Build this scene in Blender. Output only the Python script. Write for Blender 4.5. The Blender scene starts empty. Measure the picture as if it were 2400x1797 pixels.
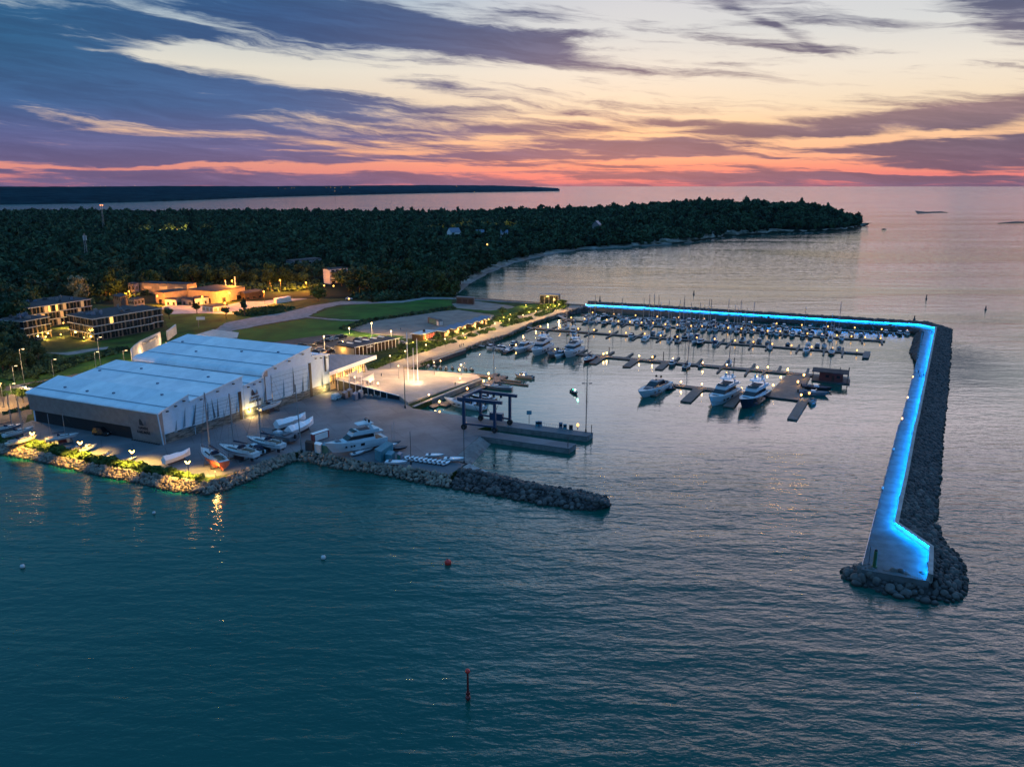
import bpy, math, random
import numpy as np
from mathutils import Vector, Matrix
R = math.radians
rng = random.Random(7)
SC = bpy.context.scene
COL = SC.collection

# ------------------------------------------------------------------ camera
FPX, CAMH, PITCH = 1826.0, 80.0, R(14.2)          # the photograph is 2400 x 1797 pixels
cam_data = bpy.data.cameras.new('camera')
cam_data.sensor_width = 36.0
cam_data.lens = 36.0 * FPX / 2400.0
cam_data.clip_start = 1.0
cam_data.clip_end = 400000.0
cam = bpy.data.objects.new('camera', cam_data)
cam.location = (0, 0, CAMH)
cam.rotation_euler = (R(90) - PITCH, 0, 0)
COL.objects.link(cam)
SC.camera = cam
SC.view_settings.view_transform = 'Standard'
SC.view_settings.look = 'None'
SC.view_settings.exposure = 0.0
SC.view_settings.gamma = 1.0
SC.cycles.max_bounces = 5
SC.cycles.diffuse_bounces = 2
SC.cycles.glossy_bounces = 3
SC.cycles.transmission_bounces = 2
SC.cycles.sample_clamp_indirect = 4.0
SC.cycles.sample_clamp_direct = 45.0
SC.cycles.caustics_reflective = False
SC.cycles.caustics_refractive = False

_F = Vector((0, math.cos(PITCH), -math.sin(PITCH)))
_U = Vector((0, math.sin(PITCH), math.cos(PITCH)))
CAMP = Vector((0, 0, CAMH))

def ray(x, y):
    return _F + Vector((1, 0, 0)) * ((x - 1200) / FPX) - _U * ((y - 898.5) / FPX)

def P(x, y, z=0.0):
    """the place on the level z that the photograph shows at pixel x, y"""
    d = ray(x, y)
    return CAMP + d * ((z - CAMH) / d.z)

def azel(x, y):
    d = ray(x, y).normalized()
    return math.degrees(math.atan2(d.x, d.y)), math.degrees(math.asin(d.z))

def lin(r, g, b):
    f = lambda c: (c / 255 / 12.92) if c <= 10 else ((c / 255 + 0.055) / 1.055) ** 2.4
    return (f(r), f(g), f(b), 1.0)

# ------------------------------------------------------------------ node helpers
class NT:
    def __init__(s, tree): s.t = tree
    def n(s, typ, **kw):
        nd = s.t.nodes.new(typ)
        for k, v in kw.items(): setattr(nd, k, v)
        return nd
    def put(s, sock, v):
        if isinstance(v, bpy.types.NodeSocket): s.t.links.new(v, sock)
        elif v is not None: sock.default_value = v
    def m(s, op, a, b=None, c=None, clamp=False):
        nd = s.n('ShaderNodeMath', operation=op, use_clamp=clamp)
        for i, v in enumerate((a, b, c)):
            if v is not None: s.put(nd.inputs[i], v)
        return nd.outputs[0]
    def rng(s, v, a, b, c=0.0, d=1.0, smooth=True):
        nd = s.n('ShaderNodeMapRange', interpolation_type='SMOOTHSTEP' if smooth else 'LINEAR')
        s.put(nd.inputs[0], v)
        for i, q in enumerate((a, b, c, d)): nd.inputs[i + 1].default_value = q
        return nd.outputs[0]
    def vec(s, x, y, z=0.0):
        nd = s.n('ShaderNodeCombineXYZ')
        for i, v in enumerate((x, y, z)): s.put(nd.inputs[i], v)
        return nd.outputs[0]
    def noise(s, vec, scale, detail=4.0, rough=0.55, dist=0.0):
        nd = s.n('ShaderNodeTexNoise')
        s.put(nd.inputs['Vector'], vec)
        nd.inputs['Scale'].default_value = scale
        nd.inputs['Detail'].default_value = detail
        nd.inputs['Roughness'].default_value = rough
        nd.inputs['Distortion'].default_value = dist
        return nd.outputs[0]
    def ramp(s, fac, stops, interp='LINEAR'):
        nd = s.n('ShaderNodeValToRGB')
        nd.color_ramp.interpolation = interp
        e = nd.color_ramp.elements
        while len(e) < len(stops): e.new(0.5)
        for i, (p, c) in enumerate(stops):
            e[i].position = p; e[i].color = c
        s.put(nd.inputs[0], fac)
        return nd.outputs[0]
    def mix(s, fac, a, b, blend='MIX'):
        nd = s.n('ShaderNodeMix', data_type='RGBA', blend_type=blend)
        s.put(nd.inputs[0], fac); s.put(nd.inputs[6], a); s.put(nd.inputs[7], b)
        return nd.outputs[2]

# ------------------------------------------------------------------ sky: dusk world
world = bpy.data.worlds.new('World')
SC.world = world
world.use_nodes = True
wt = world.node_tree
wt.nodes.clear()
W = NT(wt)
tc = W.n('ShaderNodeTexCoord')
sep = W.n('ShaderNodeSeparateXYZ'); wt.links.new(tc.outputs['Generated'], sep.inputs[0])
sx, sy, sz = sep.outputs
az0 = W.m('MULTIPLY', W.m('ARCTAN2', sx, sy), 57.2958)
el0 = W.m('MULTIPLY', W.m('ARCSINE', sz), 57.2958)
# wandering of the cloud edges
wn = W.noise(W.vec(W.m('MULTIPLY', az0, 0.10), W.m('MULTIPLY', el0, 0.36), 3.7), 1.0, 5.0, 0.6)
wn2 = W.noise(W.vec(W.m('MULTIPLY', az0, 0.05), W.m('MULTIPLY', el0, 0.22), 9.1), 1.0, 3.0, 0.5)
az = W.m('ADD', az0, W.m('MULTIPLY', W.m('SUBTRACT', wn2, 0.5), 6.0))
el = W.m('ADD', el0, W.m('MULTIPLY', W.m('SUBTRACT', wn, 0.5), 1.5))
azelv = W.vec(az, el)
BLOBS = [  # x, y, rx, ry (photo pixels), tilt (deg, + falls to the right), strength
    (150, 25, 950, 75, 2, 1.1), (880, 55, 420, 36, 6, 1.1), (1040, 78, 330, 24, 9, 1.0), (60, 90, 420, 46, 0, 0.9), (40, 150, 230, 46, -3, 0.9),
    (120, 215, 420, 50, 4, 0.9), (430, 222, 520, 36, 7, 1.0), (330, 130, 190, 9, 2, -1.0), (600, 140, 300, 26, 6, -1.0), (760, 240, 420, 24, 8, 0.95), (1000, 250, 260, 12, 7, 0.5), (80, 290, 520, 60, 2, 0.9),
    (60, 350, 620, 34, 2, 0.75), (520, 340, 300, 18, 3, 0.6), (800, 312, 230, 18, 4, 0.75), (560, 375, 460, 14, 1, 0.5),
    (1900, 356, 640, 28, 2, 0.75), (2300, 342, 360, 34, -2, 0.75), (1560, 350, 260, 16, 4, 0.6), (1880, 300, 330, 17, -4, 1.0), (1560, 283, 190, 9, 5, 0.6),
    (2340, 255, 170, 26, -10, 0.9), (2130, 283, 150, 15, -4, 0.8), (1330, 365, 330, 14, 1, 0.7), (1140, 366, 240, 8, 0, 0.6), (1480, 398, 600, 10, 0, 0.5), (2200, 412, 500, 12, 0, 0.5),
    (2390, 20, 130, 60, 26, 1.15), (1860, 22, 190, 18, 10, 0.5), (2080, 52, 180, 11, 8, 0.55), (1830, 62, 130, 10, 32, 0.5), (1900, 80, 90, 7, 20, 0.4),
    (1370, 82, 130, 8, 2, 0.8), (1260, 36, 140, 11, 6, 0.8), (1260, 104, 130, 13, 8, 0.8), (1400, 150, 520, 12, 6, 0.26), (1450, 160, 420, 10, 5, 0.25), (1650, 92, 330, 12, 8, 0.3),
    (1050, 215, 300, 10, 8, 0.45), (1290, 225, 420, 10, 4, 0.4), (1290, 300, 330, 10, -2, 0.5), (1200, 425, 2600, 17, 0, 1.35), (1900, 245, 420, 12, 2, 0.35), (1650, 262, 500, 8, 1, 0.35),
    (300, 389, 1100, 5, 0, -0.9), (860, 400, 420, 6, 1, -0.8), (1390, 423, 280, 8, 1, -1.2), (1960, 392, 300, 10, 3, -1.2),
    (2330, 407, 260, 7, 2, -1.1), (1560, 381, 220, 6, 1, -0.9), (1950, 363, 220, 7, 4, -0.9), (2100, 318, 330, 8, -3, -0.8), (1850, 325, 260, 6, 2, -0.7),
    (1900, 432, 500, 5, 0, -0.4), (90, 80, 110, 8, 4, -0.7), (60, 52, 110, 7, 6, -0.55), (470, 58, 160, 9, 10, -0.6), (560, 62, 70, 6, 12, -0.4),
    (560, 130, 330, 13, 4, -0.75), (330, 150, 240, 12, 2, -0.75), (230, 300, 130, 13, 10, -0.6), (380, 308, 120, 12, 8, -0.7), (680, 283, 260, 12, 5, -0.5), (1100, 60, 140, 12, 12, -0.4),
]
dens = None
K = 57.2958 / FPX
for (bx, by, rx, ry, tilt, amp) in BLOBS:
    a0, e0 = azel(bx, by)
    mp = W.n('ShaderNodeMapping', vector_type='TEXTURE')
    wt.links.new(azelv, mp.inputs['Vector'])
    mp.inputs['Location'].default_value = (a0, e0, 0)
    mp.inputs['Rotation'].default_value = (0, 0, R(-tilt))
    mp.inputs['Scale'].default_value = (rx * K, ry * K * 1.25, 1)
    ln = W.n('ShaderNodeVectorMath', operation='LENGTH'); wt.links.new(mp.outputs[0], ln.inputs[0])
    v = W.rng(ln.outputs['Value'], 1.5, 0.1, 0.0, amp * 0.92)
    dens = v if dens is None else W.m('ADD', dens, v)
# fine streaks, falling slightly to the right as in the photograph
tl = W.m('ADD', el, W.m('MULTIPLY', az, 0.09))
st1 = W.noise(W.vec(W.m('MULTIPLY', az, 0.085), W.m('MULTIPLY', tl, 0.75), 1.3), 1.0, 9.0, 0.62, 0.7)
st2 = W.noise(W.vec(W.m('MULTIPLY', az, 0.16), W.m('MULTIPLY', tl, 2.2), 6.3), 1.0, 8.0, 0.65, 0.5)
dens = W.m('ADD', dens, W.m('MULTIPLY', W.m('SUBTRACT', st1, 0.5), 2.5))
dens = W.m('ADD', dens, W.m('MULTIPLY', W.m('SUBTRACT', st2, 0.5), 2.1))
st3 = W.noise(W.vec(W.m('MULTIPLY', az0, 0.13), W.m('MULTIPLY', W.m('ADD', el0, W.m('MULTIPLY', wn, 0.6)), 2.6), 2.9), 1.0, 8.0, 0.62, 0.4)
dens = W.m('ADD', dens, W.m('MULTIPLY', W.m('MULTIPLY', W.m('SUBTRACT', st3, 0.45), 3.8), W.rng(el0, 4.5, 1.5)))
# broken cloud over the part of the sky the photograph does not reach
hn = W.noise(W.vec(W.m('MULTIPLY', az0, 0.03), W.m('MULTIPLY', el0, 0.10), 5.5), 1.0, 6.0, 0.55, 0.4)
dens = W.m('ADD', dens, W.m('MULTIPLY', W.rng(el0, 13.0, 20.0), W.m('MULTIPLY', hn, 0.4)))
cloud = W.rng(dens, 0.10, 1.12)
fe = W.m('SQRT', W.m('DIVIDE', W.m('MAXIMUM', el0, 0.0), 90.0))
se = lambda e: math.sqrt(e / 90.0)
clear_r = W.ramp(fe, [(0.0, lin(186, 104, 120)), (se(.7), lin(232, 128, 126)), (se(1.4), lin(246, 152, 130)), (se(2.6), lin(250, 190, 152)),
    (se(3.8), lin(248, 205, 162)), (se(5.2), lin(243, 220, 190)), (se(7.5), lin(236, 226, 212)), (se(10), lin(214, 216, 216)),
    (se(13), lin(206, 208, 216)), (se(19), lin(236, 220, 226)), (se(28), lin(168, 176, 210)), (se(42), lin(84, 150, 214)), (1.0, lin(88, 164, 236))])
clear_l = W.ramp(fe, [(0.0, lin(170, 96, 120)), (se(.7), lin(216, 134, 132)), (se(1.5), lin(224, 146, 134)), (se(2.6), lin(226, 168, 142)),
    (se(3.8), lin(232, 194, 164)), (se(5.2), lin(226, 206, 184)), (se(7.5), lin(226, 220, 206)), (se(10), lin(188, 200, 206)),
    (se(13), lin(120, 164, 196)), (se(19), lin(78, 164, 208)), (se(30), lin(70, 144, 206)), (se(48), lin(78, 156, 226)), (1.0, lin(88, 164, 236))])
side = W.rng(W.m('SUBTRACT', az0, W.rng(el0, 11.0, 17.0, 0.0, 10.0)), -20.0, 10.0)
clear = W.mix(side, clear_l, clear_r)
cl_r = W.ramp(fe, [(0.0, lin(124, 96, 118)), (se(1.2), lin(116, 94, 118)), (se(3.), lin(108, 96, 120)), (se(5.), lin(150, 122, 128)),
    (se(8), lin(120, 112, 132)), (se(11), lin(84, 94, 124)), (se(16), lin(190, 176, 192)), (se(28), lin(130, 148, 190)), (se(42), lin(76, 138, 196)), (1.0, lin(84, 154, 222))])
cl_l = W.ramp(fe, [(0.0, lin(108, 90, 124)), (se(1.2), lin(106, 94, 132)), (se(3.), lin(84, 94, 144)), (se(5.), lin(52, 92, 144)),
    (se(8), lin(46, 84, 134)), (se(11), lin(36, 80, 130)), (se(16), lin(44, 108, 146)), (se(30), lin(60, 126, 180)), (1.0, lin(84, 154, 222))])
leftdeep = W.rng(az0, -14.0, -34.0)
cloudc = W.mix(W.rng(W.m('SUBTRACT', az0, W.rng(el0, 11.0, 17.0, 0.0, 10.0)), -18.0, 18.0), cl_l, cl_r)
cloudc = W.mix(W.m('MULTIPLY', leftdeep, W.rng(el0, 3.5, 9.0)), cloudc, lin(30, 88, 132))
cv = W.rng(W.m('ADD', W.m('MULTIPLY', st2, 0.5), W.m('MULTIPLY', st1, 0.5)), 0.34, 0.62)
cloudc = W.mix(1.0, cloudc, W.ramp(cv, [(0.0, (1.22, 1.22, 1.2, 1)), (1.0, (0.80, 0.84, 0.90, 1))]), 'MULTIPLY')
skyc = W.mix(cloud, clear, cloudc)
# unseen sky above the frame, boosted on the sunset side to brighten the water
up = W.m('MULTIPLY', W.rng(el0, 12.2, 14.0), W.m('MULTIPLY', W.rng(az0, -14.0, 6.0), W.rng(el0, 36.0, 20.0)))
skyc = W.mix(1.0, skyc, W.ramp(up, [(0.0, (1, 1, 1, 1)), (1.0, (3.5, 3.25, 3.2, 1))]), 'MULTIPLY')
# away from the sunset the dome is plain evening blue
behind = W.rng(sy, 0.72, 0.25)
skyc = W.mix(behind, skyc, W.ramp(fe, [(0.0, lin(84, 110, 150)), (se(12), lin(92, 144, 196)), (se(40), lin(92, 162, 226)), (1.0, lin(88, 164, 236))]))
nish = W.n('ShaderNodeTexSky', sky_type='NISHITA', sun_disc=False)
nish.sun_elevation = R(1.0); nish.sun_rotation = R(6.0); nish.air_density = 1.0; nish.dust_density = 1.0
nsc = W.mix(1.0, nish.outputs[0], (0.012, 0.012, 0.012, 1), 'MULTIPLY')
skyc = W.mix(1.0, skyc, nsc, 'ADD')
skyc = W.mix(W.rng(el0, -0.4, -3.0), skyc, lin(20, 52, 66))
bg = W.n('ShaderNodeBackground'); wt.links.new(skyc, bg.inputs['Color']); bg.inputs['Strength'].default_value = 1.0
wo = W.n('ShaderNodeOutputWorld'); wt.links.new(bg.outputs[0], wo.inputs['Surface'])
world.cycles.sampling_method = 'MANUAL'
world.cycles.sample_map_resolution = 512

# the last glow of the sun below the cloud band
sun = bpy.data.lights.new('sunset_glow', 'SUN')
sun.energy = 0.02; sun.angle = R(60); sun.color = (1.0, 0.62, 0.45)
sun_o = bpy.data.objects.new('sunset_glow', sun)
sun_o.rotation_euler = (R(88), 0, R(180 - 6.0))
COL.objects.link(sun_o)

# ------------------------------------------------------------------ materials
MATS = {}
def mat(name, col, rough=0.7, var=0.25, scale=0.6, bump=0.0, bscale=2.0, metal=0.0, spec=0.5, col2=None, emit=None, estr=0.0, coord='Object', stretch=None, randcol=0.0, sheen=None):
    if name in MATS: return MATS[name]
    m = bpy.data.materials.new(name); m.use_nodes = True
    t = NT(m.node_tree); b = m.node_tree.nodes['Principled BSDF']
    c4 = tuple(col) + ((1.0,) if len(col) == 3 else ())
    b.inputs['Roughness'].default_value = rough
    b.inputs['Metallic'].default_value = metal
    b.inputs['Specular IOR Level'].default_value = spec
    if coord == 'World':
        v = t.n('ShaderNodeNewGeometry').outputs['Position']
    else:
        v = t.n('ShaderNodeTexCoord').outputs['Object']
    if stretch:
        mp = t.n('ShaderNodeMapping'); mp.inputs['Scale'].default_value = stretch
        m.node_tree.links.new(v, mp.inputs['Vector']); v = mp.outputs[0]
    c = c4
    if var > 0 or col2 is not None:
        d4 = (tuple(col2) + ((1.0,) if len(col2) == 3 else ())) if col2 is not None else tuple(x * (1 - var) for x in c4[:3]) + (1.0,)
        u4 = c4 if col2 is not None else tuple(min(1, x * (1 + var * 0.6)) for x in c4[:3]) + (1.0,)
        f = t.rng(t.noise(v, scale, 6.0, 0.62), 0.32, 0.68)
        c = t.mix(f, d4, u4)
    if randcol:
        oi = t.n('ShaderNodeObjectInfo').outputs['Random']
        c = t.mix(1.0, c, t.ramp(oi, [(0.0, (1 - randcol,) * 3 + (1,)), (1.0, (1 + randcol, 1 + randcol * .9, 1 + randcol * .7, 1))]), 'MULTIPLY')
    t.put(b.inputs['Base Color'], c)
    if bump:
        bp = t.n('ShaderNodeBump'); bp.inputs['Strength'].default_value = 1.0; bp.inputs['Distance'].default_value = bump
        t.put(bp.inputs['Height'], t.noise(v, bscale, 5.0, 0.6))
        m.node_tree.links.new(bp.outputs[0], b.inputs['Normal'])
    if emit is not None:
        b.inputs['Emission Color'].default_value = tuple(emit) + ((1.0,) if len(emit) == 3 else ())
        b.inputs['Emission Strength'].default_value = estr
    MATS[name] = m
    return m

WARM = (1.0, 0.56, 0.16)
SOD = (1.0, 0.33, 0.03)
mat('white_roof', (0.82, 0.82, 0.84), 0.42, 0.10, 0.25, 0.0, spec=0.4)
mat('roof_seam', (0.24, 0.34, 0.42), 0.5, 0.15)
mat('white_cladding', (0.50, 0.67, 0.80), 0.5, 0.06, 0.7)
mat('metal_cladding', (0.34, 0.30, 0.28), 0.38, 0.14, 0.5, metal=0.35)
mat('dark_glass', (0.012, 0.016, 0.02), 0.12, 0.2)
mat('dark_recess', (0.012, 0.013, 0.016), 0.6, 0.3)
mat('mural_sea', (0.16, 0.20, 0.20), 0.6, 0.3, 0.8, col2=(0.012, 0.03, 0.035), stretch=(0.5, 0.5, 2.4))
mat('mural_blue', (0.10, 0.24, 0.33), 0.6, 0.15)
mat('mural_dark', (0.03, 0.10, 0.15), 0.6, 0.15)
mat('door_panel', (0.42, 0.61, 0.73), 0.5, 0.08, 0.8)
mat('sign_ink', (0.02, 0.022, 0.03), 0.5, 0.1)
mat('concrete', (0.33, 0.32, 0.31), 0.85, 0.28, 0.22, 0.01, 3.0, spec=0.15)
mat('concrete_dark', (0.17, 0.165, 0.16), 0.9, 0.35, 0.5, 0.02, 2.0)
mat('concrete_warm', (0.50, 0.45, 0.40), 0.85, 0.16, 0.4, spec=0.15)
mat('yard_paving', (0.155, 0.172, 0.19), 0.75, 0.3, 0.07, 0.01, 1.0, coord='World', col2=(0.095, 0.108, 0.122), spec=0.25)
mat('plaza_paving', (0.34, 0.30, 0.27), 0.8, 0.12, 0.25, coord='World', spec=0.08)
mat('promenade_paving', (0.25, 0.225, 0.20), 0.8, 0.14, 0.3, coord='World', spec=0.08)
mat('asphalt', (0.10, 0.088, 0.086), 0.9, 0.25, 0.12, coord='World', spec=0.08)
mat('gravel', (0.25, 0.24, 0.23), 0.95, 0.25, 0.35, coord='World', spec=0.08)
mat('sand', (0.27, 0.215, 0.18), 0.95, 0.2, 0.15, 0.05, 1.2, coord='World', spec=0.08)
mat('grass', (0.05, 0.115, 0.02), 0.95, 0.0, 0.09, 0.12, 1.5, coord='World', col2=(0.02, 0.045, 0.012), spec=0.08)
mat('meadow', (0.038, 0.135, 0.022), 0.95, 0.0, 0.05, 0.15, 0.9, coord='World', col2=(0.018, 0.070, 0.016), spec=0.08)
mat('scrub', (0.05, 0.072, 0.022), 0.95, 0.0, 0.12, 0.2, 0.8, coord='World', col2=(0.018, 0.032, 0.012), spec=0.08)
mat('forest_floor', (0.012, 0.022, 0.014), 1.0, 0.3, 0.05, coord='World', spec=0.08)
mat('reed', (0.10, 0.075, 0.04), 1.0, 0.3, 0.02, coord='World', spec=0.08)
mat('limestone', (0.40, 0.37, 0.32), 0.95, 0.0, 0.06, coord='World', col2=(0.05, 0.06, 0.04), stretch=(1, 1, 3), spec=0.08)
mat('shingle', (0.22, 0.20, 0.185), 0.95, 0.3, 0.2, 0.1, 0.8, coord='World', spec=0.08)
mat('leaf_dark', (0.048, 0.094, 0.042), 0.8, 0.0, 0.12, coord='World', col2=(0.012, 0.030, 0.018), spec=0.2, randcol=0.28)
mat('leaf_mid', (0.040, 0.085, 0.028), 0.8, 0.0, 0.4, coord='World', col2=(0.018, 0.042, 0.016), spec=0.2, randcol=0.25)
mat('leaf_pale', (0.15, 0.17, 0.11), 0.8, 0.25, 0.4, coord='World', spec=0.2)
mat('leaf_hedge', (0.075, 0.13, 0.03), 0.8, 0.0, 0.6, coord='World', col2=(0.03, 0.06, 0.015), spec=0.2)
mat('far_woods', (0.014, 0.042, 0.052), 1.0, 0.0, 0.012, coord='World', col2=(0.006, 0.018, 0.026), spec=0.0)
mat('far_trees', (0.068, 0.118, 0.060), 0.9, 0.0, 0.055, coord='World', col2=(0.013, 0.032, 0.023), spec=0.05)
mat('bark', (0.06, 0.045, 0.035), 0.9, 0.3)
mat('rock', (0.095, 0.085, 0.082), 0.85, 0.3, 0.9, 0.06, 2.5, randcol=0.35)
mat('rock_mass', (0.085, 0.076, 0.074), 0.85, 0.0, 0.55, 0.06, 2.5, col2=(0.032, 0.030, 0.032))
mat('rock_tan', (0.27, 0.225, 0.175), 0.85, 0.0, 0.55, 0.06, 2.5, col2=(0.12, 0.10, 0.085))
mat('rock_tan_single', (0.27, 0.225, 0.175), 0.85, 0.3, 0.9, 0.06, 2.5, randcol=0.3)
mat('rock_bed', (0.035, 0.032, 0.032), 0.95, 0.3, 1.0, 0.2, 1.2)
mat('hull_white', (0.55, 0.60, 0.65), 0.22, 0.04, 1.0)
mat('hull_cream', (0.60, 0.56, 0.48), 0.3, 0.06, 1.0)
mat('hull_navy', (0.012, 0.018, 0.035), 0.15, 0.1, 1.0)
mat('hull_grey', (0.16, 0.17, 0.19), 0.25, 0.1, 1.0)
mat('hull_red', (0.16, 0.02, 0.018), 0.35, 0.15, 1.0)
mat('antifoul_rust', (0.40, 0.10, 0.045), 0.75, 0.25, 0.6)
mat('antifoul_dark', (0.05, 0.04, 0.05), 0.8, 0.2)
mat('deck_white', (0.56, 0.57, 0.57), 0.55, 0.1, 1.5)
mat('teak', (0.16, 0.10, 0.06), 0.7, 0.2, 1.2)
mat('tint', (0.008, 0.011, 0.016), 0.06, 0.0)
mat('canvas_navy', (0.018, 0.026, 0.055), 0.9, 0.2, 2.0)
mat('canvas_grey', (0.12, 0.125, 0.14), 0.9, 0.2, 2.0)
mat('canvas_teal', (0.04, 0.20, 0.25), 0.8, 0.2, 2.0)
mat('shrink_wrap', (0.78, 0.79, 0.82), 0.45, 0.06, 1.5, 0.05, 1.5)
mat('alloy', (0.32, 0.33, 0.35), 0.35, 0.1, metal=0.6)
mat('white_paint', (0.78, 0.78, 0.77), 0.45, 0.05)
mat('black_rubber', (0.014, 0.014, 0.015), 0.85, 0.2)
mat('pontoon_deck', (0.14, 0.105, 0.09), 0.8, 0.25, 0.7)
mat('pontoon_edge', (0.045, 0.04, 0.045), 0.8, 0.2)
mat('steel_dark', (0.05, 0.055, 0.06), 0.5, 0.15, metal=0.3)
mat('lift_blue', (0.011, 0.042, 0.095), 0.4, 0.15, 0.7)
mat('dark_roof', (0.028, 0.034, 0.052), 0.75, 0.25, 0.5, spec=0.15)
mat('grey_roof', (0.055, 0.05, 0.055), 0.85, 0.25, 0.3, spec=0.15)
mat('slate_roof', (0.13, 0.17, 0.24), 0.65, 0.15, 0.5)
mat('render_white', (0.62, 0.60, 0.58), 0.8, 0.1, 0.5, spec=0.15)
mat('render_grey', (0.22, 0.21, 0.21), 0.8, 0.15, 0.5, spec=0.15)
mat('render_ochre', (0.42, 0.32, 0.20), 0.85, 0.15, 0.4, spec=0.15)
mat('apt_ochre', (0.20, 0.14, 0.085), 0.85, 0.15, 0.4, spec=0.15)
mat('apt_wall', (0.115, 0.10, 0.09), 0.8, 0.25, 0.5, spec=0.15)
mat('apt_wood', (0.17, 0.12, 0.085), 0.8, 0.25, 0.5, spec=0.15)
mat('timber_dark', (0.045, 0.032, 0.026), 0.8, 0.25, 0.8, spec=0.15)
mat('timber_red', (0.10, 0.024, 0.022), 0.8, 0.2, 0.8)
mat('roof_teal', (0.10, 0.26, 0.33), 0.6, 0.12, 0.3)
mat('container_dark', (0.04, 0.045, 0.05), 0.6, 0.2)
mat('container_green', (0.03, 0.16, 0.13), 0.6, 0.15)
mat('container_teal', (0.03, 0.20, 0.27), 0.6, 0.15)
mat('container_red', (0.30, 0.05, 0.045), 0.6, 0.15)
mat('car_black', (0.012, 0.012, 0.014), 0.2, 0.1)
mat('car_silver', (0.30, 0.30, 0.31), 0.25, 0.08, metal=0.3)
mat('car_white', (0.66, 0.66, 0.66), 0.25, 0.05)
mat('car_red', (0.30, 0.02, 0.02), 0.25, 0.05)
mat('cloth_dark', (0.02, 0.02, 0.028), 0.9, 0.2)
mat('cloth_blue', (0.04, 0.06, 0.12), 0.9, 0.2)
mat('skin', (0.42, 0.26, 0.19), 0.6, 0.05)
mat('buoy_red', (0.62, 0.03, 0.02), 0.4, 0.1)
mat('buoy_white', (0.55, 0.56, 0.56), 0.4, 0.1)
mat('beacon_green', (0.03, 0.10, 0.035), 0.6, 0.15)
mat('sail_fabric', (0.62, 0.58, 0.52), 0.8, 0.08)
mat('lamp_glow', (1, .8, .5), 0.5, 0.0, emit=(1.0, 0.46, 0.08), estr=3.0)
mat('bank_glow', (1, .8, .5), 0.5, 0.0, emit=(1.0, 0.50, 0.08), estr=32.0)
mat('lamp_glow_pale', (1, .9, .7), 0.5, 0.0, emit=(1.0, 0.66, 0.26), estr=3.0)
mat('lamp_sodium', (1, .6, .2), 0.5, 0.0, emit=(1.0, 0.42, 0.05), estr=5.0)
mat('lamp_house', (1, .8, .5), 0.5, 0.0, emit=(1.0, 0.50, 0.08), estr=2.5)
mat('lamp_green', (.2, 1, .5), 0.5, 0.0, emit=(0.02, 0.7, 0.35), estr=2.0)
mat('lamp_white', (1, 1, .9), 0.5, 0.0, emit=(0.9, 1.0, 0.9), estr=4.0)
mat('lamp_red', (1, .3, .1), 0.5, 0.0, emit=(1.0, 0.25, 0.08), estr=4.0)
mat('window_lit', (.8, .6, .3), 0.4, 0.0, emit=(1.0, 0.56, 0.10), estr=1.5)
mat('window_dim', (.4, .3, .2), 0.3, 0.0, emit=(1.0, 0.52, 0.16), estr=0.35)
mat('led_blue', (.1, .4, 1), 0.4, 0.0, emit=(0.0, 0.28, 1.0), estr=190.0)
mat('walk_concrete', (0.12, 0.125, 0.13), 0.9, 0.25, 0.3, spec=0.12)
mat('hull_bottom_grey', (0.10, 0.10, 0.11), 0.7, 0.2)
mat('led_red', (1, .3, .2), 0.4, 0.0, emit=(1.0, 0.16, 0.07), estr=0.9)

def extra_roof():
    # panel bands across the hangar roofs
    m = MATS['white_roof']; t = NT(m.node_tree); b = m.node_tree.nodes['Principled BSDF']
    pos = t.n('ShaderNodeNewGeometry').outputs['Position']
    dt = t.n('ShaderNodeVectorMath', operation='DOT_PRODUCT'); m.node_tree.links.new(pos, dt.inputs[0]); dt.inputs[1].default_value = (-0.9125, 0.409, 0)
    wn_ = t.n('ShaderNodeTexWhiteNoise', noise_dimensions='1D'); t.put(wn_.inputs['W'], t.m('FLOOR', t.m('DIVIDE', dt.outputs['Value'], 6.2)))
    src = b.inputs['Base Color'].links[0].from_socket
    st = t.noise(t.vec(t.m('MULTIPLY', dt.outputs['Value'], 1.3), 0.0), 1.0, 2.0)
    f = t.m('ADD', t.m('MULTIPLY', wn_.outputs['Value'], 0.75), t.m('MULTIPLY', st, 0.5))
    t.put(b.inputs['Base Color'], t.mix(1.0, src, t.ramp(f, [(0.1, (.80, .83, .87, 1)), (1.0, (1.03, 1.02, 1.0, 1))]), 'MULTIPLY'))
extra_roof()
def extra_yard():
    # concrete bays of different age, joints and stains
    m = MATS['yard_paving']; t = NT(m.node_tree); b = m.node_tree.nodes['Principled BSDF']
    pos = t.n('ShaderNodeNewGeometry').outputs['Position']
    mp = t.n('ShaderNodeMapping'); mp.inputs['Rotation'].default_value = (0, 0, R(-29)); m.node_tree.links.new(pos, mp.inputs['Vector'])
    br = t.n('ShaderNodeTexBrick'); m.node_tree.links.new(mp.outputs[0], br.inputs['Vector'])
    br.inputs['Color1'].default_value = (.86, .87, .88, 1); br.inputs['Color2'].default_value = (1.08, 1.07, 1.06, 1); br.inputs['Mortar'].default_value = (.62, .62, .64, 1)
    br.inputs['Scale'].default_value = 1.0; br.inputs['Mortar Size'].default_value = 0.10; br.inputs['Brick Width'].default_value = 17.0; br.inputs['Row Height'].default_value = 9.0
    src = b.inputs['Base Color'].links[0].from_socket
    c = t.mix(1.0, src, br.outputs['Color'], 'MULTIPLY')
    stn = t.rng(t.noise(pos, 0.16, 7.0, 0.7, 0.8), 0.56, 0.72)
    c = t.mix(t.m('MULTIPLY', stn, 0.55), c, (0.06, 0.06, 0.065, 1))
    t.put(b.inputs['Base Color'], c)
extra_yard()
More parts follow.
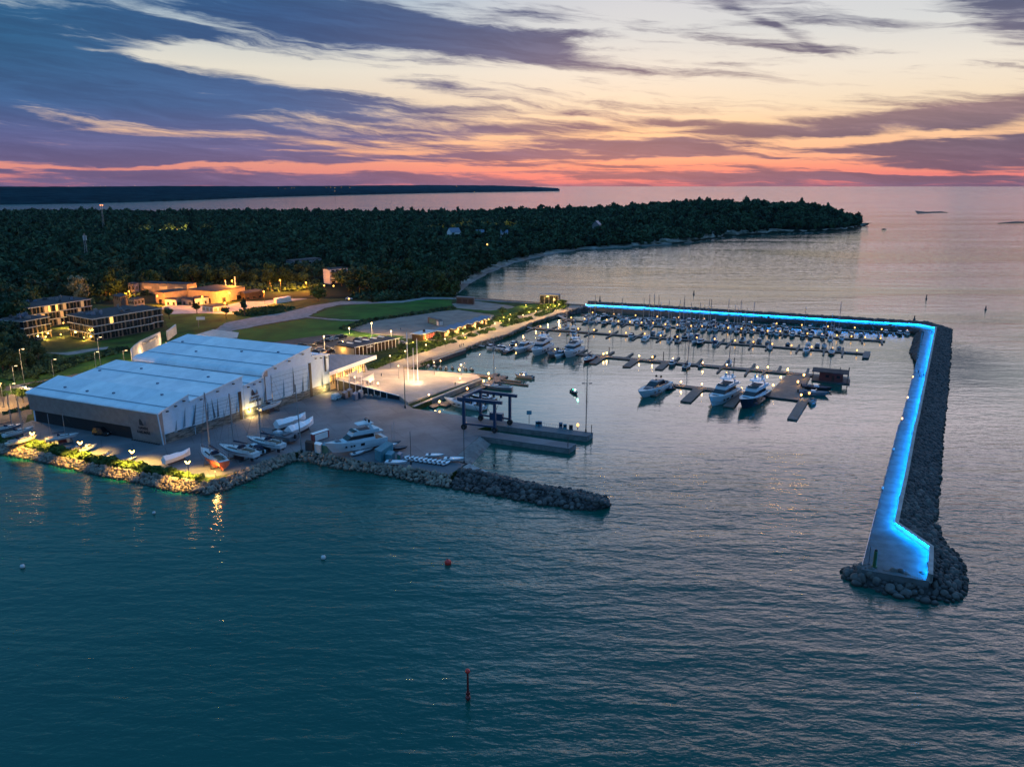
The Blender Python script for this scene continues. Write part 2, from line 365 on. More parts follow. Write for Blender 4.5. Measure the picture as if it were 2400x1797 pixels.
def extra_rock(name):
    # wet dark band with weed at the waterline
    m = MATS[name]; t = NT(m.node_tree); b = m.node_tree.nodes['Principled BSDF']
    sp = t.n('ShaderNodeSeparateXYZ'); m.node_tree.links.new(t.n('ShaderNodeNewGeometry').outputs['Position'], sp.inputs[0])
    src = b.inputs['Base Color'].links[0].from_socket
    t.put(b.inputs['Base Color'], t.mix(t.rng(sp.outputs[2], 0.75, 0.25, 0, .85), src, (0.012, 0.014, 0.010, 1)))
for k_ in ('rock', 'rock_mass', 'rock_tan', 'rock_tan_single'): extra_rock(k_)

# ------------------------------------------------------------------ mesh helpers
class MB:
    def __init__(s): s.v = []; s.f = []
    def add(s, vs, fs):
        n = len(s.v); s.v.extend(tuple(v) for v in vs); s.f.extend(tuple(i + n for i in f) for f in fs); return s
    def hexa(s, b, t):
        return s.add(list(b) + list(t), [(3, 2, 1, 0), (4, 5, 6, 7)] + [(i, (i + 1) % 4, 4 + (i + 1) % 4, 4 + i) for i in range(4)])
    def box(s, c, d, rz=0.0):
        cx, cy, cz = c; hx, hy, hz = d[0] / 2, d[1] / 2, d[2] / 2
        co, si = math.cos(rz), math.sin(rz)
        q = [(cx + x * co - y * si, cy + x * si + y * co) for x, y in ((-hx, -hy), (hx, -hy), (hx, hy), (-hx, hy))]
        return s.hexa([(x, y, cz - hz) for x, y in q], [(x, y, cz + hz) for x, y in q])
    def slab(s, pts, thick):
        """polygon given by its top corners (3D), extruded down"""
        n = len(pts); a = [tuple(p) for p in pts]; b = [(p[0], p[1], p[2] - thick) for p in a]
        area = sum(a[i][0] * a[(i + 1) % n][1] - a[(i + 1) % n][0] * a[i][1] for i in range(n))
        if area < 0: a.reverse(); b.reverse()
        return s.add(a + b, [tuple(range(n)), tuple(range(2 * n - 1, n - 1, -1))] + [(i, n + i, n + (i + 1) % n, (i + 1) % n) for i in range(n)])
    def prism(s, poly, vec):
        """planar 3D polygon swept along vec"""
        n = len(poly); a = [Vector(p) for p in poly]; b = [p + Vector(vec) for p in a]
        return s.add(a + b, [tuple(range(n - 1, -1, -1)), tuple(range(n, 2 * n))] + [(i, (i + 1) % n, n + (i + 1) % n, n + i) for i in range(n)])
    def poly(s, pts): return s.add(pts, [tuple(range(len(pts)))])
    def tube(s, a, b, r, r2=None, n=6):
        a, b = Vector(a), Vector(b); r2 = r if r2 is None else r2
        d = (b - a).normalized(); u = d.orthogonal().normalized(); w = d.cross(u)
        vs = []
        for p, q in ((a, r), (b, r2)):
            for i in range(n):
                t = 2 * math.pi * i / n
                vs.append(p + u * (q * math.cos(t)) + w * (q * math.sin(t)))
        return s.add(vs, [(i, (i + 1) % n, n + (i + 1) % n, n + i) for i in range(n)] + [tuple(range(n - 1, -1, -1)), tuple(range(n, 2 * n))])
    def ball(s, c, r, n=8, m=5, sz=1.0):
        vs = [(c[0], c[1], c[2] - r * sz)]; fs = []
        for j in range(1, m):
            ph = -math.pi / 2 + math.pi * j / m
            for i in range(n):
                t = 2 * math.pi * i / n
                vs.append((c[0] + r * math.cos(ph) * math.cos(t), c[1] + r * math.cos(ph) * math.sin(t), c[2] + r * sz * math.sin(ph)))
        vs.append((c[0], c[1], c[2] + r * sz)); top = len(vs) - 1
        for i in range(n):
            fs.append((0, 1 + (i + 1) % n, 1 + i))
            fs.append((top, 1 + (m - 2) * n + i, 1 + (m - 2) * n + (i + 1) % n))
            for j in range(m - 2):
                a = 1 + j * n
                fs.append((a + i, a + (i + 1) % n, a + n + (i + 1) % n, a + n + i))
        return s.add(vs, fs)
    def block(s, x0, x1, z0, z1, w0, w1, rf=0.0, rr=0.0, wf=1.0):
        """tapered cabin: front (x1) raked by rf, rear raked by rr"""
        return s.hexa([(x0, -w0 / 2, z0), (x1, -w0 / 2 * wf, z0), (x1, w0 / 2 * wf, z0), (x0, w0 / 2, z0)],
                      [(x0 + rr, -w1 / 2, z1), (x1 - rf, -w1 / 2 * wf, z1), (x1 - rf, w1 / 2 * wf, z1), (x0 + rr, w1 / 2, z1)])
    def rings(s, rs, closed=True, cap=True):
        n = len(rs[0]); k = len(s.v)
        for r in rs: s.v.extend(tuple(v) for v in r)
        m = n if closed else n - 1
        for j in range(len(rs) - 1):
            for i in range(m):
                s.f.append((k + j * n + i, k + j * n + (i + 1) % n, k + (j + 1) * n + (i + 1) % n, k + (j + 1) * n + i))
        if cap:
            s.f.append(tuple(k + i for i in range(n - 1, -1, -1))); s.f.append(tuple(k + (len(rs) - 1) * n + i for i in range(n)))
        return s
    def build(s, name, m, parent=None, smooth=False, world=False):
        me = bpy.data.meshes.new(name)
        v = s.v
        if world and parent is not None:
            o = parent.location
            v = [(a - o.x, b - o.y, c - o.z) for a, b, c in v]
        me.from_pydata(v, [], s.f); me.update()
        me.materials.append(MATS[m] if isinstance(m, str) else m)
        if smooth: me.polygons.foreach_set('use_smooth', [True] * len(me.polygons))
        o = bpy.data.objects.new(name, me); COL.objects.link(o)
        if parent is not None: o.parent = parent
        return o

def mesh_np(name, V, F, m, smooth=False):
    """one mesh from numpy arrays; F is n x 3 or n x 4"""
    k = F.shape[1]
    me = bpy.data.meshes.new(name)
    me.vertices.add(len(V)); me.vertices.foreach_set('co', np.ascontiguousarray(V, dtype=np.float32).ravel())
    me.loops.add(F.size); me.loops.foreach_set('vertex_index', np.ascontiguousarray(F, dtype=np.int32).ravel())
    me.polygons.add(len(F))
    me.polygons.foreach_set('loop_start', np.arange(0, F.size, k, dtype=np.int32))
    if smooth: me.polygons.foreach_set('use_smooth', np.ones(len(F), dtype=bool))
    me.update(calc_edges=True); me.validate()
    me.materials.append(MATS[m])
    return me

def link(name, me, parent=None):
    o = bpy.data.objects.new(name, me); COL.objects.link(o)
    if parent is not None: o.parent = parent
    return o

def tag(o, label, cat, group=None, kind=None):
    o['label'] = label; o['category'] = cat
    if group: o['group'] = group
    if kind: o['kind'] = kind
    return o

def thing(name, label, cat, loc=(0, 0, 0), rz=0.0, group=None, scale=1.0):
    o = bpy.data.objects.new(name, None); COL.objects.link(o)
    o.location = loc; o.rotation_euler = (0, 0, rz); o.scale = (scale,) * 3
    o.empty_display_size = 0.5
    return tag(o, label, cat, group)

def struct(o):
    o['kind'] = 'structure'; return o

def dup(root, loc, rz=0.0, label=None, group=None, scale=1.0):
    r = root.copy(); COL.objects.link(r); r.location = loc; r.rotation_euler = (0, 0, rz)
    r.scale = (scale,) * 3 if not isinstance(scale, tuple) else scale
    if label: r['label'] = label
    if group: r['group'] = group
    for ch in list(root.children):
        c = ch.copy(); COL.objects.link(c); c.parent = r
        for g in ch.children:
            d = g.copy(); COL.objects.link(d); d.parent = c
    return r

def drop(root):
    for ch in list(root.children):
        for g in list(ch.children): bpy.data.objects.remove(g)
        bpy.data.objects.remove(ch)
    bpy.data.objects.remove(root)

ORD = 'zeroth first second third fourth fifth sixth seventh eighth ninth tenth eleventh twelfth thirteenth fourteenth fifteenth sixteenth seventeenth eighteenth nineteenth twentieth'.split()
TENS = {20: 'twenty', 30: 'thirty', 40: 'forty', 50: 'fifty'}
def nth(n):
    if n <= 20: return ORD[n]
    t = n // 10 * 10
    if n == t: return {30: 'thirtieth', 40: 'fortieth', 50: 'fiftieth'}[n]
    return TENS[t] + '-' + ORD[n - t]

def plight(parent, loc, power, col=WARM, radius=0.4, name='light_source', spot=None, rot=None):
    d = bpy.data.lights.new(name, 'SPOT' if spot else 'POINT')
    d.energy = power * 5.0; d.color = col; d.shadow_soft_size = radius
    if spot: d.spot_size = R(spot); d.spot_blend = 0.6
    o = bpy.data.objects.new(name, d); COL.objects.link(o); o.location = loc
    if rot: o.rotation_euler = rot
    if parent is not None: o.parent = parent
    return o

def text_mesh(body, size, extrude=0.05):
    c = bpy.data.curves.new('lettering', 'FONT'); c.body = body; c.size = size; c.extrude = extrude
    c.align_x = 'CENTER'; c.align_y = 'CENTER'; c.offset = size * 0.02
    o = bpy.data.objects.new('lettering', c); COL.objects.link(o)
    bpy.context.view_layer.update()
    me = bpy.data.meshes.new_from_object(o.evaluated_get(bpy.context.evaluated_depsgraph_get()))
    bpy.data.objects.remove(o)
    return me

def frame_matrix(origin, ux, uy, uz):
    m = Matrix((ux, uy, uz)).transposed().to_4x4(); m.translation = origin
    return m
# ------------------------------------------------------------------ sea
def sea_material():
    m = bpy.data.materials.new('sea_water'); m.use_nodes = True
    t = NT(m.node_tree); b = m.node_tree.nodes['Principled BSDF']
    b.inputs['Base Color'].default_value = (0.0004, 0.066, 0.051, 1)
    b.inputs['Roughness'].default_value = 0.07
    b.inputs['IOR'].default_value = 1.333
    pos = t.n('ShaderNodeNewGeometry').outputs['Position']
    def mapped(scale, rot):
        mp = t.n('ShaderNodeMapping'); mp.inputs['Scale'].default_value = scale; mp.inputs['Rotation'].default_value = (0, 0, R(rot))
        m.node_tree.links.new(pos, mp.inputs['Vector']); return mp.outputs[0]
    rip = t.noise(mapped((0.55, 1.1, 1), 18), 1.0, 4.0, 0.55, 0.3)
    rip2 = t.noise(mapped((0.16, 0.42, 1), 24), 1.0, 3.0, 0.5, 0.4)
    swell = t.noise(mapped((0.022, 0.085, 1), 27), 1.0, 3.0, 0.5, 0.6)
    sep = t.n('ShaderNodeSeparateXYZ'); m.node_tree.links.new(pos, sep.inputs[0])
    x, y = sep.outputs[0], sep.outputs[1]
    hx, hy = P(1640, 850).x, P(1640, 850).y
    dx = t.m('DIVIDE', t.m('SUBTRACT', x, hx), 175.0); dy = t.m('DIVIDE', t.m('SUBTRACT', y, hy), 150.0)
    rr = t.m('SQRT', t.m('ADD', t.m('MULTIPLY', dx, dx), t.m('MULTIPLY', dy, dy)))
    shel = t.rng(rr, 0.70, 1.15, 0.24, 1.0)                     # sheltered inside the breakwaters
    patch = t.rng(t.noise(mapped((0.0022, 0.0075, 1), 20), 1.0, 4.0, 0.55, 0.8), 0.35, 0.65, 0.45, 1.2)
    far = t.rng(y, 140.0, 520.0, 1.0, 0.55)
    far = t.m('ADD', far, t.rng(y, 1500.0, 4500.0, 0.0, 1.0))
    k = t.m('MULTIPLY', t.m('MULTIPLY', shel, patch), far)
    h = t.m('ADD', t.m('MULTIPLY', rip, 0.16), t.m('MULTIPLY', rip2, 0.42))
    h = t.m('ADD', h, t.m('MULTIPLY', swell, 0.9))
    h = t.m('MULTIPLY', h, k)
    bp = t.n('ShaderNodeBump'); bp.inputs['Strength'].default_value = 1.0; bp.inputs['Distance'].default_value = 1.0
    t.put(bp.inputs['Height'], h)
    # open water far out: wave slopes too small to see one by one still tilt the mirror
    nz = t.n('ShaderNodeTexNoise'); m.node_tree.links.new(mapped((0.30, 0.75, 1), 22), nz.inputs['Vector'])
    nz.inputs['Scale'].default_value = 1.0; nz.inputs['Detail'].default_value = 3.0; nz.inputs['Roughness'].default_value = 0.6
    sl = t.n('ShaderNodeVectorMath', operation='SUBTRACT'); m.node_tree.links.new(nz.outputs['Color'], sl.inputs[0]); sl.inputs[1].default_value = (0.5, 0.5, 0.5)
    amp = t.m('MULTIPLY', t.m('ADD', t.rng(y, 430.0, 1100.0, 0.0, 0.70), t.rng(y, 1400.0, 3500.0, 0.0, 1.1)), patch)
    sc_ = t.n('ShaderNodeVectorMath', operation='MULTIPLY'); m.node_tree.links.new(sl.outputs[0], sc_.inputs[0]); m.node_tree.links.new(t.vec(t.m('MULTIPLY', amp, 0.6), amp, 0.0), sc_.inputs[1])
    ad = t.n('ShaderNodeVectorMath', operation='ADD'); m.node_tree.links.new(bp.outputs[0], ad.inputs[0]); m.node_tree.links.new(sc_.outputs[0], ad.inputs[1])
    nn_ = t.n('ShaderNodeVectorMath', operation='NORMALIZE'); m.node_tree.links.new(ad.outputs[0], nn_.inputs[0])
    m.node_tree.links.new(nn_.outputs[0], b.inputs['Normal'])
    MATS['sea_water'] = m
sea_material()
RS = 160000.0
sea = MB().poly([(RS * math.cos(2 * math.pi * i / 96), RS * math.sin(2 * math.pi * i / 96), 0) for i in range(96)]).build('sea', 'sea_water')
struct(sea)

# ------------------------------------------------------------------ land
YZ = 1.7                                                        # level of the quays
def G(x, y, z=YZ): return P(x, y, z)
def sheet(name, pts, m, z, thick=None):
    """level patch of ground whose outline is given in photograph pixels"""
    ps = [P(a, b, z) for a, b in pts]
    if m in ('grass', 'meadow', 'sand', 'gravel'):              # soft worn edges
        q = []
        for a, b in zip(ps, ps[1:] + ps[:1]):
            n = max(1, int((b - a).length / 3.5)); nn = Vector((-(b - a).y, (b - a).x, 0)).normalized()
            q += [a.lerp(b, i / n) + (nn * rng.uniform(-.7, .7) if i else Vector()) for i in range(n)]
        ps = q
    mb = MB()
    if thick: mb.slab(ps, thick)
    else:
        ar = sum(ps[i].x * ps[(i + 1) % len(ps)].y - ps[(i + 1) % len(ps)].x * ps[i].y for i in range(len(ps)))
        mb.poly(ps if ar > 0 else ps[::-1])
    return struct(mb.build(name, m))

# shoreline of the wooded peninsula (photo pixels at sea level), then its hidden far side in metres
SH_PX = [(1072, 692), (1085, 682), (1109, 662), (1148, 641), (1206, 617), (1260, 604), (1315, 592), (1376, 584.6), (1440, 581), (1513, 577), (1626, 568), (1707, 556), (1807, 549), (1942, 544), (2010, 537), (2026, 529)]
SHORE = [P(a, b) for a, b in SH_PX]
SHORE_FAR = [Vector((688, 1640, 0)), Vector((640, 1760, 0)), Vector((420, 1900, 0)), Vector((150, 2020, 0)), Vector((-300, 2120, 0)), Vector((-800, 2190, 0)), Vector((-1150, 2170, 0)), Vector((-1700, 2220, 0))]
PEN = [Vector((-1700, 500, 0)), Vector((-420, 500, 0)), Vector((-90, 560, 0))] + SHORE + SHORE_FAR
PENX = np.array([p.x for p in PEN]); PENY = np.array([p.y for p in PEN])
def inside(px, py, X=PENX, Y=PENY):
    px = np.asarray(px, float); py = np.asarray(py, float); r = np.zeros(px.shape, bool); n = len(X); j = n - 1
    for i in range(n):
        c = ((Y[i] > py) != (Y[j] > py)) & (px < (X[j] - X[i]) * (py - Y[i]) / (Y[j] - Y[i] + 1e-9) + X[i])
        r ^= c; j = i
    return r
SHL = [(SHORE[i], SHORE[i + 1]) for i in range(len(SHORE) - 1)] + [(a, b) for a, b in zip([SHORE[-1]] + SHORE_FAR[:-1], SHORE_FAR)]
def shore_dist(px, py):
    d = np.full(np.shape(px), 1e9)
    for a, b in SHL:
        ex, ey = b.x - a.x, b.y - a.y; L2 = ex * ex + ey * ey
        t = np.clip(((px - a.x) * ex + (py - a.y) * ey) / L2, 0, 1)
        d = np.minimum(d, np.hypot(px - a.x - t * ex, py - a.y - t * ey))
    return d
def smooth(a, b, x):
    t = np.clip((x - a) / (b - a), 0, 1); return t * t * (3 - 2 * t)
def land_h(px, py):
    px = np.asarray(px, float); py = np.asarray(py, float)
    d = shore_dist(px, py)
    rise = 2 + 2.5 * smooth(560, 1100, py) + 22 * smooth(60, 430, px) * smooth(900, 1300, py) + 7 * smooth(-250, 100, px) * smooth(900, 1200, py)
    cliff = smooth(120, 300, px) * smooth(900, 1100, py)
    w = 95 - 20 * (1 - cliff)
    base = smooth(0, 1, d / w)
    steep = smooth(0, 1, (d - 3) / 9.0) * cliff * 0.18 + base * (1 - cliff * 0.18)
    return 0.15 + rise * steep
def peninsula():
    nx, ny = 190, 130
    xs = np.linspace(-1700, 720, nx); ys = np.linspace(505, 2260, ny)
    X, Y = np.meshgrid(xs, ys)
    ins = inside(X, Y)
    H = np.where(ins, land_h(X, Y), -1.5)
    V = np.stack([X, Y, H], -1).reshape(-1, 3)
    i, j = np.meshgrid(np.arange(nx - 1), np.arange(ny - 1)); a = (j * nx + i).ravel()
    F = np.stack([a, a + 1, a + nx + 1, a + nx], -1)
    keep = ins.ravel()[F].any(1)
    return struct(link('terrain', mesh_np('terrain', V, F[keep], 'forest_floor', True)))
peninsula()
# shoreline skirt: shingle beach and the pale cliff
def shore_band():
    mb = MB(); rs = []
    pts = []
    for a, b in zip(SHORE[:-1], SHORE[1:]):
        n = max(2, int((b - a).length / 12))
        pts += [a.lerp(b, i / n) for i in range(n)]
    pts.append(SHORE[-1])
    for i, p in enumerate(pts):
        q = pts[min(i + 1, len(pts) - 1)] - pts[max(i - 1, 0)]
        nn = Vector((-q.y, q.x, 0)).normalized()
        if not inside(np.array([(p + nn * 8).x]), np.array([(p + nn * 8).y]))[0]: nn = -nn
        wob = 1 + 0.5 * math.sin(i * 1.7) + 0.4 * math.sin(i * 0.61)
        c = float(smooth(130, 260, p.x)) * (1 - 0.55 * float(smooth(430, 520, p.x)))
        rs.append([p - nn * (2.0 + wob), p + nn * (4 + 2 * wob) + Vector((0, 0, 0.9)), p + nn * (6.5 + 2 * wob) + Vector((0, 0, 1.6 + 6.5 * c * (0.7 + 0.3 * wob))), p + nn * 16 + Vector((0, 0, 2.2 + 8.0 * c))])
    low = MB().rings([[r[0] + Vector((0, 0, -0.8)), r[1]] for r in rs], closed=False, cap=False).build('shore', 'shingle'); struct(low)
    hi = MB().rings([r[1:] for r in rs], closed=False, cap=False).build('cliff_terrain', 'limestone'); struct(hi)
shore_band()
# reed bed on the far side at the left
rb = MB().slab([Vector(q) for q in ((-1800, 2195, 1.2), (-1180, 2185, 1.2), (-1080, 2120, 1.2), (-1200, 2000, 2.6), (-1800, 1980, 2.6))], 2.0).build('field', 'reed'); struct(rb)

# far shore across the bay
def far_shore():
    base = [(-500, 500), (-250, 487), (0, 480), (200, 477), (400, 471.5), (600, 463), (800, 457.5), (1000, 453), (1150, 450.5), (1250, 449), (1308, 448.2), (1312, 447.2)]
    tops = [437.6, 437.6, 437.5, 438, 436.5, 437.2, 436.2, 434.6, 435.4, 438.2, 441.5, 446.5]
    rs = []; r2 = random.Random(3)
    for k in range(len(base) - 1):
        n = 14
        for i in range(n):
            t = i / n
            bx = base[k][0] * (1 - t) + base[k + 1][0] * t; by = base[k][1] * (1 - t) + base[k + 1][1] * t
            ty = tops[k] * (1 - t) + tops[k + 1] * t
            p = P(bx, by); D = p.xy.length
            u = Vector((p.x, p.y, 0)).normalized()
            dep = D * 0.55
            ztop = CAMH - (ty + r2.uniform(-.35, .25) - 437.0) / FPX * (D + dep)
            rs.append([p, p + u * 12 + Vector((0, 0, D * 0.0022)), p + u * dep * 0.5 + Vector((0, 0, max(2, ztop * 0.55))), p + u * dep + Vector((0, 0, max(3, ztop))), p + u * (dep * 1.3)])
    return struct(MB().rings(rs, closed=False, cap=False).build('hills', 'far_woods', smooth=True))
far_shore()

# near land: everything behind the quays, one sheet, then patches 2 cm apart
near = [(-700, 1020), (0, 1038), (68, 1052), (152, 1073), (230, 1090), (339, 1109), (434, 1122), (488, 1130), (529, 1117), (595, 1092), (676, 1063), (708, 1058), (776, 1067), (832, 1078), (911, 1090), (1050, 1112), (1055, 1112.5),
        (1091, 1088), (1061, 1076), (1124.7, 1021.6), (1118, 1006), (1152, 995.8), (1190, 987.4), (1070.7, 972.7), (966.7, 957), (1127, 886), (1118, 876), (948.6, 864), (1014, 843), (1091, 816), (1200, 781), (1249, 757), (1330, 731), (1372, 720), (1371, 714), (1313, 711), (1190, 704), (1062, 697)]
NEAR = [P(a, b, YZ) for a, b in near] + [Vector((-60, 640, YZ)), Vector((-1700, 700, YZ)), Vector((-1700, 240, YZ))]
struct(MB().slab(NEAR, 4.0).build('ground', 'scrub'))
def S(name, pts, m, k): return sheet(name, pts, m, YZ + 0.02 * k)
# boat yard concrete
S('yard_pavement', [(0, 1013), (76, 985), (385, 1041), (770, 917), (800, 905), (945, 938), (966.7, 956.6), (1070.7, 972.4), (1190, 987), (1152, 995.4), (1118, 1005.6), (1124.7, 1021.2), (1061, 1075.5), (1090, 1088), (1054, 1112), (911, 1089.4), (832, 1077.5), (776, 1066.5), (708, 1057.5), (676, 1062), (595, 1091.5), (529, 1112), (488, 1118), (434, 1108), (339, 1090), (230, 1070), (152, 1052), (68, 1030), (0, 1020)], 'yard_paving', 1)
S('verge', [(-700, 1005), (0, 1020), (68, 1030), (152, 1052), (230, 1070), (339, 1090), (434, 1108), (490, 1118), (488, 1129.5), (434, 1121.5), (339, 1108.5), (230, 1089.5), (152, 1072.5), (68, 1051.5), (0, 1037.5), (-700, 1019)], 'grass', 2)
# grass and meadow
S('lawn', [(0, 850), (130, 830), (230, 800), (400, 775), (380, 740), (480, 720), (560, 730), (600, 745), (520, 762), (470, 785), (330, 840), (300, 870), (100, 890), (0, 905)], 'grass', 2)
S('meadow_field', [(545, 776), (640, 760), (720, 747), (800, 752), (880, 748), (830, 780), (760, 784), (650, 800), (600, 800), (560, 795)], 'meadow', 2)
S('meadow', [(735, 738), (775, 722), (850, 712), (940, 708), (1000, 702), (1060, 704), (1060, 718), (1000, 728), (900, 746), (850, 752), (790, 748)], 'meadow', 2)
S('lawn_bank', [(800, 786), (840, 792), (940, 795), (975, 790), (885, 784), (830, 776)], 'grass', 3)
S('bank_field', [(1065, 722), (1160, 738), (1230, 738), (1262, 722), (1300, 716), (1230, 712), (1200, 722), (1150, 728)], 'grass', 3)
# sand
S('sand_field', [(799, 768), (850, 754), (885, 749), (1000, 733), (1075, 726), (1157, 738), (1150, 752), (1040, 785), (985, 790), (880, 786)], 'sand', 2)
S('sand', [(1059, 712), (1110, 705), (1200, 717), (1213, 722), (1157, 731), (1070, 722)], 'sand', 2)
# roads and paths
S('gravel_road', [(484, 783), (530, 756), (594, 743.5), (673, 731), (729, 716.5), (800, 705.5), (850, 706.5), (940, 705.5), (989, 696), (1062, 697.5), (1190, 705), (1265, 709.5), (1265, 712), (1190, 708), (1062, 701), (1000, 700.5), (945, 709), (850, 712), (800, 714), (760, 722), (718, 744), (639, 757), (545, 775), (510, 790)], 'gravel', 4)
S('gravel_path', [(718, 741), (800, 749), (885, 750), (885, 751.6), (800, 751.6), (715, 744)], 'gravel', 5)
S('car_park', [(640, 802), (700, 793), (771, 784), (816, 787), (862, 792), (902, 792), (785, 830), (771, 832), (728, 838), (640, 815)], 'asphalt', 3)
S('service_yard', [(375, 722), (390, 714), (520, 718), (560, 708), (600, 700), (640, 690), (690, 692), (720, 700), (640, 712), (600, 723), (545, 736), (480, 734), (400, 736)], 'concrete', 3)
S('road', [(-200, 935), (0, 908), (90, 893), (200, 872), (270, 850), (300, 858), (230, 885), (80, 915), (60, 990), (0, 1012), (-200, 1040)], 'asphalt', 3)
S('car_park_west', [(-200, 950), (0, 922), (66, 912), (75, 970), (0, 986), (-200, 1010)], 'asphalt', 5)
S('access_road', [(300, 866), (330, 845), (420, 795), (500, 772), (560, 779), (556, 792), (520, 795), (460, 800), (420, 815), (340, 868)], 'concrete_warm', 6)
S('footpath', [(100, 826), (150, 826), (255, 812), (250, 818), (160, 832)], 'gravel', 5)
# promenade along the basin
S('promenade', [(862, 866), (924, 848), (1000, 822), (1060, 800), (940, 792), (960, 786), (1040, 800), (1100, 778), (1150, 764), (1160, 745), (1230, 738), (1275, 726), (1330, 716), (1371, 714.5), (1371, 720), (1328, 730), (1249, 756), (1199, 780), (1090, 815), (1013, 842), (947, 863), (930, 872)], 'promenade_paving', 6)

# plaza: a raised wedge, high by the restaurant and level with the quay at the water
PZ = [P(789, 888.5, 6.1), P(936, 927.5, 3.25), P(957, 943, 2.4), P(1126.5, 885.4, 1.95), P(1117, 876.6, 1.95), P(947, 864, 2.1), P(862, 868, 4.0), P(855, 852, 5.4), P(771, 873, 6.3)]
pz = MB()
pz.slab(PZ, 0.01)
pz.v = [(a, b, c) if i < len(PZ) else (a, b, YZ - 1.5) for i, (a, b, c) in enumerate(pz.v)]
plaza_o = struct(pz.build('plaza_pavement', 'plaza_paving'))

# slipway running down into the basin
struct(MB().poly([P(1124.7, 1022, YZ + .03), P(1061, 1076, YZ + .03), P(1094, 1086, 0.9), P(1142, 1035, 0.9)]).build('slipway_pavement', 'concrete_dark'))
struct(MB().poly([P(1142, 1035, 0.9), P(1094, 1086, 0.9), P(1110, 1098, -0.9), P(1160, 1045, -0.9)]).build('slipway_ground', 'concrete_dark'))

# ------------------------------------------------------------------ quay walls and piers
def pier(name, label, pts, z, m='yard_paving', depth=4.0):
    ps = [P(a, b, z) for a, b in pts]
    c = sum(ps, Vector()) / len(ps); c.z = 0
    r = thing(name, label, 'pier', c)
    MB().slab(ps, 0.18).build('deck', m, r, world=True)
    q = [Vector((p.x, p.y, z - 0.18)) for p in ps]; cc = sum(q, Vector()) / len(q)
    q = [p + (cc - p).normalized() * 0.12 for p in q]
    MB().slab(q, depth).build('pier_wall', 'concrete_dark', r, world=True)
    return r, ps
pier_s, PS = pier('concrete_pier', 'bare concrete pier in front of the boat lift slot', [(1110, 1019.7), (1334, 1050.8), (1350.9, 1039.6), (1118, 1005.8)], YZ + 0.06)
pier_n, PN = pier('concrete_pier', 'concrete pier with lamp mast and fuel pumps behind the boat lift slot', [(1140, 994), (1376, 1023), (1390.6, 1013.8), (1180, 985.5)], YZ + 0.07)
for (xx, yy, r_, h_) in ((1331, 1048, pier_s, 3.3), (1386, 1016, pier_n, 3.0)):
    p = P(xx, yy, YZ + 0.07)
    MB().tube(p, p + Vector((0, 0, h_)), 0.12).build('mooring_post', 'steel_dark', r_, world=True)
# kerb along the plaza quay
qk = thing('quay_wall', 'long concrete quay wall below the bright plaza', 'quay wall', P(1050, 918, 0))
a, b = P(966.7, 951, 2.0), P(1127, 887, 2.0); d = (b - a).normalized(); nrm = Vector((d.y, -d.x, 0))
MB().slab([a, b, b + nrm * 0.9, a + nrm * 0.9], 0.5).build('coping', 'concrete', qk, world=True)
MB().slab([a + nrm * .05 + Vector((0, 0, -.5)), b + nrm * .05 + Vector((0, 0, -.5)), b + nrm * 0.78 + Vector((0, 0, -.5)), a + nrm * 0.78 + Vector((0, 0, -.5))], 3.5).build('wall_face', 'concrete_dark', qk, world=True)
qn = thing('quay_wall', 'stone faced quay wall under the promenade railing', 'quay wall', P(1050, 830, 0))
a, b = P(1013, 843, 2.3), P(1090, 817, 2.3); d = (b - a).normalized(); nrm = Vector((d.y, -d.x, 0))
MB().slab([a, b, b + nrm * 0.8, a + nrm * 0.8], 0.4).build('coping', 'concrete', qn, world=True)
MB().slab([a + Vector((0, 0, -.4)), b + Vector((0, 0, -.4)), b + nrm * 0.7 + Vector((0, 0, -.4)), a + nrm * 0.7 + Vector((0, 0, -.4))], 3.5).build('wall_face', 'rock_mass', qn, world=True)
rl = MB()
for i in range(26):
    p = a.lerp(b, i / 25) + nrm * 0.3; rl.tube(p, p + Vector((0, 0, 1.1)), 0.05, n=4)
rl.tube(a + nrm * .3 + Vector((0, 0, 1.1)), b + nrm * .3 + Vector((0, 0, 1.1)), 0.05, n=4)
rl.build('railing', 'alloy', qn, world=True)

# ------------------------------------------------------------------ breakwater with the blue light strip
BZ = 2.8
BIN = [(1362, 721), (1372, 720), (1499, 727), (1698, 739.5), (1926, 752), (2040, 759.5), (2130, 766.5), (2155, 771), (2166, 780), (2148, 843), (2142, 870), (2113.6, 978), (2105, 1000), (2052, 1205), (2019.4, 1333.6)]
BWT = [(1352, 721), (1373, 712.5), (1499, 718.5), (1700, 731.5), (1926, 745), (2062, 753.5), (2152, 758), (2194, 766), (2186, 806.6), (2172.4, 874.4), (2152, 974), (2145.3, 1000), (2125.9, 1104), (2101, 1223), (2183, 1279), (2180.4, 1345)]
WALLH = 1.6; UZ_ = Vector((0, 0, 1))
bw = thing('breakwater', 'long concrete breakwater with glowing blue walkway around the marina', 'breakwater', P(2100, 1000, 0))
BI = [P(a, b, BZ) for a, b in BIN]
BO = [P(a, b, BZ + WALLH) for a, b in BWT]; BO = [Vector((p.x, p.y, BZ)) for p in BO]
mb = MB(); mb.slab(BI + BO[::-1], 4.5); mb.build('walkway_deck', 'walk_concrete', bw, world=True)
